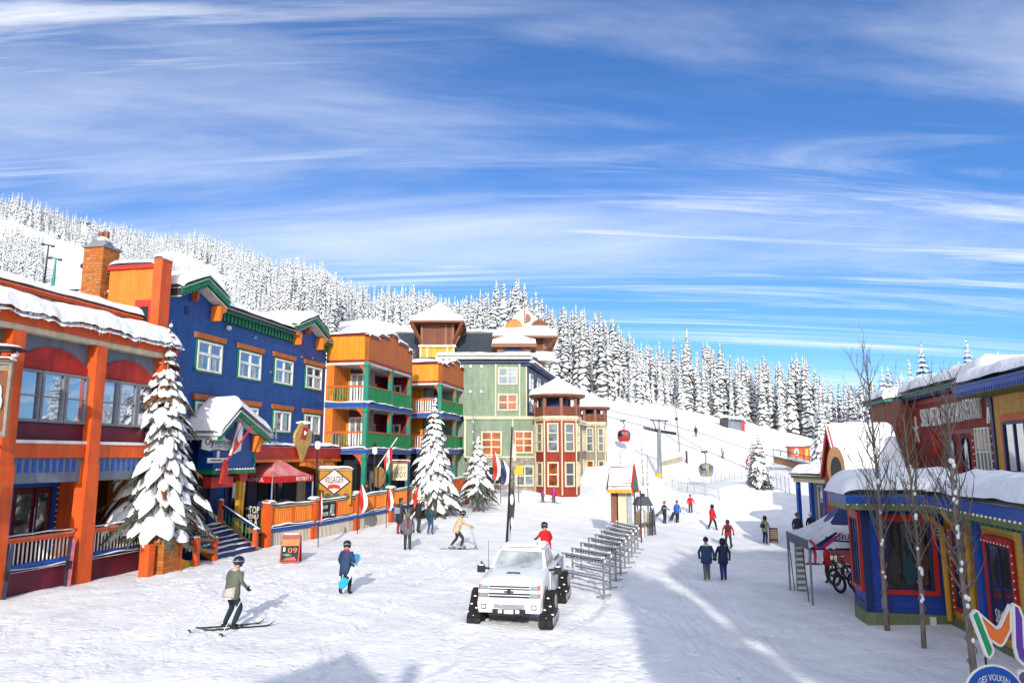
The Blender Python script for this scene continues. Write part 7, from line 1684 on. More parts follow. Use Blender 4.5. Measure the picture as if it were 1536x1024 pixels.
# ------------------------------------------------------------------ fences and huts on the slope
def snow_fence(pts, label, h=1.1, n=8, net=True):
    P = [gp(u, v) for u, v in pts]; r = thing('snow_fence', label, 'fence', P[0], 'net fences on the ski slope')
    L_ = [0]
    for a, c in zip(P[:-1], P[1:]): L_.append(L_[-1] + (c - a).length)
    def at_(d):
        for i in range(len(P) - 1):
            if d <= L_[i + 1] + 1e-6: return P[i].lerp(P[i + 1], (d - L_[i]) / (L_[i + 1] - L_[i]))
        return P[-1]
    rs = random.Random(len(label)); Q = []
    for i in range(n + 1):
        p = at_(L_[-1] * i / n); p.z = ground(p.x, p.y); Q.append(p)
        part(r, 'post', 'rackm', lambda b: b.bar(p + Vector((0, 0, -.2)), p + Vector((rs.uniform(-.15, .15), 0, h)), .05, .05))
    if net: part(r, 'net', mat('fence_net', '#c2c0bc', .8, .2), lambda b: [b.bar(a + Vector((0, 0, z)), c + Vector((0, 0, z)), .012, .02) for a, c in zip(Q[:-1], Q[1:]) for z in (.25, .5, .75, h - .05)] + [b.bar(a.lerp(c, k / 7) + Vector((0, 0, .2)), a.lerp(c, k / 7) + Vector((0, 0, h - .05)), .015, .015) for a, c in zip(Q[:-1], Q[1:]) for k in range(7)])
snow_fence([(1000, 727), (1018, 735), (1045, 741), (1080, 749)], 'low leaning net fence right of the lift tower pad', .9, 6)
snow_fence([(1022, 735), (1060, 728), (1095, 720), (1112, 717)], 'grey net fence along the crest of the snow mound', 1.2, 8)
snow_fence([(905, 668), (940, 660), (978, 650)], 'faint post fence on the slope behind the red gondola', 1.2, 10, False)
snow_fence([(1166, 734), (1185, 741)], 'short wire fence right of the two slope spruces', 1.4, 3)
def slope_wall():
    a, c = gp(990, 699), gp(1024, 692); r = thing('timber_barrier', 'low curved timber barrier on the slope behind the lift tower', 'barrier', a); F = Fr((a.x, a.y), (c.x - a.x, c.y - a.y)); L_ = (c - a).length
    part(r, 'wall', mat('pale_planks', '#b3a68c', .7, .2, 5), lambda b: b.hexa([F.p(0, 0, a.z - .3), F.p(0, -.1, a.z - .3), F.p(L_, -.1, c.z - .3), F.p(L_, 0, c.z - .3), F.p(0, 0, a.z + .45), F.p(0, -.1, a.z + .45), F.p(L_, -.1, c.z + .65), F.p(L_, 0, c.z + .65)]))
    snowpart(r, lambda b: pillow(b, F.p(0, .1, a.z + .46), F.p(L_, .1, c.z + .66), F.p(L_, -.2, c.z + .66), F.p(0, -.2, a.z + .46), .2, .15, .02, 20, 5))
    part(r, 'end_post', 'black', lambda b: b.bar(c + Vector((.5, 0, -.2)), c + Vector((.5, 0, 1.3)), .22, .22))
slope_wall()
def huts():
    Y = 98.0; p = onground(1200, Y); r = thing('orange_hut', 'orange painted hut with white figures on a timber terrace up the slope', 'hut', p)
    F = Fr((xat(1187, Y), Y), (1, -.1)); w = xat(1214, Y) - xat(1187, Y); z0, z1 = zat(688, Y), zat(671, Y)
    part(r, 'wall', 'orange', lambda b: b.box(F, 0, w, -2, 0, p.z - 1, z1)); part(r, 'roof', 'darkred', lambda b: b.box(F, -.15, w + .15, -2.2, .2, z1 + .001, z1 + .15))
    part(r, 'mural', ['white', 'teal', 'yellow', 'black'], lambda b: (b.prism(F, [(.7 + .28 * math.cos(i * .63), z0 + .9 + .5 * math.sin(i * .63)) for i in range(10)], .002, .02, 0), b.prism(F, [(.7 + .15 * math.cos(i * .63), z0 + .85 + .3 * math.sin(i * .63)) for i in range(10)], .021, .03, 1), b.prism(F, [(1.75, z0 + .2), (2.1, z0 + .4), (2.2, z0 + 1.3), (1.85, z0 + 1.4)], .002, .02, 2), b.box(F, 1.5, 1.6, .002, .02, z0 + .1, z0 + 1.3, 3)))
    snowpart(r, lambda b: pillow(b, F.p(-.15, .2, z1 + .16), F.p(w + .15, .2, z1 + .16), F.p(w + .15, -2, z1 + .16), F.p(-.15, -2, z1 + .16), .12, .12))
    a, c = at(1160, 684, 96), at(1219, 697, 90); r = thing('terrace_fence', 'brown timber terrace edge with a thin rail below the orange hut', 'fence', a); G = Fr((a.x, a.y), (c.x - a.x, c.y - a.y)); L_ = math.hypot(c.x - a.x, c.y - a.y)
    part(r, 'boarding', 'wood', lambda b: b.hexa([G.p(0, 0, a.z - .8), G.p(0, -.2, a.z - .8), G.p(L_, -.2, c.z - 1), G.p(L_, 0, c.z - 1), G.p(0, 0, a.z), G.p(0, -.2, a.z), G.p(L_, -.2, c.z), G.p(L_, 0, c.z)]))
    part(r, 'rail', 'black', lambda b: (b.bar(G.p(0, 0, a.z + .9), G.p(L_, 0, c.z + .9), .08, .08), [b.bar(G.p(L_ * i / 5, 0, a.z + (c.z - a.z) * i / 5), G.p(L_ * i / 5, 0, a.z + (c.z - a.z) * i / 5 + .9), .07, .07) for i in range(6)]))
    snowpart(r, lambda b: pillow(b, G.p(0, .2, a.z + .01), G.p(L_, .2, c.z + .01), G.p(L_, -1, c.z + .01), G.p(0, -1, a.z + .01), .25, .2))
    Y = 150.0; p = onground(1102, Y); r = thing('lift_shed', 'dark low shed with snowy roof at the edge of the wood', 'shed', p); x0, x1 = xat(1088, Y), xat(1116, Y)
    part(r, 'wall', 'black', lambda b: b.box(LOC, x0, x0 + .9, Y, Y + 3, p.z - 1, zat(626, Y))); part(r, 'side', 'grey', lambda b: b.box(LOC, x0 + .9, x1, Y + .5, Y + 3, p.z - 1, zat(629, Y)))
    snowpart(r, lambda b: pillow(b, (x0 - .3, Y - .6, zat(626.5, Y)), (x1 + .3, Y - .4, zat(630.5, Y)), (x1 + .3, Y + 3.4, zat(628, Y)), (x0 - .3, Y + 3.4, zat(622, Y)), .5, .4))
    part(r, 'end_board', 'redp', lambda b: b.box(LOC, x1, x1 + .5, Y + .2, Y + 1, p.z - 1.5, zat(631, Y)))
huts()

# ------------------------------------------------------------------ tent, boards and bikes on the right
def right_side():
    a = gp(1214, 900); z0 = ground(a.x, a.y)
    p1 = Vector((xat(1196, 30.3), 30.3, 0)); p0 = Vector((xat(1206, 27.3), 27.3, 0))
    F = Fr((p0.x, p0.y), (1, -.12)); ze = zat(806, 28.3); zt = zat(757, 28.6)
    NV = mat('white_canvas', '#d5d4d8', .6, .08, 2)
    rt = canopy('white_tent', 'white peaked tent with dark blue crown and magenta stripes before the shops', F, 3.4, 3.2, z0, ze, zt, 'navy', NV, [])
    part(rt, 'crown_panel', 'navy', lambda b: b.lathe(F.p(1.7, -1.6, 0), [(1.05, ze + (zt - ze) * .42), (.35, ze + (zt - ze) * .82), (.06, zt + .06)], 4, rot=math.pi / 4 - .12))
    # printed band across the front: brand lettering and sweeping stripes
    fr = part(rt, 'front_banner', NV, lambda b: b.hexa([F.p(-.05, .06, ze - .25), F.p(3.4, .06, ze - .2), F.p(3.4, .05, ze - .2), F.p(-.05, .05, ze - .25), F.p(-.05, .06, ze + .05), F.p(3.4, -.35, ze + .52), F.p(3.4, -.36, ze + .52), F.p(-.05, .05, ze + .05)]))
    text(F, .55, 1.55, ze - .02, ze + .17, .075, 'NORD', M['black'], fr, .01, slope=.1)
    part(rt, 'stripe', ['navy', mat('magenta_print', '#b02a5c', .6)], lambda b: (b.prism(F, [(.0, ze - .25), (.3, ze - .25), (1.0, ze + .3), (.9, ze + .32)], .075, .085, 0), b.prism(F, [(.3, ze - .24), (.5, ze - .24), (1.15, ze + .3), (1.05, ze + .3)], .086, .095, 1), b.prism(F, [(-.05, ze + .02), (.2, ze - .25), (.32, ze - .25), (.05, ze + .05)], .075, .09, 1)))
    text(F, .55, .85, ze - .28, ze - .1, .05, 'n', M['white'], rt, .01)
    # grey plank post and sandwich boards
    Y = 30.5; r = thing('board_stack', 'grey plank panel at the near corner of the white tent', 'panel', onground(1188, Y)); x0 = xat(1185, Y); part(r, 'panel', 'rackm', lambda b: b.box(LOC, x0, x0 + .35, Y, Y + .1, -.8, zat(793, Y))); part(r, 'slat', 'white', lambda b: [b.box(LOC, x0 + .02, x0 + .33, Y - .02, Y - .001, -.7 + i * .22, -.6 + i * .22) for i in range(9)])
    p = gp(1245, 861); r = thing('sandwich_board', 'white sandwich board with black print under the white tent', 'sign', p); G = Fr((p.x - .32, p.y), (1, -.1))
    part(r, 'board', 'white', lambda b: b.box(G, 0, .66, -.05, 0, p.z, p.z + .88)); part(r, 'emblem', 'black', lambda b: b.prism(G, [(.08, p.z + .55), (.58, p.z + .55), (.45, p.z + .68), (.35, p.z + .62), (.25, p.z + .72)], .001, .01))
    text(G, .12, .55, p.z + .38, p.z + .48, .002, 'FAT BIKE', M['black'], r, .005); text(G, .12, .55, p.z + .2, p.z + .3, .002, 'RENTALS', M['black'], r, .005)
    part(r, 'leg', 'black', lambda b: b.bar(G.p(.33, -.5, p.z), G.p(.33, -.05, p.z + .85), .04, .04))
    p = gp(1160, 814); r = thing('slatted_board', 'small brown slatted sign board beside the person in the beige jacket', 'sign', p); G = Fr((p.x - .25, p.y), (1, -.1))
    part(r, 'board', 'brown2', lambda b: b.box(G, 0, .55, -.05, 0, p.z + .1, p.z + .95)); part(r, 'slat', 'cream', lambda b: [b.box(G, .04, .5, .001, .015, p.z + .3 + i * .12, p.z + .36 + i * .12) for i in range(5)]); part(r, 'leg', 'black', lambda b: (b.bar(G.p(.05, 0, p.z), G.p(.05, 0, p.z + .12), .05, .05), b.bar(G.p(.5, 0, p.z), G.p(.5, 0, p.z + .12), .05, .05)))
    for u, v, lb in ((1192.5, 886, 'slim black stake standing in the snow left of the tent'), (1214, 903, 'taller slim black stake nearest the blue bay')):
        p = gp(u, v); r = thing('slim_stake', lb, 'stake', p, 'slim stakes by the white tent'); part(r, 'shaft', 'black', lambda b: b.tube([p + Vector((0, 0, -.1)), p + Vector((-.12, .05, 1.9))], .018, 6)); part(r, 'tip', 'grey2', lambda b: b.ball(p + Vector((-.12, .05, 1.92)), .03))
    # fat bikes
    def bike(loc, rz, label):
        r = thing('fat_bike', label, 'bicycle', (0, 0, 0), 'fat bikes parked by the blue bay'); rad = .37
        for y in (-.54, .54):
            w = part(r, 'wheel', 'rubber', lambda b: [b.grid(lambda u, v: Vector((math.cos(2 * math.pi * v) * .06, y + math.cos(2 * math.pi * u) * (rad - .06 + math.sin(2 * math.pi * v) * .06), rad + math.sin(2 * math.pi * u) * (rad - .06 + math.sin(2 * math.pi * v) * .06))), 22, 8)], True)
            part(w, 'rim', 'rackm', lambda b: b.tube([(0, y + math.cos(i * .393) * (rad - .12), rad + math.sin(i * .393) * (rad - .12)) for i in range(17)], .02, 5))
            part(w, 'spoke', 'steel', lambda b: [b.bar((0, y, rad), (0, y + math.cos(i * .785) * .25, rad + math.sin(i * .785) * .25), .008, .008) for i in range(8)])
        part(r, 'frame', 'black', lambda b: (b.tube([(0, -.54, rad), (0, -.1, .38), (0, .35, .8), (0, -.2, .82), (0, -.54, rad)], .025, 6), b.tube([(0, -.1, .38), (0, -.22, .92)], .022, 6), b.tube([(0, .54, rad), (0, .4, .75), (0, .35, .98)], .025, 6)))
        part(r, 'saddle', 'black', lambda b: b.ball((0, -.24, .96), .07, .14, .035)); part(r, 'handlebar', 'black', lambda b: b.tube([(-.34, .28, 1.0), (0, .36, .99), (.34, .28, 1.0)], .018, 6))
        snowpart(r, lambda b: b.ball((0, -.24, 1.0), .05, .1, .02, 6, 4))
        r.location = loc; r.rotation_euler = (0, 0, rz); return r
    for u, v, rz, lb in ((1264, 868, .25, 'black fat bike farthest along, under the tent edge'), (1271, 882, .35, 'middle black fat bike leaning beside the blue bay'), (1279, 893, .3, 'nearest black fat bike, its wheels against the blue bay')):
        p = gp(u, v); p.x -= .1; bike(p, rz, lb)
right_side()
# ------------------------------------------------------------------ colourful letter on a stake
def letter_sign():
    Y = 9.2; x = lambda u: xat(u, Y); z = lambda v: zat(v, Y); F = Fr((x(1455), Y), (1, -.02)); f = lambda u, v: (at(u, v, Y).x - x(1455), z(v))
    g = ground(x(1480), Y)
    r = thing('letter_sign', 'large white edged letter in green, orange and purple on a thin stake', 'sign', (x(1480), Y, g))
    def plate(name, m, pts, t):
        P = [f(*q) for q in pts]; c = (sum(p[0] for p in P) / len(P), sum(p[1] for p in P) / len(P))
        b = part(r, name, m, lambda b: b.prism(F, P, t, t + .03))
        n = len(P)
        part(b, 'white_edge', 'white', lambda b2: [b2.bar(F.p(P[i][0], t + .02, P[i][1]), F.p(P[(i + 1) % n][0], t + .02, P[(i + 1) % n][1]), .045, .022) for i in range(n)])
    plate('green_stroke', mat('print_green', '#1f8a55', .4, .3, 2), [(1455, 921), (1461, 914), (1465, 916), (1487, 972), (1486, 979), (1481, 985), (1478, 982)], .0)
    plate('orange_stroke', mat('print_orange', '#d9702c', .4, .12, 2), [(1465, 916), (1495, 942), (1500, 939), (1515, 906), (1516, 943), (1505, 965), (1500, 968), (1483, 957)], -.035)
    plate('purple_stroke', mat('print_purple', '#63399a', .4, .12, 2), [(1517, 904), (1525, 909), (1531, 925), (1533, 970), (1540, 982), (1560, 990), (1560, 1006), (1540, 1002), (1524, 986), (1519, 968)], .0)
    part(r, 'stake', 'black', lambda b: b.tube([F.p(*((f(1479, 960)[0]), -.03, z(960))), F.p(f(1481, 1100)[0], -.03, g - .2)], .012, 6))
    c = f(1488, 1040); rad = (x(1530) - x(1488)) * .96
    b0 = part(r, 'round_panel', mat('print_blue', '#1c4c9c', .4, .1, 2), lambda b: b.prism(F, [(c[0] + rad * math.cos(i * math.pi / 20), c[1] + rad * .98 * math.sin(i * math.pi / 20)) for i in range(40)], .03, .06))
    part(b0, 'white_edge', 'white', lambda b: b.tube([F.p(c[0] + rad * 1.02 * math.cos(i * math.pi / 20), .05, c[1] + rad * 1.0 * math.sin(i * math.pi / 20)) for i in range(41)], .014, 6))
    text(F, c[0] - rad * .55, c[0] + rad * .55, c[1] + rad * .5, c[1] + rad * .72, .062, 'GES VOLKEN', M['white'], b0, .004, arc=.06)
    plate('violet_panel', mat('print_violet', '#5a4a78', .4, .1, 2), [(1524, 1010), (1529, 1004), (1560, 1004), (1560, 1060), (1524, 1060)], -.01)
letter_sign()
# ------------------------------------------------------------------ white pickup on snow tracks (local: x across, -y is its front, z up)
def truck():
    r = thing('tracked_pickup', 'white pickup truck on black rubber snow tracks, its roof and windscreen crusted with snow', 'pickup truck', (0, 0, 0))
    wp = mat('white_car_paint', '#dfe0e2', .28, .04, 1.5, spec=.5); chrome = mat('dark_grille', '#43454a', .3, .3, 14, metal=.7)
    W2 = .98
    # body shell: side profile (y, z) stations with half widths
    b = MB()
    def loft(sts, close=True):
        """stations: list of rings of (x,z) at y"""
        rows = []
        for y, ring in sts: rows.append([Vector((x, y + dy, z)) for x, z, dy in ring])
        n = len(rows[0]); k = len(b.v)
        for row in rows: b.v += row
        for i in range(len(rows) - 1):
            for j in range(n):
                a, c = k + i * n + j, k + i * n + (j + 1) % n
                b.f.append((a, c, c + n, a + n)); b.m.append(0)
        b.f.append(tuple(k + j for j in range(n))); b.f.append(tuple(k + (len(rows) - 1) * n + j for j in range(n))[::-1]); b.m += [0, 0]
    def ring(w, z0, z1, rnd=.12, crown=.04):
        pts = [(-w, z0), (-w * 1.0, z0 + (z1 - z0) * .5), (-w * .99, z1 - rnd), (-w * .93, z1 - rnd * .25), (-w * .6, z1 + crown * .6), (0, z1 + crown)]
        R_ = [(x, z) for x, z in pts] + [(-x, z) for x, z in reversed(pts[:-1])]
        return [(x, z, 0) for x, z in R_]
    loft([(-.02, ring(.90, .62, 1.14)), (.06, ring(.97, .58, 1.22)), (.35, ring(1.0, .56, 1.29)), (1.0, ring(1.0, .56, 1.35)), (1.5, ring(1.0, .56, 1.39, .1, .02)), (1.9, ring(1.0, .52, 1.36, .06, 0)), (3.5, ring(1.0, .52, 1.34, .05, 0)), (3.55, ring(1.0, .52, 1.32, .05, 0)), (5.6, ring(.99, .56, 1.3, .05, 0))])
    b.build('body', wp, r, True)
    # cab
    c = MB()
    P = lambda x, y, z: Vector((x, y, z))
    lo = [(-.93, 1.45, 1.36), (.93, 1.45, 1.36), (.93, 3.5, 1.34), (-.93, 3.5, 1.34)]; hi = [(-.76, 2.15, 1.86), (.76, 2.15, 1.86), (.78, 3.3, 1.88), (-.78, 3.3, 1.88)]
    c.hexa([lo[0], lo[3], lo[2], lo[1], hi[0], hi[3], hi[2], hi[1]])
    c.grid(lambda u, v: P(-.79 + 1.58 * u, 2.1 + 1.25 * v, 1.865 + .07 * math.sin(math.pi * u) * math.sin(math.pi * min(1, .15 + v * .7))), 8, 6)
    cb = c.build('cab', wp, r, False)
    def quadpane(name, pts, m, off):
        q = MB(); n = (Vector(pts[1]) - Vector(pts[0])).cross(Vector(pts[2]) - Vector(pts[0])).normalized() * off
        q.poly([Vector(p) + n for p in pts]); q.poly([Vector(p) + n * .2 for p in reversed(pts)]); return q.build(name, m, cb)
    wsg = mat('frosted_glass', '#70787c', .2, .12, 1.6, col2='#b4babc')
    lerp = lambda a, b_, k: tuple(a[i] + (b_[i] - a[i]) * k for i in range(3))
    def inset(a, b_, c_, d, k0=.06, k1=.94, l0=.06, l1=.92):
        f = lambda u, v: lerp(lerp(a, b_, u), lerp(d, c_, u), v); return [f(k0, l0), f(k1, l0), f(k1, l1), f(k0, l1)]
    quadpane('windscreen', inset(lo[0], lo[1], hi[1], hi[0]), wsg, .012)
    quadpane('side_window', inset(lo[1], lo[2], hi[2], hi[1], .08, .5, .1, .9), M['glassd'], .012); quadpane('side_window', inset(lo[1], lo[2], hi[2], hi[1], .55, .93, .1, .9), M['glassd'], .012)
    quadpane('side_window', inset(lo[3], lo[0], hi[0], hi[3], .5, .92, .1, .9), M['glassd'], .012); quadpane('side_window', inset(lo[3], lo[0], hi[0], hi[3], .07, .45, .1, .9), M['glassd'], .012)
    B = lambda name, m, fn, par=r: part(par, name, m, fn)
    B('wiper', 'black', lambda b: (b.bar((-.5, 1.5, 1.4), (.05, 1.62, 1.47), .02, .02), b.bar((.1, 1.5, 1.41), (.7, 1.62, 1.47), .02, .02)))
    # front fascia
    g = B('grille', chrome, lambda b: (b.box(LOC, -.62, .62, -.075, -.01, 1.03, 1.12), b.box(LOC, -.62, .62, -.085, -.02, .82, .93)))
    B('grille_bar', wp, lambda b: (b.box(LOC, -.93, .93, -.10, .05, .94, 1.02), b.box(LOC, -.64, .64, -.12, -.076, 1.065, 1.085), b.box(LOC, -.64, .64, -.12, -.086, .87, .89)), g)
    B('emblem', 'black', lambda b: (b.box(LOC, -.14, .14, -.125, -.101, .955, 1.0), b.box(LOC, -.045, .045, -.126, -.102, .93, 1.03)), g)
    for s in (-1, 1):
        h = B('headlight', 'glassw', lambda b: (b.box(LOC, s * .64 - (.0 if s > 0 else .24), s * .64 + (.24 if s > 0 else 0), -.07, .0, 1.03, 1.13), b.box(LOC, s * .64 - (.0 if s > 0 else .24), s * .64 + (.24 if s > 0 else 0), -.08, .0, .83, .93)))
        am = mat('amber_lens', '#c4551e', .25, .1)
        B('indicator', am, lambda b: (b.box(LOC, s * .885 - .05, s * .885 + .05, -.05, .08, 1.03, 1.14), b.box(LOC, s * .885 - .05, s * .885 + .05, -.06, .08, .83, .94)), h)
        f = B('fog_lamp', 'black', lambda b: b.box(LOC, s * .76 - .075, s * .76 + .075, -.155, -.1, .52, .65)); B('lens', 'bulb', lambda b: b.box(LOC, s * .76 - .05, s * .76 + .05, -.165, -.156, .545, .625), f)
    bp = B('bumper', wp, lambda b: (b.hexa([(-.95, -.14, .66), (.95, -.14, .66), (.99, .1, .66), (-.99, .1, .66), (-.93, -.11, .81), (.93, -.11, .81), (.98, .1, .81), (-.98, .1, .81)]), b.hexa([(-.92, -.1, .42), (.92, -.1, .42), (.98, .12, .42), (-.98, .12, .42), (-.95, -.14, .659), (.95, -.14, .659), (.99, .1, .659), (-.99, .1, .659)])))
    B('air_intake', 'rackm', lambda b: (b.box(LOC, -.46, -.16, -.155, -.12, .55, .65), b.box(LOC, .2, .48, -.155, -.12, .53, .65)), bp)
    B('intake_insert', 'steel', lambda b: b.box(LOC, -.158, .198, -.16, -.12, .545, .65), bp)
    B('skid_bar', 'black', lambda b: (b.box(LOC, -.5, .5, -.145, -.1, .4, .52), b.box(LOC, -.62, .62, -.16, -.05, .36, .395)), bp)
    B('number_plate', 'white', lambda b: b.box(LOC, -.14, .14, -.17, -.146, .41, .51), bp)
    B('tow_hook', 'white', lambda b: [b.box(LOC, x - .06, x + .06, -.168, -.146, .42, .51) for x in (-.26, .26)], bp)
    B('hood_scoop', 'black', lambda b: b.hexa([(-.22, .62, 1.345), (.22, .62, 1.345), (.17, .72, 1.36), (-.17, .72, 1.36), (-.22, .62, 1.375), (.22, .62, 1.375), (.17, .72, 1.385), (-.17, .72, 1.385)]))
    for s in (-1, 1):
        m = B('wing_mirror', 'black', lambda b: (b.bar((s * .95, 1.75, 1.32), (s * 1.2, 1.68, 1.34), .06, .06), b.box(LOC, s * 1.26 - .12, s * 1.26 + .12, 1.6, 1.74, 1.22, 1.42), b.bar((s * 1.2, 1.7, 1.42), (s * 1.28, 1.7, 1.52), .05, .05)))
        snowpart(m, lambda b: b.ball((s * 1.26, 1.67, 1.42), .1, .06, .03, 8, 4))
        d = B('door', wp, lambda b: (b.box(LOC, s * 1.0 - .012, s * 1.0 + .012, 1.75, 2.55, .62, 1.3), b.box(LOC, s * 1.0 - .012, s * 1.0 + .012, 2.6, 3.4, .62, 1.3)))
        B('handle', 'black', lambda b: (b.box(LOC, s * 1.02 - .02, s * 1.02 + .02, 2.38, 2.52, 1.08, 1.13), b.box(LOC, s * 1.02 - .02, s * 1.02 + .02, 3.22, 3.36, 1.08, 1.13)), d)
        for y0 in (.15, 3.85):
            B('wheel_arch', 'black', lambda b: b.grid(lambda u, v: Vector((s * (.86 + .16 * v), y0 + .55 - math.cos(math.pi * u) * .58, .52 + math.sin(math.pi * u) * .5)), 12, 2))
            # triangular rubber track
            cy = y0 + .55; x0, x1 = (.9, 1.3)
            prof = []
            def arc(yc, zc, rad, a0, a1, n=6): return [(yc + math.cos(a0 + (a1 - a0) * i / n) * rad, zc + math.sin(a0 + (a1 - a0) * i / n) * rad) for i in range(n + 1)]
            outer = arc(cy - .6, .19, .19, R(215), R(270)) + arc(cy + .6, .19, .19, R(270), R(350)) + arc(cy, .72, .18, R(35), R(145)) + arc(cy - .6, .19, .19, R(160), R(215))
            t = MB()
            class Tf:
                def p(self, a, t_, z): return Vector((s * t_, a, z))
            TF_ = Tf(); t.prism(TF_, outer, x0, x1)
            tr = t.build('track', M['rubber'], r)
            lug = MB(); no = len(outer); per = 0
            for i in range(no):
                (a0, z0), (a1, z1) = outer[i], outer[(i + 1) % no]; L_ = math.hypot(a1 - a0, z1 - z0); n = max(1, round(L_ / .11))
                if L_ < .02: continue
                nrm = Vector((0, (z1 - z0), -(a1 - a0))).normalized()
                for k in range(n):
                    f = (k + .5) / n; pa = Vector((0, a0 + (a1 - a0) * f, z0 + (z1 - z0) * f)) + nrm * .014
                    lug.bar(pa + Vector((s * (x0 + .02), 0, 0)), pa + Vector((s * (x0 + .18), 0, 0)), .04, .04); lug.bar(pa + Vector((s * (x0 + .22), 0, 0)), pa + Vector((s * (x1 - .02), 0, 0)), .04, .04)
            lug.build('lug', M['rubber'], tr)
            wm = MB()
            for yy, zz, rr in ((cy - .58, .2, .13), (cy - .2, .17, .11), (cy + .2, .17, .11), (cy + .58, .2, .13), (cy, .64, .2)):
                wm.tube([(s * (x1 - .01), yy, zz), (s * (x1 + .03), yy, zz)], rr, 12)
            wm.build('idler_wheel', M['rackm'], tr)
            snowpart(tr, lambda b: [b.ball((s * (x0 + .06 + .33 * ((i * 7 % 5) / 4)), cy - .80 + .065 * i + .02 * (i % 2), .2 + .095 * i), .05, .02, .022, 6, 4) for i in range(7)])
    B('axle', 'black', lambda b: (b.tube([(-1.0, .7, .72), (1.0, .7, .72)], .09), b.tube([(-1.0, 4.4, .72), (1.0, 4.4, .72)], .09)))
    B('underframe', 'black', lambda b: (b.box(LOC, -.6, .6, .25, 5.2, .42, .6), b.tube([(-.85, .7, .55), (.85, .7, .55)], .07), b.tube([(-.85, 4.4, .55), (.85, 4.4, .55)], .08), b.box(LOC, -.3, .3, .1, .5, .3, .45)))
    B('panel_gap', 'black', lambda b: (b.bar((-.93, 1.46, 1.372), (.93, 1.46, 1.372), .012, .012), [b.bar((s * .9, .08, 1.2), (s * .93, 1.42, 1.33), .01, .012) for s in (-1, 1)]))
    B('tailgate', wp, lambda b: b.box(LOC, -.97, .97, 5.6, 5.66, .62, 1.3))
    B('bed_liner', 'black', lambda b: b.box(LOC, -.85, .85, 3.62, 5.5, 1.335, 1.35))
    B('antenna', 'black', lambda b: (b.tube([(-.98, 1.5, 1.3), (-1.0, 1.6, 2.15)], .008, 5), b.tube([(.5, 2.3, 1.9), (.5, 2.32, 2.05)], .014, 5)))
    B('roof_lamp', 'bulb', lambda b: [b.ball((x, 2.35, 1.93), .05, .03, .025, 6, 4) for x in (-.12, 0, .12)])
    sn = snowpart(r, lambda b: (pillow(b, (-.74, 2.12, 1.9), (.74, 2.12, 1.9), (.74, 3.3, 1.92), (-.74, 3.3, 1.92), .07, .12, .02, 20, 10, .3),
        pillow(b, (-.66, 2.02, 1.78), (.66, 2.02, 1.78), (.68, 2.13, 1.87), (-.68, 2.13, 1.87), .03, .03, .01, 30, 4, .9),
        pillow(b, (-.84, 3.65, 1.36), (.84, 3.65, 1.36), (.84, 5.5, 1.36), (-.84, 5.5, 1.36), .22, .3, .0, 12, 12, .3)))
    return r
TK = truck()
tp = gp(766, 941)
TK.location = (tp.x - .03, tp.y + .05, ground(tp.x, tp.y) - .02); TK.rotation_euler = (0, 0, R(-10)); TK.scale = (.9, .95, .98)
def tracks_in_snow():
    pass
# ------------------------------------------------------------------ people
SKIN = mat('skin', '#b98468', .6, .08); HAIR = mat('dark_hair', '#3a2a20', .7)
def cloth(c): return mat('cloth_' + c.strip('#'), c, .8, .14, 9, bump=.006, bs=14)
def rot_fwd(v, a):      # lean forward (towards +y) about the x axis
    c, s = math.cos(a), math.sin(a); return Vector((v.x, v.y * c + v.z * s, v.z * c - v.y * s))
def glove(mb, w, d, side, curl=.9):
    """hand with palm, four bent fingers of unequal length and a thumb from the side of the palm"""
    d = d.normalized(); x = d.cross(Vector((0, 1, 0))); x = x.normalized() if x.length > .1 else Vector((1, 0, 0)); n = x.cross(d).normalized()
    mb.tube([w - d * .03, w + d * .03, w + d * .085], [.034, .046, .04], 8)
    for i, L_ in enumerate((.062, .074, .068, .052)):
        b = w + d * .075 + x * (.03 - .02 * i); m = b + d * L_ * .55 + n * .008; e = m + (d * (1 - curl * .6) + n * curl).normalized() * L_ * .55
        mb.tube([b, m, e], [.0125, .0115, .008], 6)
    b = w + d * .025 + x * .04 * side; mb.tube([b, b + x * .03 * side + d * .025, b + x * .03 * side + d * .055 + n * .015], [.014, .012, .009], 6)
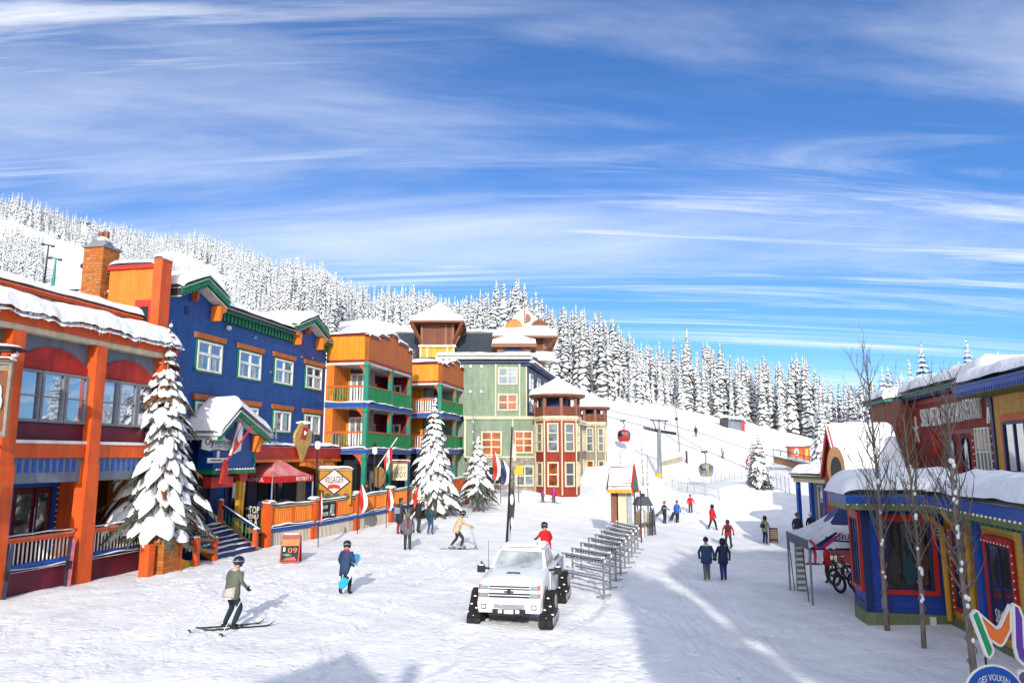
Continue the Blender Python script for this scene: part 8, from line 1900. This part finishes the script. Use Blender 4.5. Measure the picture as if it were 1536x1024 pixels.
def person(label, loc, face, H=1.75, lean=0.0, jacket='#333a44', trousers='#22252a', boots='#1c1c20', head='helmet', headc='#17181c', legs=None, arms=None, knees=0.0, stride=0.0, spread=.11, jl=.1, extra=None, collar=None, gl='#1b1c20', group=None, tilt=0.0, scarf=None, turn=0.0, width=1.0):
    r = thing('person', label, 'person', (0, 0, 0), group)
    hip = .93 - knees * .12; j = cloth(jacket); t = cloth(trousers); bt = cloth(boots)
    up = lambda v: Vector((0, 0, hip)) + rot_fwd(Vector(v) - Vector((0, 0, hip)), lean)
    V_ = []; E_ = []; R_ = []; Mi = []
    def add(p, rad, par=None):
        V_.append(Vector(p)); R_.append(rad); i = len(V_) - 1
        if par is not None: E_.append((par, i))
        return i
    pel = add((0, 0, hip), (.165 * width, .125))
    sp1 = add(up((0, -.01, hip + .2)), (.16 * width, .12), pel); ch = add(up((0, 0, hip + .4)), (.185 * width, .13), sp1); nk = add(up((0, 0, hip + .545)), (.075, .075), ch)
    hb = up((0, .01, hip + .60)); hd = Vector((math.sin(turn) * .02, math.cos(turn) * .02 + tilt * .06, 0))
    h0 = add(hb, (.062, .062), nk); h1 = add(hb + hd + Vector((0, 0, .075)), (.088, .1), h0); h2 = add(hb + hd * 1.2 + Vector((0, 0, .165)), (.08, .092), h1)
    segs = []
    elb = {}; wr = {}
    for s, side in ((-1, 0), (1, 1)):
        sh = add(up((s * .175 * width, 0, hip + .47)), (.072, .07), ch)
        a = (arms or {}).get('L' if s < 0 else 'R', ((s * .27, .02, 1.17), (s * .27, .1, .95)))
        e = add(Vector(a[0]), (.058, .056), sh); w = add(Vector(a[1]), (.043, .043), e); elb[s] = Vector(a[0]); wr[s] = Vector(a[1])
        hj = add((s * .09, 0, hip - .06), (.1, .105), pel)
        L_ = (legs or {}).get('L' if s < 0 else 'R')
        if L_ is None:
            fy = s * stride; L_ = ((s * spread * .95, fy * .55 + .05 + knees * .22, .5 - knees * .04), (s * spread, fy - .02 - knees * .05, .1 + max(0, -fy) * .25))
        k = add(L_[0], (.078, .08), hj); an = add(L_[1], (.062, .066), k)
        add(Vector(L_[1]) + Vector((s * .02, .14, -.05)), (.05, .042), an)
    me = bpy.data.meshes.new('body'); me.from_pydata([tuple(v) for v in V_], E_, [])
    o = bpy.data.objects.new('body', me); COL.objects.link(o)
    o.modifiers.new('skin', 'SKIN'); sl = me.skin_vertices[0].data
    for i, v in enumerate(sl): v.radius = R_[i]; v.use_root = (i == 0)
    sb = o.modifiers.new('sub', 'SUBSURF'); sb.levels = 1; sb.render_levels = 1
    bpy.context.view_layer.update(); m2 = bake(o); bpy.data.objects.remove(o); bpy.data.meshes.remove(me)
    for mm in (j, t, bt, SKIN): m2.materials.append(mm)
    for p in m2.polygons:
        c = p.center; p.use_smooth = True
        best = min(range(len(E_)), key=lambda q: (c - (V_[E_[q][0]] + V_[E_[q][1]]) / 2).length - .0)
        i = E_[best][1]
        if i in (h0, h1, h2): p.material_index = 3
        elif c.z < .17 + (0 if not legs else .05): p.material_index = 2
        elif c.z < hip - .02 and abs(c.x) < .42 and not any((c - wr[s]).length < .16 or (c - elb[s]).length < .16 for s in (-1, 1)): p.material_index = 1
        else: p.material_index = 0
    ob = bpy.data.objects.new('body', m2); COL.objects.link(ob); ob.parent = r
    # jacket shell hanging over the hips
    jk = MB(); n = 16; prof = [(-.06 - jl, .205 * width, .165), (-.0, .205 * width, .165), (.2, .19 * width, .15), (.36, .205 * width, .152), (.46, .19 * width, .13), (.52, .11, .1), (.565, .082, .085)]
    rs = random.Random(hash(label) & 255)
    for zz, rx, ry in prof:
        for i in range(n):
            a = 2 * math.pi * i / n; q = 1 + .04 * math.sin(3 * a + zz * 9)
            jk.v.append(up((math.cos(a) * rx * q, math.sin(a) * ry * q, hip + zz)))
    for k in range(len(prof) - 1):
        for i in range(n): jk.f.append((k * n + i, k * n + (i + 1) % n, (k + 1) * n + (i + 1) % n, (k + 1) * n + i)); jk.m.append(0)
    jk.f.append(tuple(range(n))[::-1]); jk.m.append(0)
    jk.build('jacket', j, r, True)
    hc = hb + hd + Vector((0, 0, .11)); fw = Vector((math.sin(turn), math.cos(turn), -.05 - tilt * .3)).normalized(); rt = Vector((fw.y, -fw.x, 0))
    g = MB(); 
    for s in (-1, 1): glove(g, wr[s], (wr[s] - elb[s]), -s)
    g.build('glove', cloth(gl), r, True) if False else None
    for s in (-1, 1):
        q = MB(); glove(q, wr[s], (wr[s] - elb[s]), -s); q.build('glove', cloth(gl), r, True)
    # face
    f = MB(); f.tube([hc + fw * .088 + Vector((0, 0, .02)), hc + fw * .118 + Vector((0, 0, -.025)), hc + fw * .09 + Vector((0, 0, -.035))], [.012, .018, .012], 6); f.build('nose', SKIN, r, True)
    for s in (-1, 1):
        e = MB(); e.ball(hc + fw * .088 + rt * .035 * s + Vector((0, 0, .01)), .013, n=6, k=4); e.build('eye', M['dark'], r)
    e = MB(); e.bar(hc + fw * .096 - rt * .022 + Vector((0, 0, -.065)), hc + fw * .096 + rt * .022 + Vector((0, 0, -.065)), .012, .01); e.build('mouth', mat('lips', '#8a4a44', .6), r)
    hm = cloth(headc); top = hc + Vector((0, 0, .045))
    if head == 'helmet':
        hh = part(r, 'helmet', mat('helmet_' + headc.strip('#'), headc, .3, .1), lambda b: b.lathe(top, [(.118, -.07), (.132, -.02), (.132, .03), (.112, .08), (.07, .115), (.01, .125)], 14, sy=1.12), True)
        part(hh, 'goggles', 'glassd', lambda b: b.grid(lambda u, v: top + fw * (.125 - .09 * (2 * u - 1) ** 2) + rt * (.1 * (2 * u - 1)) + Vector((0, 0, -.055 + .07 * v)), 6, 2))
        part(hh, 'goggle_strap', 'grey2', lambda b: b.lathe(top, [(.136, .0), (.137, .025)], 14, sy=1.12, close=False))
        for s in (-1, 1): part(hh, 'ear_pad', hm, lambda b: b.ball(hc + rt * .105 * s - Vector((0, 0, .03)), .03, .05, .06, 8, 5))
    elif head == 'hat':
        part(r, 'hat', hm, lambda b: (b.lathe(top, [(.108, -.04), (.115, .0), (.108, .06), (.07, .11), (.01, .13)], 12, sy=1.08), b.ball(top + Vector((0, 0, .135)), .03)), True)
    elif head == 'hood':
        part(r, 'hood', hm, lambda b: b.lathe(hc - fw * .012 + Vector((0, 0, -.02)), [(.1, -.12), (.128, -.05), (.13, .05), (.11, .13), (.06, .17), (.01, .18)], 12, sy=1.05), True)
    else:
        part(r, 'hair', HAIR, lambda b: (b.lathe(top, [(.1, -.03), (.104, .02), (.085, .075), (.01, .1)], 12, sy=1.1), b.ball(hc - fw * .06 - Vector((0, 0, .03)), .085, .06, .11, 8, 5)), True)
    for s in (-1, 1):
        if head in ('hair', 'hat'): part(r, 'ear', SKIN, lambda b: b.ball(hc + rt * .093 * s - Vector((0, 0, .01)), .012, .02, .03, 6, 4))
    if collar: part(r, 'collar', cloth(collar), lambda b: b.tube([up((0, -.02, hip + .5)), up((0, -.005, hip + .585))], [.115, .1], 12))
    if scarf: part(r, 'scarf', cloth(scarf), lambda b: (b.tube([up((0, .0, hip + .52)), up((0, .0, hip + .59))], [.105, .1], 12), b.hexa([up((-.05, -.19, hip + .1)), up((.06, -.19, hip + .1)), up((.06, -.165, hip + .1)), up((-.05, -.165, hip + .1)), up((-.06, -.16, hip + .52)), up((.05, -.16, hip + .52)), up((.05, -.13, hip + .52)), up((-.06, -.13, hip + .52))])))
    if extra: extra(r, up, hip, wr, hc)
    k = H / 1.75; r.scale = (k, k, k); r.rotation_euler = (0, 0, face); r.location = loc
    return r
def backpack(c, sz=(.3, .16, .42)):
    def fn(r, up, hip, wr, hc):
        bpk = part(r, 'backpack', cloth(c), lambda b: b.hexa([up((x * sz[0] / 2 * k, -.14 - y * sz[1], hip + z)) for z, k in ((.08, 1.0), (.08 + sz[2], .85)) for x, y in ((-1, 0), (-1, 1), (1, 1), (1, 0))]))
        part(bpk, 'strap', cloth(c), lambda b: [b.tube([up((s * .1, -.12, hip + .48)), up((s * .1, .08, hip + .5)), up((s * .12, .16, hip + .35)), up((s * .14, .05, hip + .15))], .018, 5) for s in (-1, 1)])
    return fn
def wpt(r, p):       # a point of a placed figure in the place
    c, s = math.cos(r.rotation_euler.z), math.sin(r.rotation_euler.z); k = r.scale[0]; return Vector(r.location) + Vector((c * p[0] - s * p[1], s * p[0] + c * p[1], p[2])) * k
def ski(a, d, L_, label, c, w=.09, group='skis under skiers'):
    """one ski on the snow through a, pointing along d, its tip turned up"""
    d = Vector((d[0], d[1], 0)).normalized(); x = Vector((d.y, -d.x, 0)); b = MB()
    def fn(u, v):
        k = u * L_ - L_ * .45; p = Vector(a) + d * k; z = max(ground(p.x, p.y), ground(a[0], a[1]) - .03) + .025; e = max(0, u - .88) / .12; e2 = max(0, .06 - u) / .06
        return Vector((p.x, p.y, z + .13 * e ** 1.6 + .02 * e2)) + x * (w * (v - .5) * (1 - .85 * e ** 3) * (1 + .25 * abs(u - .5)))
    b.grid(fn, 22, 2); b.grid(lambda u, v: fn(u, v) - Vector((0, 0, .014)), 22, 2)
    r = thing('ski', label, 'ski', a, group)
    b.build('blade', cloth(c), r, False)
    m = Vector((a[0], a[1], ground(a[0], a[1]) + .05)); part(r, 'binding', 'black', lambda b: (b.bar(m - d * .16, m - d * .06, .09, .05), b.bar(m + d * .1, m + d * .18, .09, .05)))
    return r
def pole(a, b_, label, c='grey2', group='ski poles'):
    a, b_ = Vector(a), Vector(b_); r = thing('ski_pole', label, 'ski pole', b_, group); u = (b_ - a).normalized()
    part(r, 'shaft', c, lambda b: b.tube([a - u * .05, b_], .011, 6)); part(r, 'basket', 'black', lambda b: b.tube([b_ - u * .08, b_ - u * .06], .055, 8)); part(r, 'grip', 'black', lambda b: b.tube([a - u * .1, a + u * .05], .02, 6))
def face_to(dx, dy): return math.atan2(dy, dx) - math.pi / 2
def PL(u, v): return gp(u, v)
def tall(u, v, vt): p = gp(u, v); return p, (zat(vt, p.y) - p.z)

# 1 the near skier, walking away to the right on skis
p, h = tall(345, 941, 838)
f = face_to(.55, .85)
def pockets(r, up, hip, wr, hc):
    part(r, 'lower_panel', cloth('#a39c92'), lambda b: b.grid(lambda u, v: up((.25 * math.sin(2.2 * (u - .5)), -.2 * math.cos(2.2 * (u - .5)), hip - .12 + (.12 + .14 * u) * v)), 8, 3))
    part(r, 'belt', cloth('#c9c4bc'), lambda b: b.tube([up((0, 0, hip - .165)), up((0, 0, hip - .135))], [.213, .212], 16, cap=False))
s1 = person('skier in a grey green jacket and dark helmet gliding on long skis in front', p, f, h * 1.04, .16, '#5b6052', '#142830', '#17181c', 'helmet', '#1a2030', arms={'L': ((-.27, .04, 1.16), (-.27, .2, .95)), 'R': ((.28, .05, 1.15), (.28, .24, .96))}, knees=.5, spread=.17, jl=.1, extra=pockets, collar='#a9a093', tilt=.5, width=1.18)
dsk = (1, .55)
pa = wpt(s1, (-.17, .05, 0)); pb = wpt(s1, (.17, .05, 0))
ski(pa, (1, .42), 1.75, 'dark ski under the left boot of the grey green skier', '#2a3a34'); ski(pb + Vector((.02, -.05, 0)), (1, .38), 1.8, 'green edged ski under the right boot of the grey green skier', '#20402e')
hl, hr = wpt(s1, (-.27, .22, .93)), wpt(s1, (.28, .26, .94))
q1, q2 = gp(281, 951), gp(330, 957)
pole(hl, q1 + Vector((0, 0, .03)), 'thin pole trailing to the left of the grey green skier', 'white'); pole(hr, q2 + Vector((0, 0, .03)), 'thin pole held in the right hand of the grey green skier', 'white')
# 2 snowboarder
p, h = tall(517, 892, 812)
s2 = person('snowboarder in a long navy coat walking with a board under the arm', p, face_to(.35, .9), h * 1.0, .04, '#24395a', '#15171c', '#2a2422', 'helmet', '#1c1c1e', arms={'L': ((-.27, .0, 1.16), (-.25, .1, .96)), 'R': ((.3, -.02, 1.17), (.24, .2, 1.0))}, knees=.15, stride=.1, jl=.22, collar='#9a1f3c', width=1.05)
def board(a, b_, label):
    a, b_ = Vector(a), Vector(b_); d = (b_ - a).normalized(); L_ = (b_ - a).length; r = thing('snowboard', label, 'snowboard', a); x = d.cross(Vector((.2, 1, .1))).normalized(); n = x.cross(d).normalized()
    def fn(u, v, o=0): 
        w = .15 * (1 - max(0, abs(2 * u - 1) - .8) ** 2 * 18) * (1 - .1 * math.sin(math.pi * u)); e = max(0, abs(2 * u - 1) - .82) / .18
        return a + d * (L_ * u) + x * (w * (2 * v - 1)) + n * (o + .05 * e * e)
    m = MB()
    for o in (0, .014):
        m.grid(lambda u, v: fn(u * .3, v, o), 8, 4, 0); m.grid(lambda u, v: fn(.3 + u * .4, v, o), 8, 4, 1); m.grid(lambda u, v: fn(.7 + u * .3, v, o), 8, 4, 2)
    m.build('deck', [cloth('#1f9fc4'), cloth('#dcd9d2'), cloth('#2a86b8')], r)
    for k in (.32, .66): part(r, 'binding', 'black', lambda b: b.tube([fn(k, .2, -.02), fn(k, .5, -.16), fn(k, .8, -.02)], .035, 6))
    part(r, 'stripe', 'redp', lambda b: b.bar(fn(.76, .3, -.004), fn(.95, .42, -.004), .04, .01))
Y2 = p.y
board(at(511, 882, Y2 - .32), at(537, 830, Y2 + .08), 'bright blue and white snowboard carried by the person in the navy coat')
# 3 group by the fence
p, h = tall(599, 801, 747)
person('person in a dark long coat and ochre hat beside the end of the deck fence', p, face_to(.5, .8), h, .05, '#22282f', '#7a3a22', '#6a3520', 'hair', jl=.3, gl='#888a90', extra=backpack('#8a8d94', (.28, .14, .3)))
p, h = tall(611, 825, 769)
person('person in a grey jacket with a hanging maroon scarf in front of the group', p, face_to(-.2, 1), h, .0, '#5d6168', '#2c2f34', '#1e2022', 'hood', '#5b6a50', arms={'L': ((-.29, 0, 1.17), (-.29, .03, .92)), 'R': ((.29, 0, 1.17), (.29, .03, .92))}, scarf='#7c1f38', width=1.12, jl=.14)
p, h = tall(627, 799, 746)
s3 = person('slim person in dark clothes with a pale hat raising a camera with both hands', p, face_to(.7, .4), h, .0, '#1d1f25', '#34373d', '#1b1b1e', 'hat', '#d8c3ae', arms={'L': ((-.24, .2, 1.36), (-.07, .26, 1.56)), 'R': ((.24, .2, 1.36), (.07, .26, 1.56))}, gl='#c98f6a', spread=.07, extra=lambda r, up, hip, wr, hc: None)
pc = wpt(s3, (0, .36, 1.6))
def camera_(p, label):
    r = thing('camera', label, 'camera', p); part(r, 'body', 'black', lambda b: b.box(LOC, p.x - .07, p.x + .07, p.y - .03, p.y + .03, p.z - .045, p.z + .045)); part(r, 'lens', 'dark', lambda b: b.tube([p + Vector((.02, .03, 0)), p + Vector((.05, .1, 0))], .032, 10))
camera_(pc, 'small black camera held up by the person with the pale hat')
p, h = tall(645, 801, 756)
person('short person in a teal vest, blue shorts and brown boots near the red feather flag', p, face_to(.5, .9), h, .0, '#1d4a4c', '#2f4a74', '#6a3020', 'hair', knees=.2, stride=.05, jl=.05, extra=backpack('#1c3550', (.3, .12, .2)))
# 4 beige skier
p, h = tall(685, 823, 770)
s4 = person('skier in a beige jacket and black helmet stooping with bent arms', p, face_to(.95, .25), h * 1.12, .38, '#c4ab84', '#2b2e34', '#8a8d8c', 'helmet', '#151518', arms={'L': ((-.25, .38, 1.1), (-.2, .6, 1.0)), 'R': ((.26, .4, 1.08), (.22, .62, .98))}, knees=.5, stride=.2, spread=.16, tilt=.4, gl='#b08a62')
for s, lb in ((-1, 'dark ski on the far side under the beige skier'), (1, 'dark ski on the near side under the beige skier')):
    a = wpt(s4, (s * .16, s * .2, 0)); ski(a, (1, .3), 1.35, lb, '#2d2a2c')
hl, hr = wpt(s4, (-.2, .62, .98)), wpt(s4, (.22, .64, .96)); a = hl + Vector((.35, .2, 0)); a.z = ground(a.x, a.y); b_ = hr + Vector((.3, -.25, 0)); b_.z = ground(b_.x, b_.y); pole(hl, a, 'far pole of the stooping beige skier'); pole(hr, b_, 'near pole of the stooping beige skier')
# 5 red jacket behind the truck
p = onground(818, 31.5); h = zat(779, 31.5) - p.z
s5 = person('skier in a bright red jacket and black helmet standing just behind the white truck', p, face_to(-.5, .9), min(h, 1.86), .12, '#c01218', '#1c1c20', '#202024', 'helmet', '#141418', arms={'L': ((-.3, .1, 1.2), (-.25, .33, 1.12)), 'R': ((.3, .06, 1.16), (.27, .22, .96))}, knees=.3, jl=.14, width=1.1)
hr = wpt(s5, (.27, .24, .94)); a = hr + Vector((.12, -.1, 0)); a.z = ground(a.x, a.y); pole(hr, a, 'pole of the red jacketed skier behind the truck')
# 6 two children in purple and pink
for u, v, vt, jc, lb in ((814, 753, 735, '#7a2c84', 'child in a purple jacket crouching on skis before the red window bay'), (831, 754, 730, '#b0286a', 'taller child in a pink jacket standing on skis before the red window bay')):
    p, h = tall(u, v, vt); q = person(lb, p, face_to(.3 if u < 820 else -.4, -.9), h * 1.0, .2 if u < 820 else .05, jc, '#24242c', '#1c1c20', 'helmet' if u < 820 else 'hat', '#4a2a5a' if u < 820 else '#b0286a', knees=.5 if u < 820 else .1)
    for s in (-1, 1): ski(wpt(q, (s * .12, 0, 0)), (1, -.3), h * .95, ('left' if s < 0 else 'right') + ' ski of the child in ' + ('purple' if u < 820 else 'pink'), '#3a3440', .07)
# 7 walkers on the right of the square
def carry(u, v, Y, lb, c, dx=-.7, dz=-.55): 
    a = at(u, v, Y); b_ = a + Vector((dx, .1, dz)); r = thing('carried_board', lb, 'snowboard', a); part(r, 'deck', cloth(c), lambda b: b.bar(a, b_, .05, .24)); part(r, 'binding', 'black', lambda b: b.bar(a.lerp(b_, .4) + Vector((0, -.05, .0)), a.lerp(b_, .55) + Vector((0, -.05, 0)), .06, .12))
p, h = tall(997, 785, 752); person('walker in a striped navy jacket and pink hat near the fire hut', p, face_to(.6, -.7), h, .0, '#1c2438', '#1a2036', '#17171b', 'hat', '#a03050', arms={'L': ((-.28, .08, 1.17), (-.2, .3, 1.12)), 'R': ((.3, -.05, 1.17), (.32, -.05, .95))}, extra=lambda r, up, hip, wr, hc: part(r, 'stripe', cloth('#b9bfca'), lambda b: b.tube([up((0, 0, hip + .3)), up((0, 0, hip + .34))], [.212, .212], 16, cap=False)))
carry(992, 767, p.y - .2, 'grey board carried low by the walker with the pink hat', '#6a655e')
p, h = tall(1016, 784, 751); person('walker in a bright blue jacket and red hat', p, face_to(.2, -1), h, .0, '#1f5aa8', '#17191f', '#141418', 'hat', '#a02830', stride=.1, collar='#c8382a')
carry(1011, 768, p.y - .2, 'dark board held beside the bright blue jacket', '#2a2c30', -.25, -.6)
p, h = tall(1036, 769, 750); q = person('small distant skier in a red jacket with white poles by the leaning net fence', p, face_to(-.1, -1), max(h, 1.45), .05, '#c2161a', '#20242a', '#17171b', 'hat', '#c2161a', knees=.2, arms={'L': ((-.3, .1, 1.15), (-.34, .3, 1.0)), 'R': ((.3, .1, 1.15), (.34, .3, 1.0))})
for s in (-1, 1): a = wpt(q, (s * .34, .3, .98)); b_ = a + Vector((s * -.3, -.1, 0)); b_.z = ground(b_.x, b_.y); pole(a, b_, ('left' if s > 0 else 'right') + ' white pole of the distant red skier', 'white')
p, h = tall(1069, 795, 757); person('walker in a red jacket and black trousers striding past, black hat', p, face_to(.8, .35), h, .02, '#b8141e', '#17171c', '#2a2420', 'hood', '#15161c', stride=.26, jl=.16)
p, h = tall(1093, 821, 780); q = person('skier in a red jacket with black backpack right behind the couple in navy', p, face_to(.2, .95), h * 1.0, .12, '#a51a20', '#1c2830', '#17171b', 'hood', '#1a2a34', arms={'L': ((-.32, .02, 1.15), (-.36, .06, .9)), 'R': ((.32, .02, 1.15), (.36, .06, .9))}, spread=.16, extra=backpack('#1a2224', (.28, .15, .42)), width=1.1)
for s in (-1, 1): ski(wpt(q, (s * .16, .1, 0)), (.35, .9), 1.5, ('left' if s < 0 else 'right') + ' ski under the red jacket with backpack', '#26282c')
p, h = tall(1061, 871, 807); person('left walker of the couple: blue jacket with pale collar, grey trousers, tan boots', p, face_to(.12, 1), h, .0, '#1f3c62', '#5c6266', '#a06a2c', 'hat', '#16203c', arms={'L': ((-.31, .02, 1.18), (-.28, .12, .98)), 'R': ((.3, .0, 1.16), (.31, .06, .94))}, stride=.06, spread=.08, collar='#c9c2b4', width=1.15, jl=.14)
p, h = tall(1086, 871, 808); person('right walker of the couple: navy jacket, royal blue trousers, dark hood', p, face_to(.1, 1), h, .0, '#182844', '#1a2470', '#2a2a2e', 'hood', '#101a30', arms={'L': ((-.29, .0, 1.16), (-.3, .06, .94)), 'R': ((.29, .0, 1.16), (.29, .08, .94))}, stride=.12, spread=.09, width=1.05, jl=.14)
p, h = tall(1148, 815, 774); person('person in a beige jacket with blue trousers standing at the slatted board', p, face_to(.75, .5), h, .08, '#8c8468', '#1d2850', '#17171b', 'hood', '#1c1c28', arms={'L': ((-.28, .05, 1.16), (-.16, .25, 1.02)), 'R': ((.28, .06, 1.16), (.2, .25, 1.0))}, extra=backpack('#1c2240', (.28, .14, .25)))
# 8 by the tent
p = onground(1190, 48); person('person in dark clothes with a rust hat at the left corner of the white tent', p, face_to(.5, .8), 1.9, .0, '#1b2438', '#1a1c22', '#141418', 'hat', '#7a3a2c')
p = onground(1211, 48.5); person('person in black with a white helmet behind the tent banner', p, face_to(.3, .9), 1.85, .1, '#18191d', '#1a1c22', '#141418', 'helmet', '#d8d8d4')
p = gp(1219, 846); q = person('skier in hot pink trousers half hidden under the white tent', p, face_to(.5, .7), 1.72, .1, '#8c2450', '#c0264a', '#a01f40', 'helmet', '#2a2a30', knees=.4, spread=.14)
for s in (-1, 1): ski(wpt(q, (s * .14, .0, 0)), (1, .02), 1.7, ('far' if s < 0 else 'near') + ' dark ski of the skier in hot pink trousers', '#22252c')
p = onground(1231, 33); person('person in a red coat deep under the white tent', p, face_to(-.6, .4), 1.65, .05, '#b02028', '#22242a', '#141418', 'hair')
# 9 far ones
p = onground(926.5, 47); person('person in a red jacket tucked beside the kiosk posts', p, face_to(.3, .8), zat(767, 47) - p.z, .05, '#b81c26', '#a01c28', '#202024', 'hood', '#b81c26')
p, h = tall(1121, 703, 693); person('tiny skier in red high on the slope by the cable', p, face_to(.5, -.8), 1.7, .2, '#c8303a', '#a83a3a', '#202024', 'helmet', '#c8303a', knees=.4)
p, h = tall(1085, 688, 680); person('tiny skier in pale grey bending on the upper slope', p, face_to(-.8, -.4), 1.6, .45, '#8c94a0', '#4a525c', '#202024', 'helmet', '#30343c', knees=.6)
p, h = tall(1044, 655, 648); person('tiny dark figure by the rope across the piste', p, face_to(0, -1), 1.7, .0, '#22242c', '#1a1b20', '#141418', 'hat', '#1a1b20')
# a cook and a guest on the deck
for s, t, c, lb in ((10.4, -1.2, '#1d1f26', 'seated guest in black with a fair face behind the fence, below the round sign'),):
    p = DK.p(s, t, zl(s) + .93); person(lb, p, face_to(.4, -.8), 1.6, .1, c, '#202026', '#141418', 'hair')
# ------------------------------------------------------------------ what stands behind the viewer and shades the square
def behind():
    r = thing('lodge', 'gabled lodge behind the viewer whose roof shades the snow in front', 'building', (-3.4, -18, 0)); F = Fr((-6.2, -12), (1, 0)); 
    part(r, 'wall', 'amber', lambda b: b.prism(F, [(0, -.5), (5.0, -.5), (5.0, 9.4), (2.7, 11.2), (0, 9.6)], 0, 9)); part(r, 'roof', 'slate', lambda b: zig(b, F, [(-.6, 9.3), (2.7, 11.4), (5.4, 9.4)], -.4, 9.4, .2)); part(r, 'chimney', 'brick', lambda b: b.box(F, 4.15, 4.5, 2.6, 3.0, 9, 12.2))
    r = thing('tall_lodge', 'tall stepped lodge behind the viewer shading the right half of the square', 'building', (10, -20, 0)); G = Fr((3.15, -14), (1, 0))
    part(r, 'wall', 'sage', lambda b: (b.prism(G, [(0, -.5), (3.45, -.5), (3.45, 15.6), (2.4, 16.2), (1.2, 15.0), (.5, 13.4), (0, 12)], 0, 10), b.prism(G, [(4.0, -.5), (22, -.5), (22, 21), (12, 21.5), (7.5, 20.5), (6.2, 19.4), (4.0, 17.6)], 0, 10)))
    part(r, 'roof', 'slate', lambda b: zig(b, G, [(3.9, 17.6), (6.2, 19.6), (7.5, 20.7), (12, 21.7), (22, 21.2)], -.3, 10.2, .15))
    rs = random.Random(2)
    me = np_mesh('conifer', FIRS[1][0], FIRS[1][1], FIRS[1][2], [WHITE_FIR, FROST, M['bark']])
    for i, (x, y, h) in enumerate(((4.7, -26, 24.5), (6.0, -30, 24.0), (8.9, -27, 25.5), (11.0, -30, 28), (3.6, -24, 17.0), (13.5, -28, 28.5), (5.4, -22, 21.5), (7.9, -23, 23.0), (9.8, -25, 26.0))):
        o = bpy.data.objects.new('conifer', me); COL.objects.link(o); o.location = (x, y, -.2); o.scale = (h * 1.1, h * 1.1, h); o.rotation_euler = (0, 0, i * 1.3)
        tag(o, 'tall conifer behind the viewer casting its shadow over the square', 'tree', 'conifers behind the viewer')
behind()
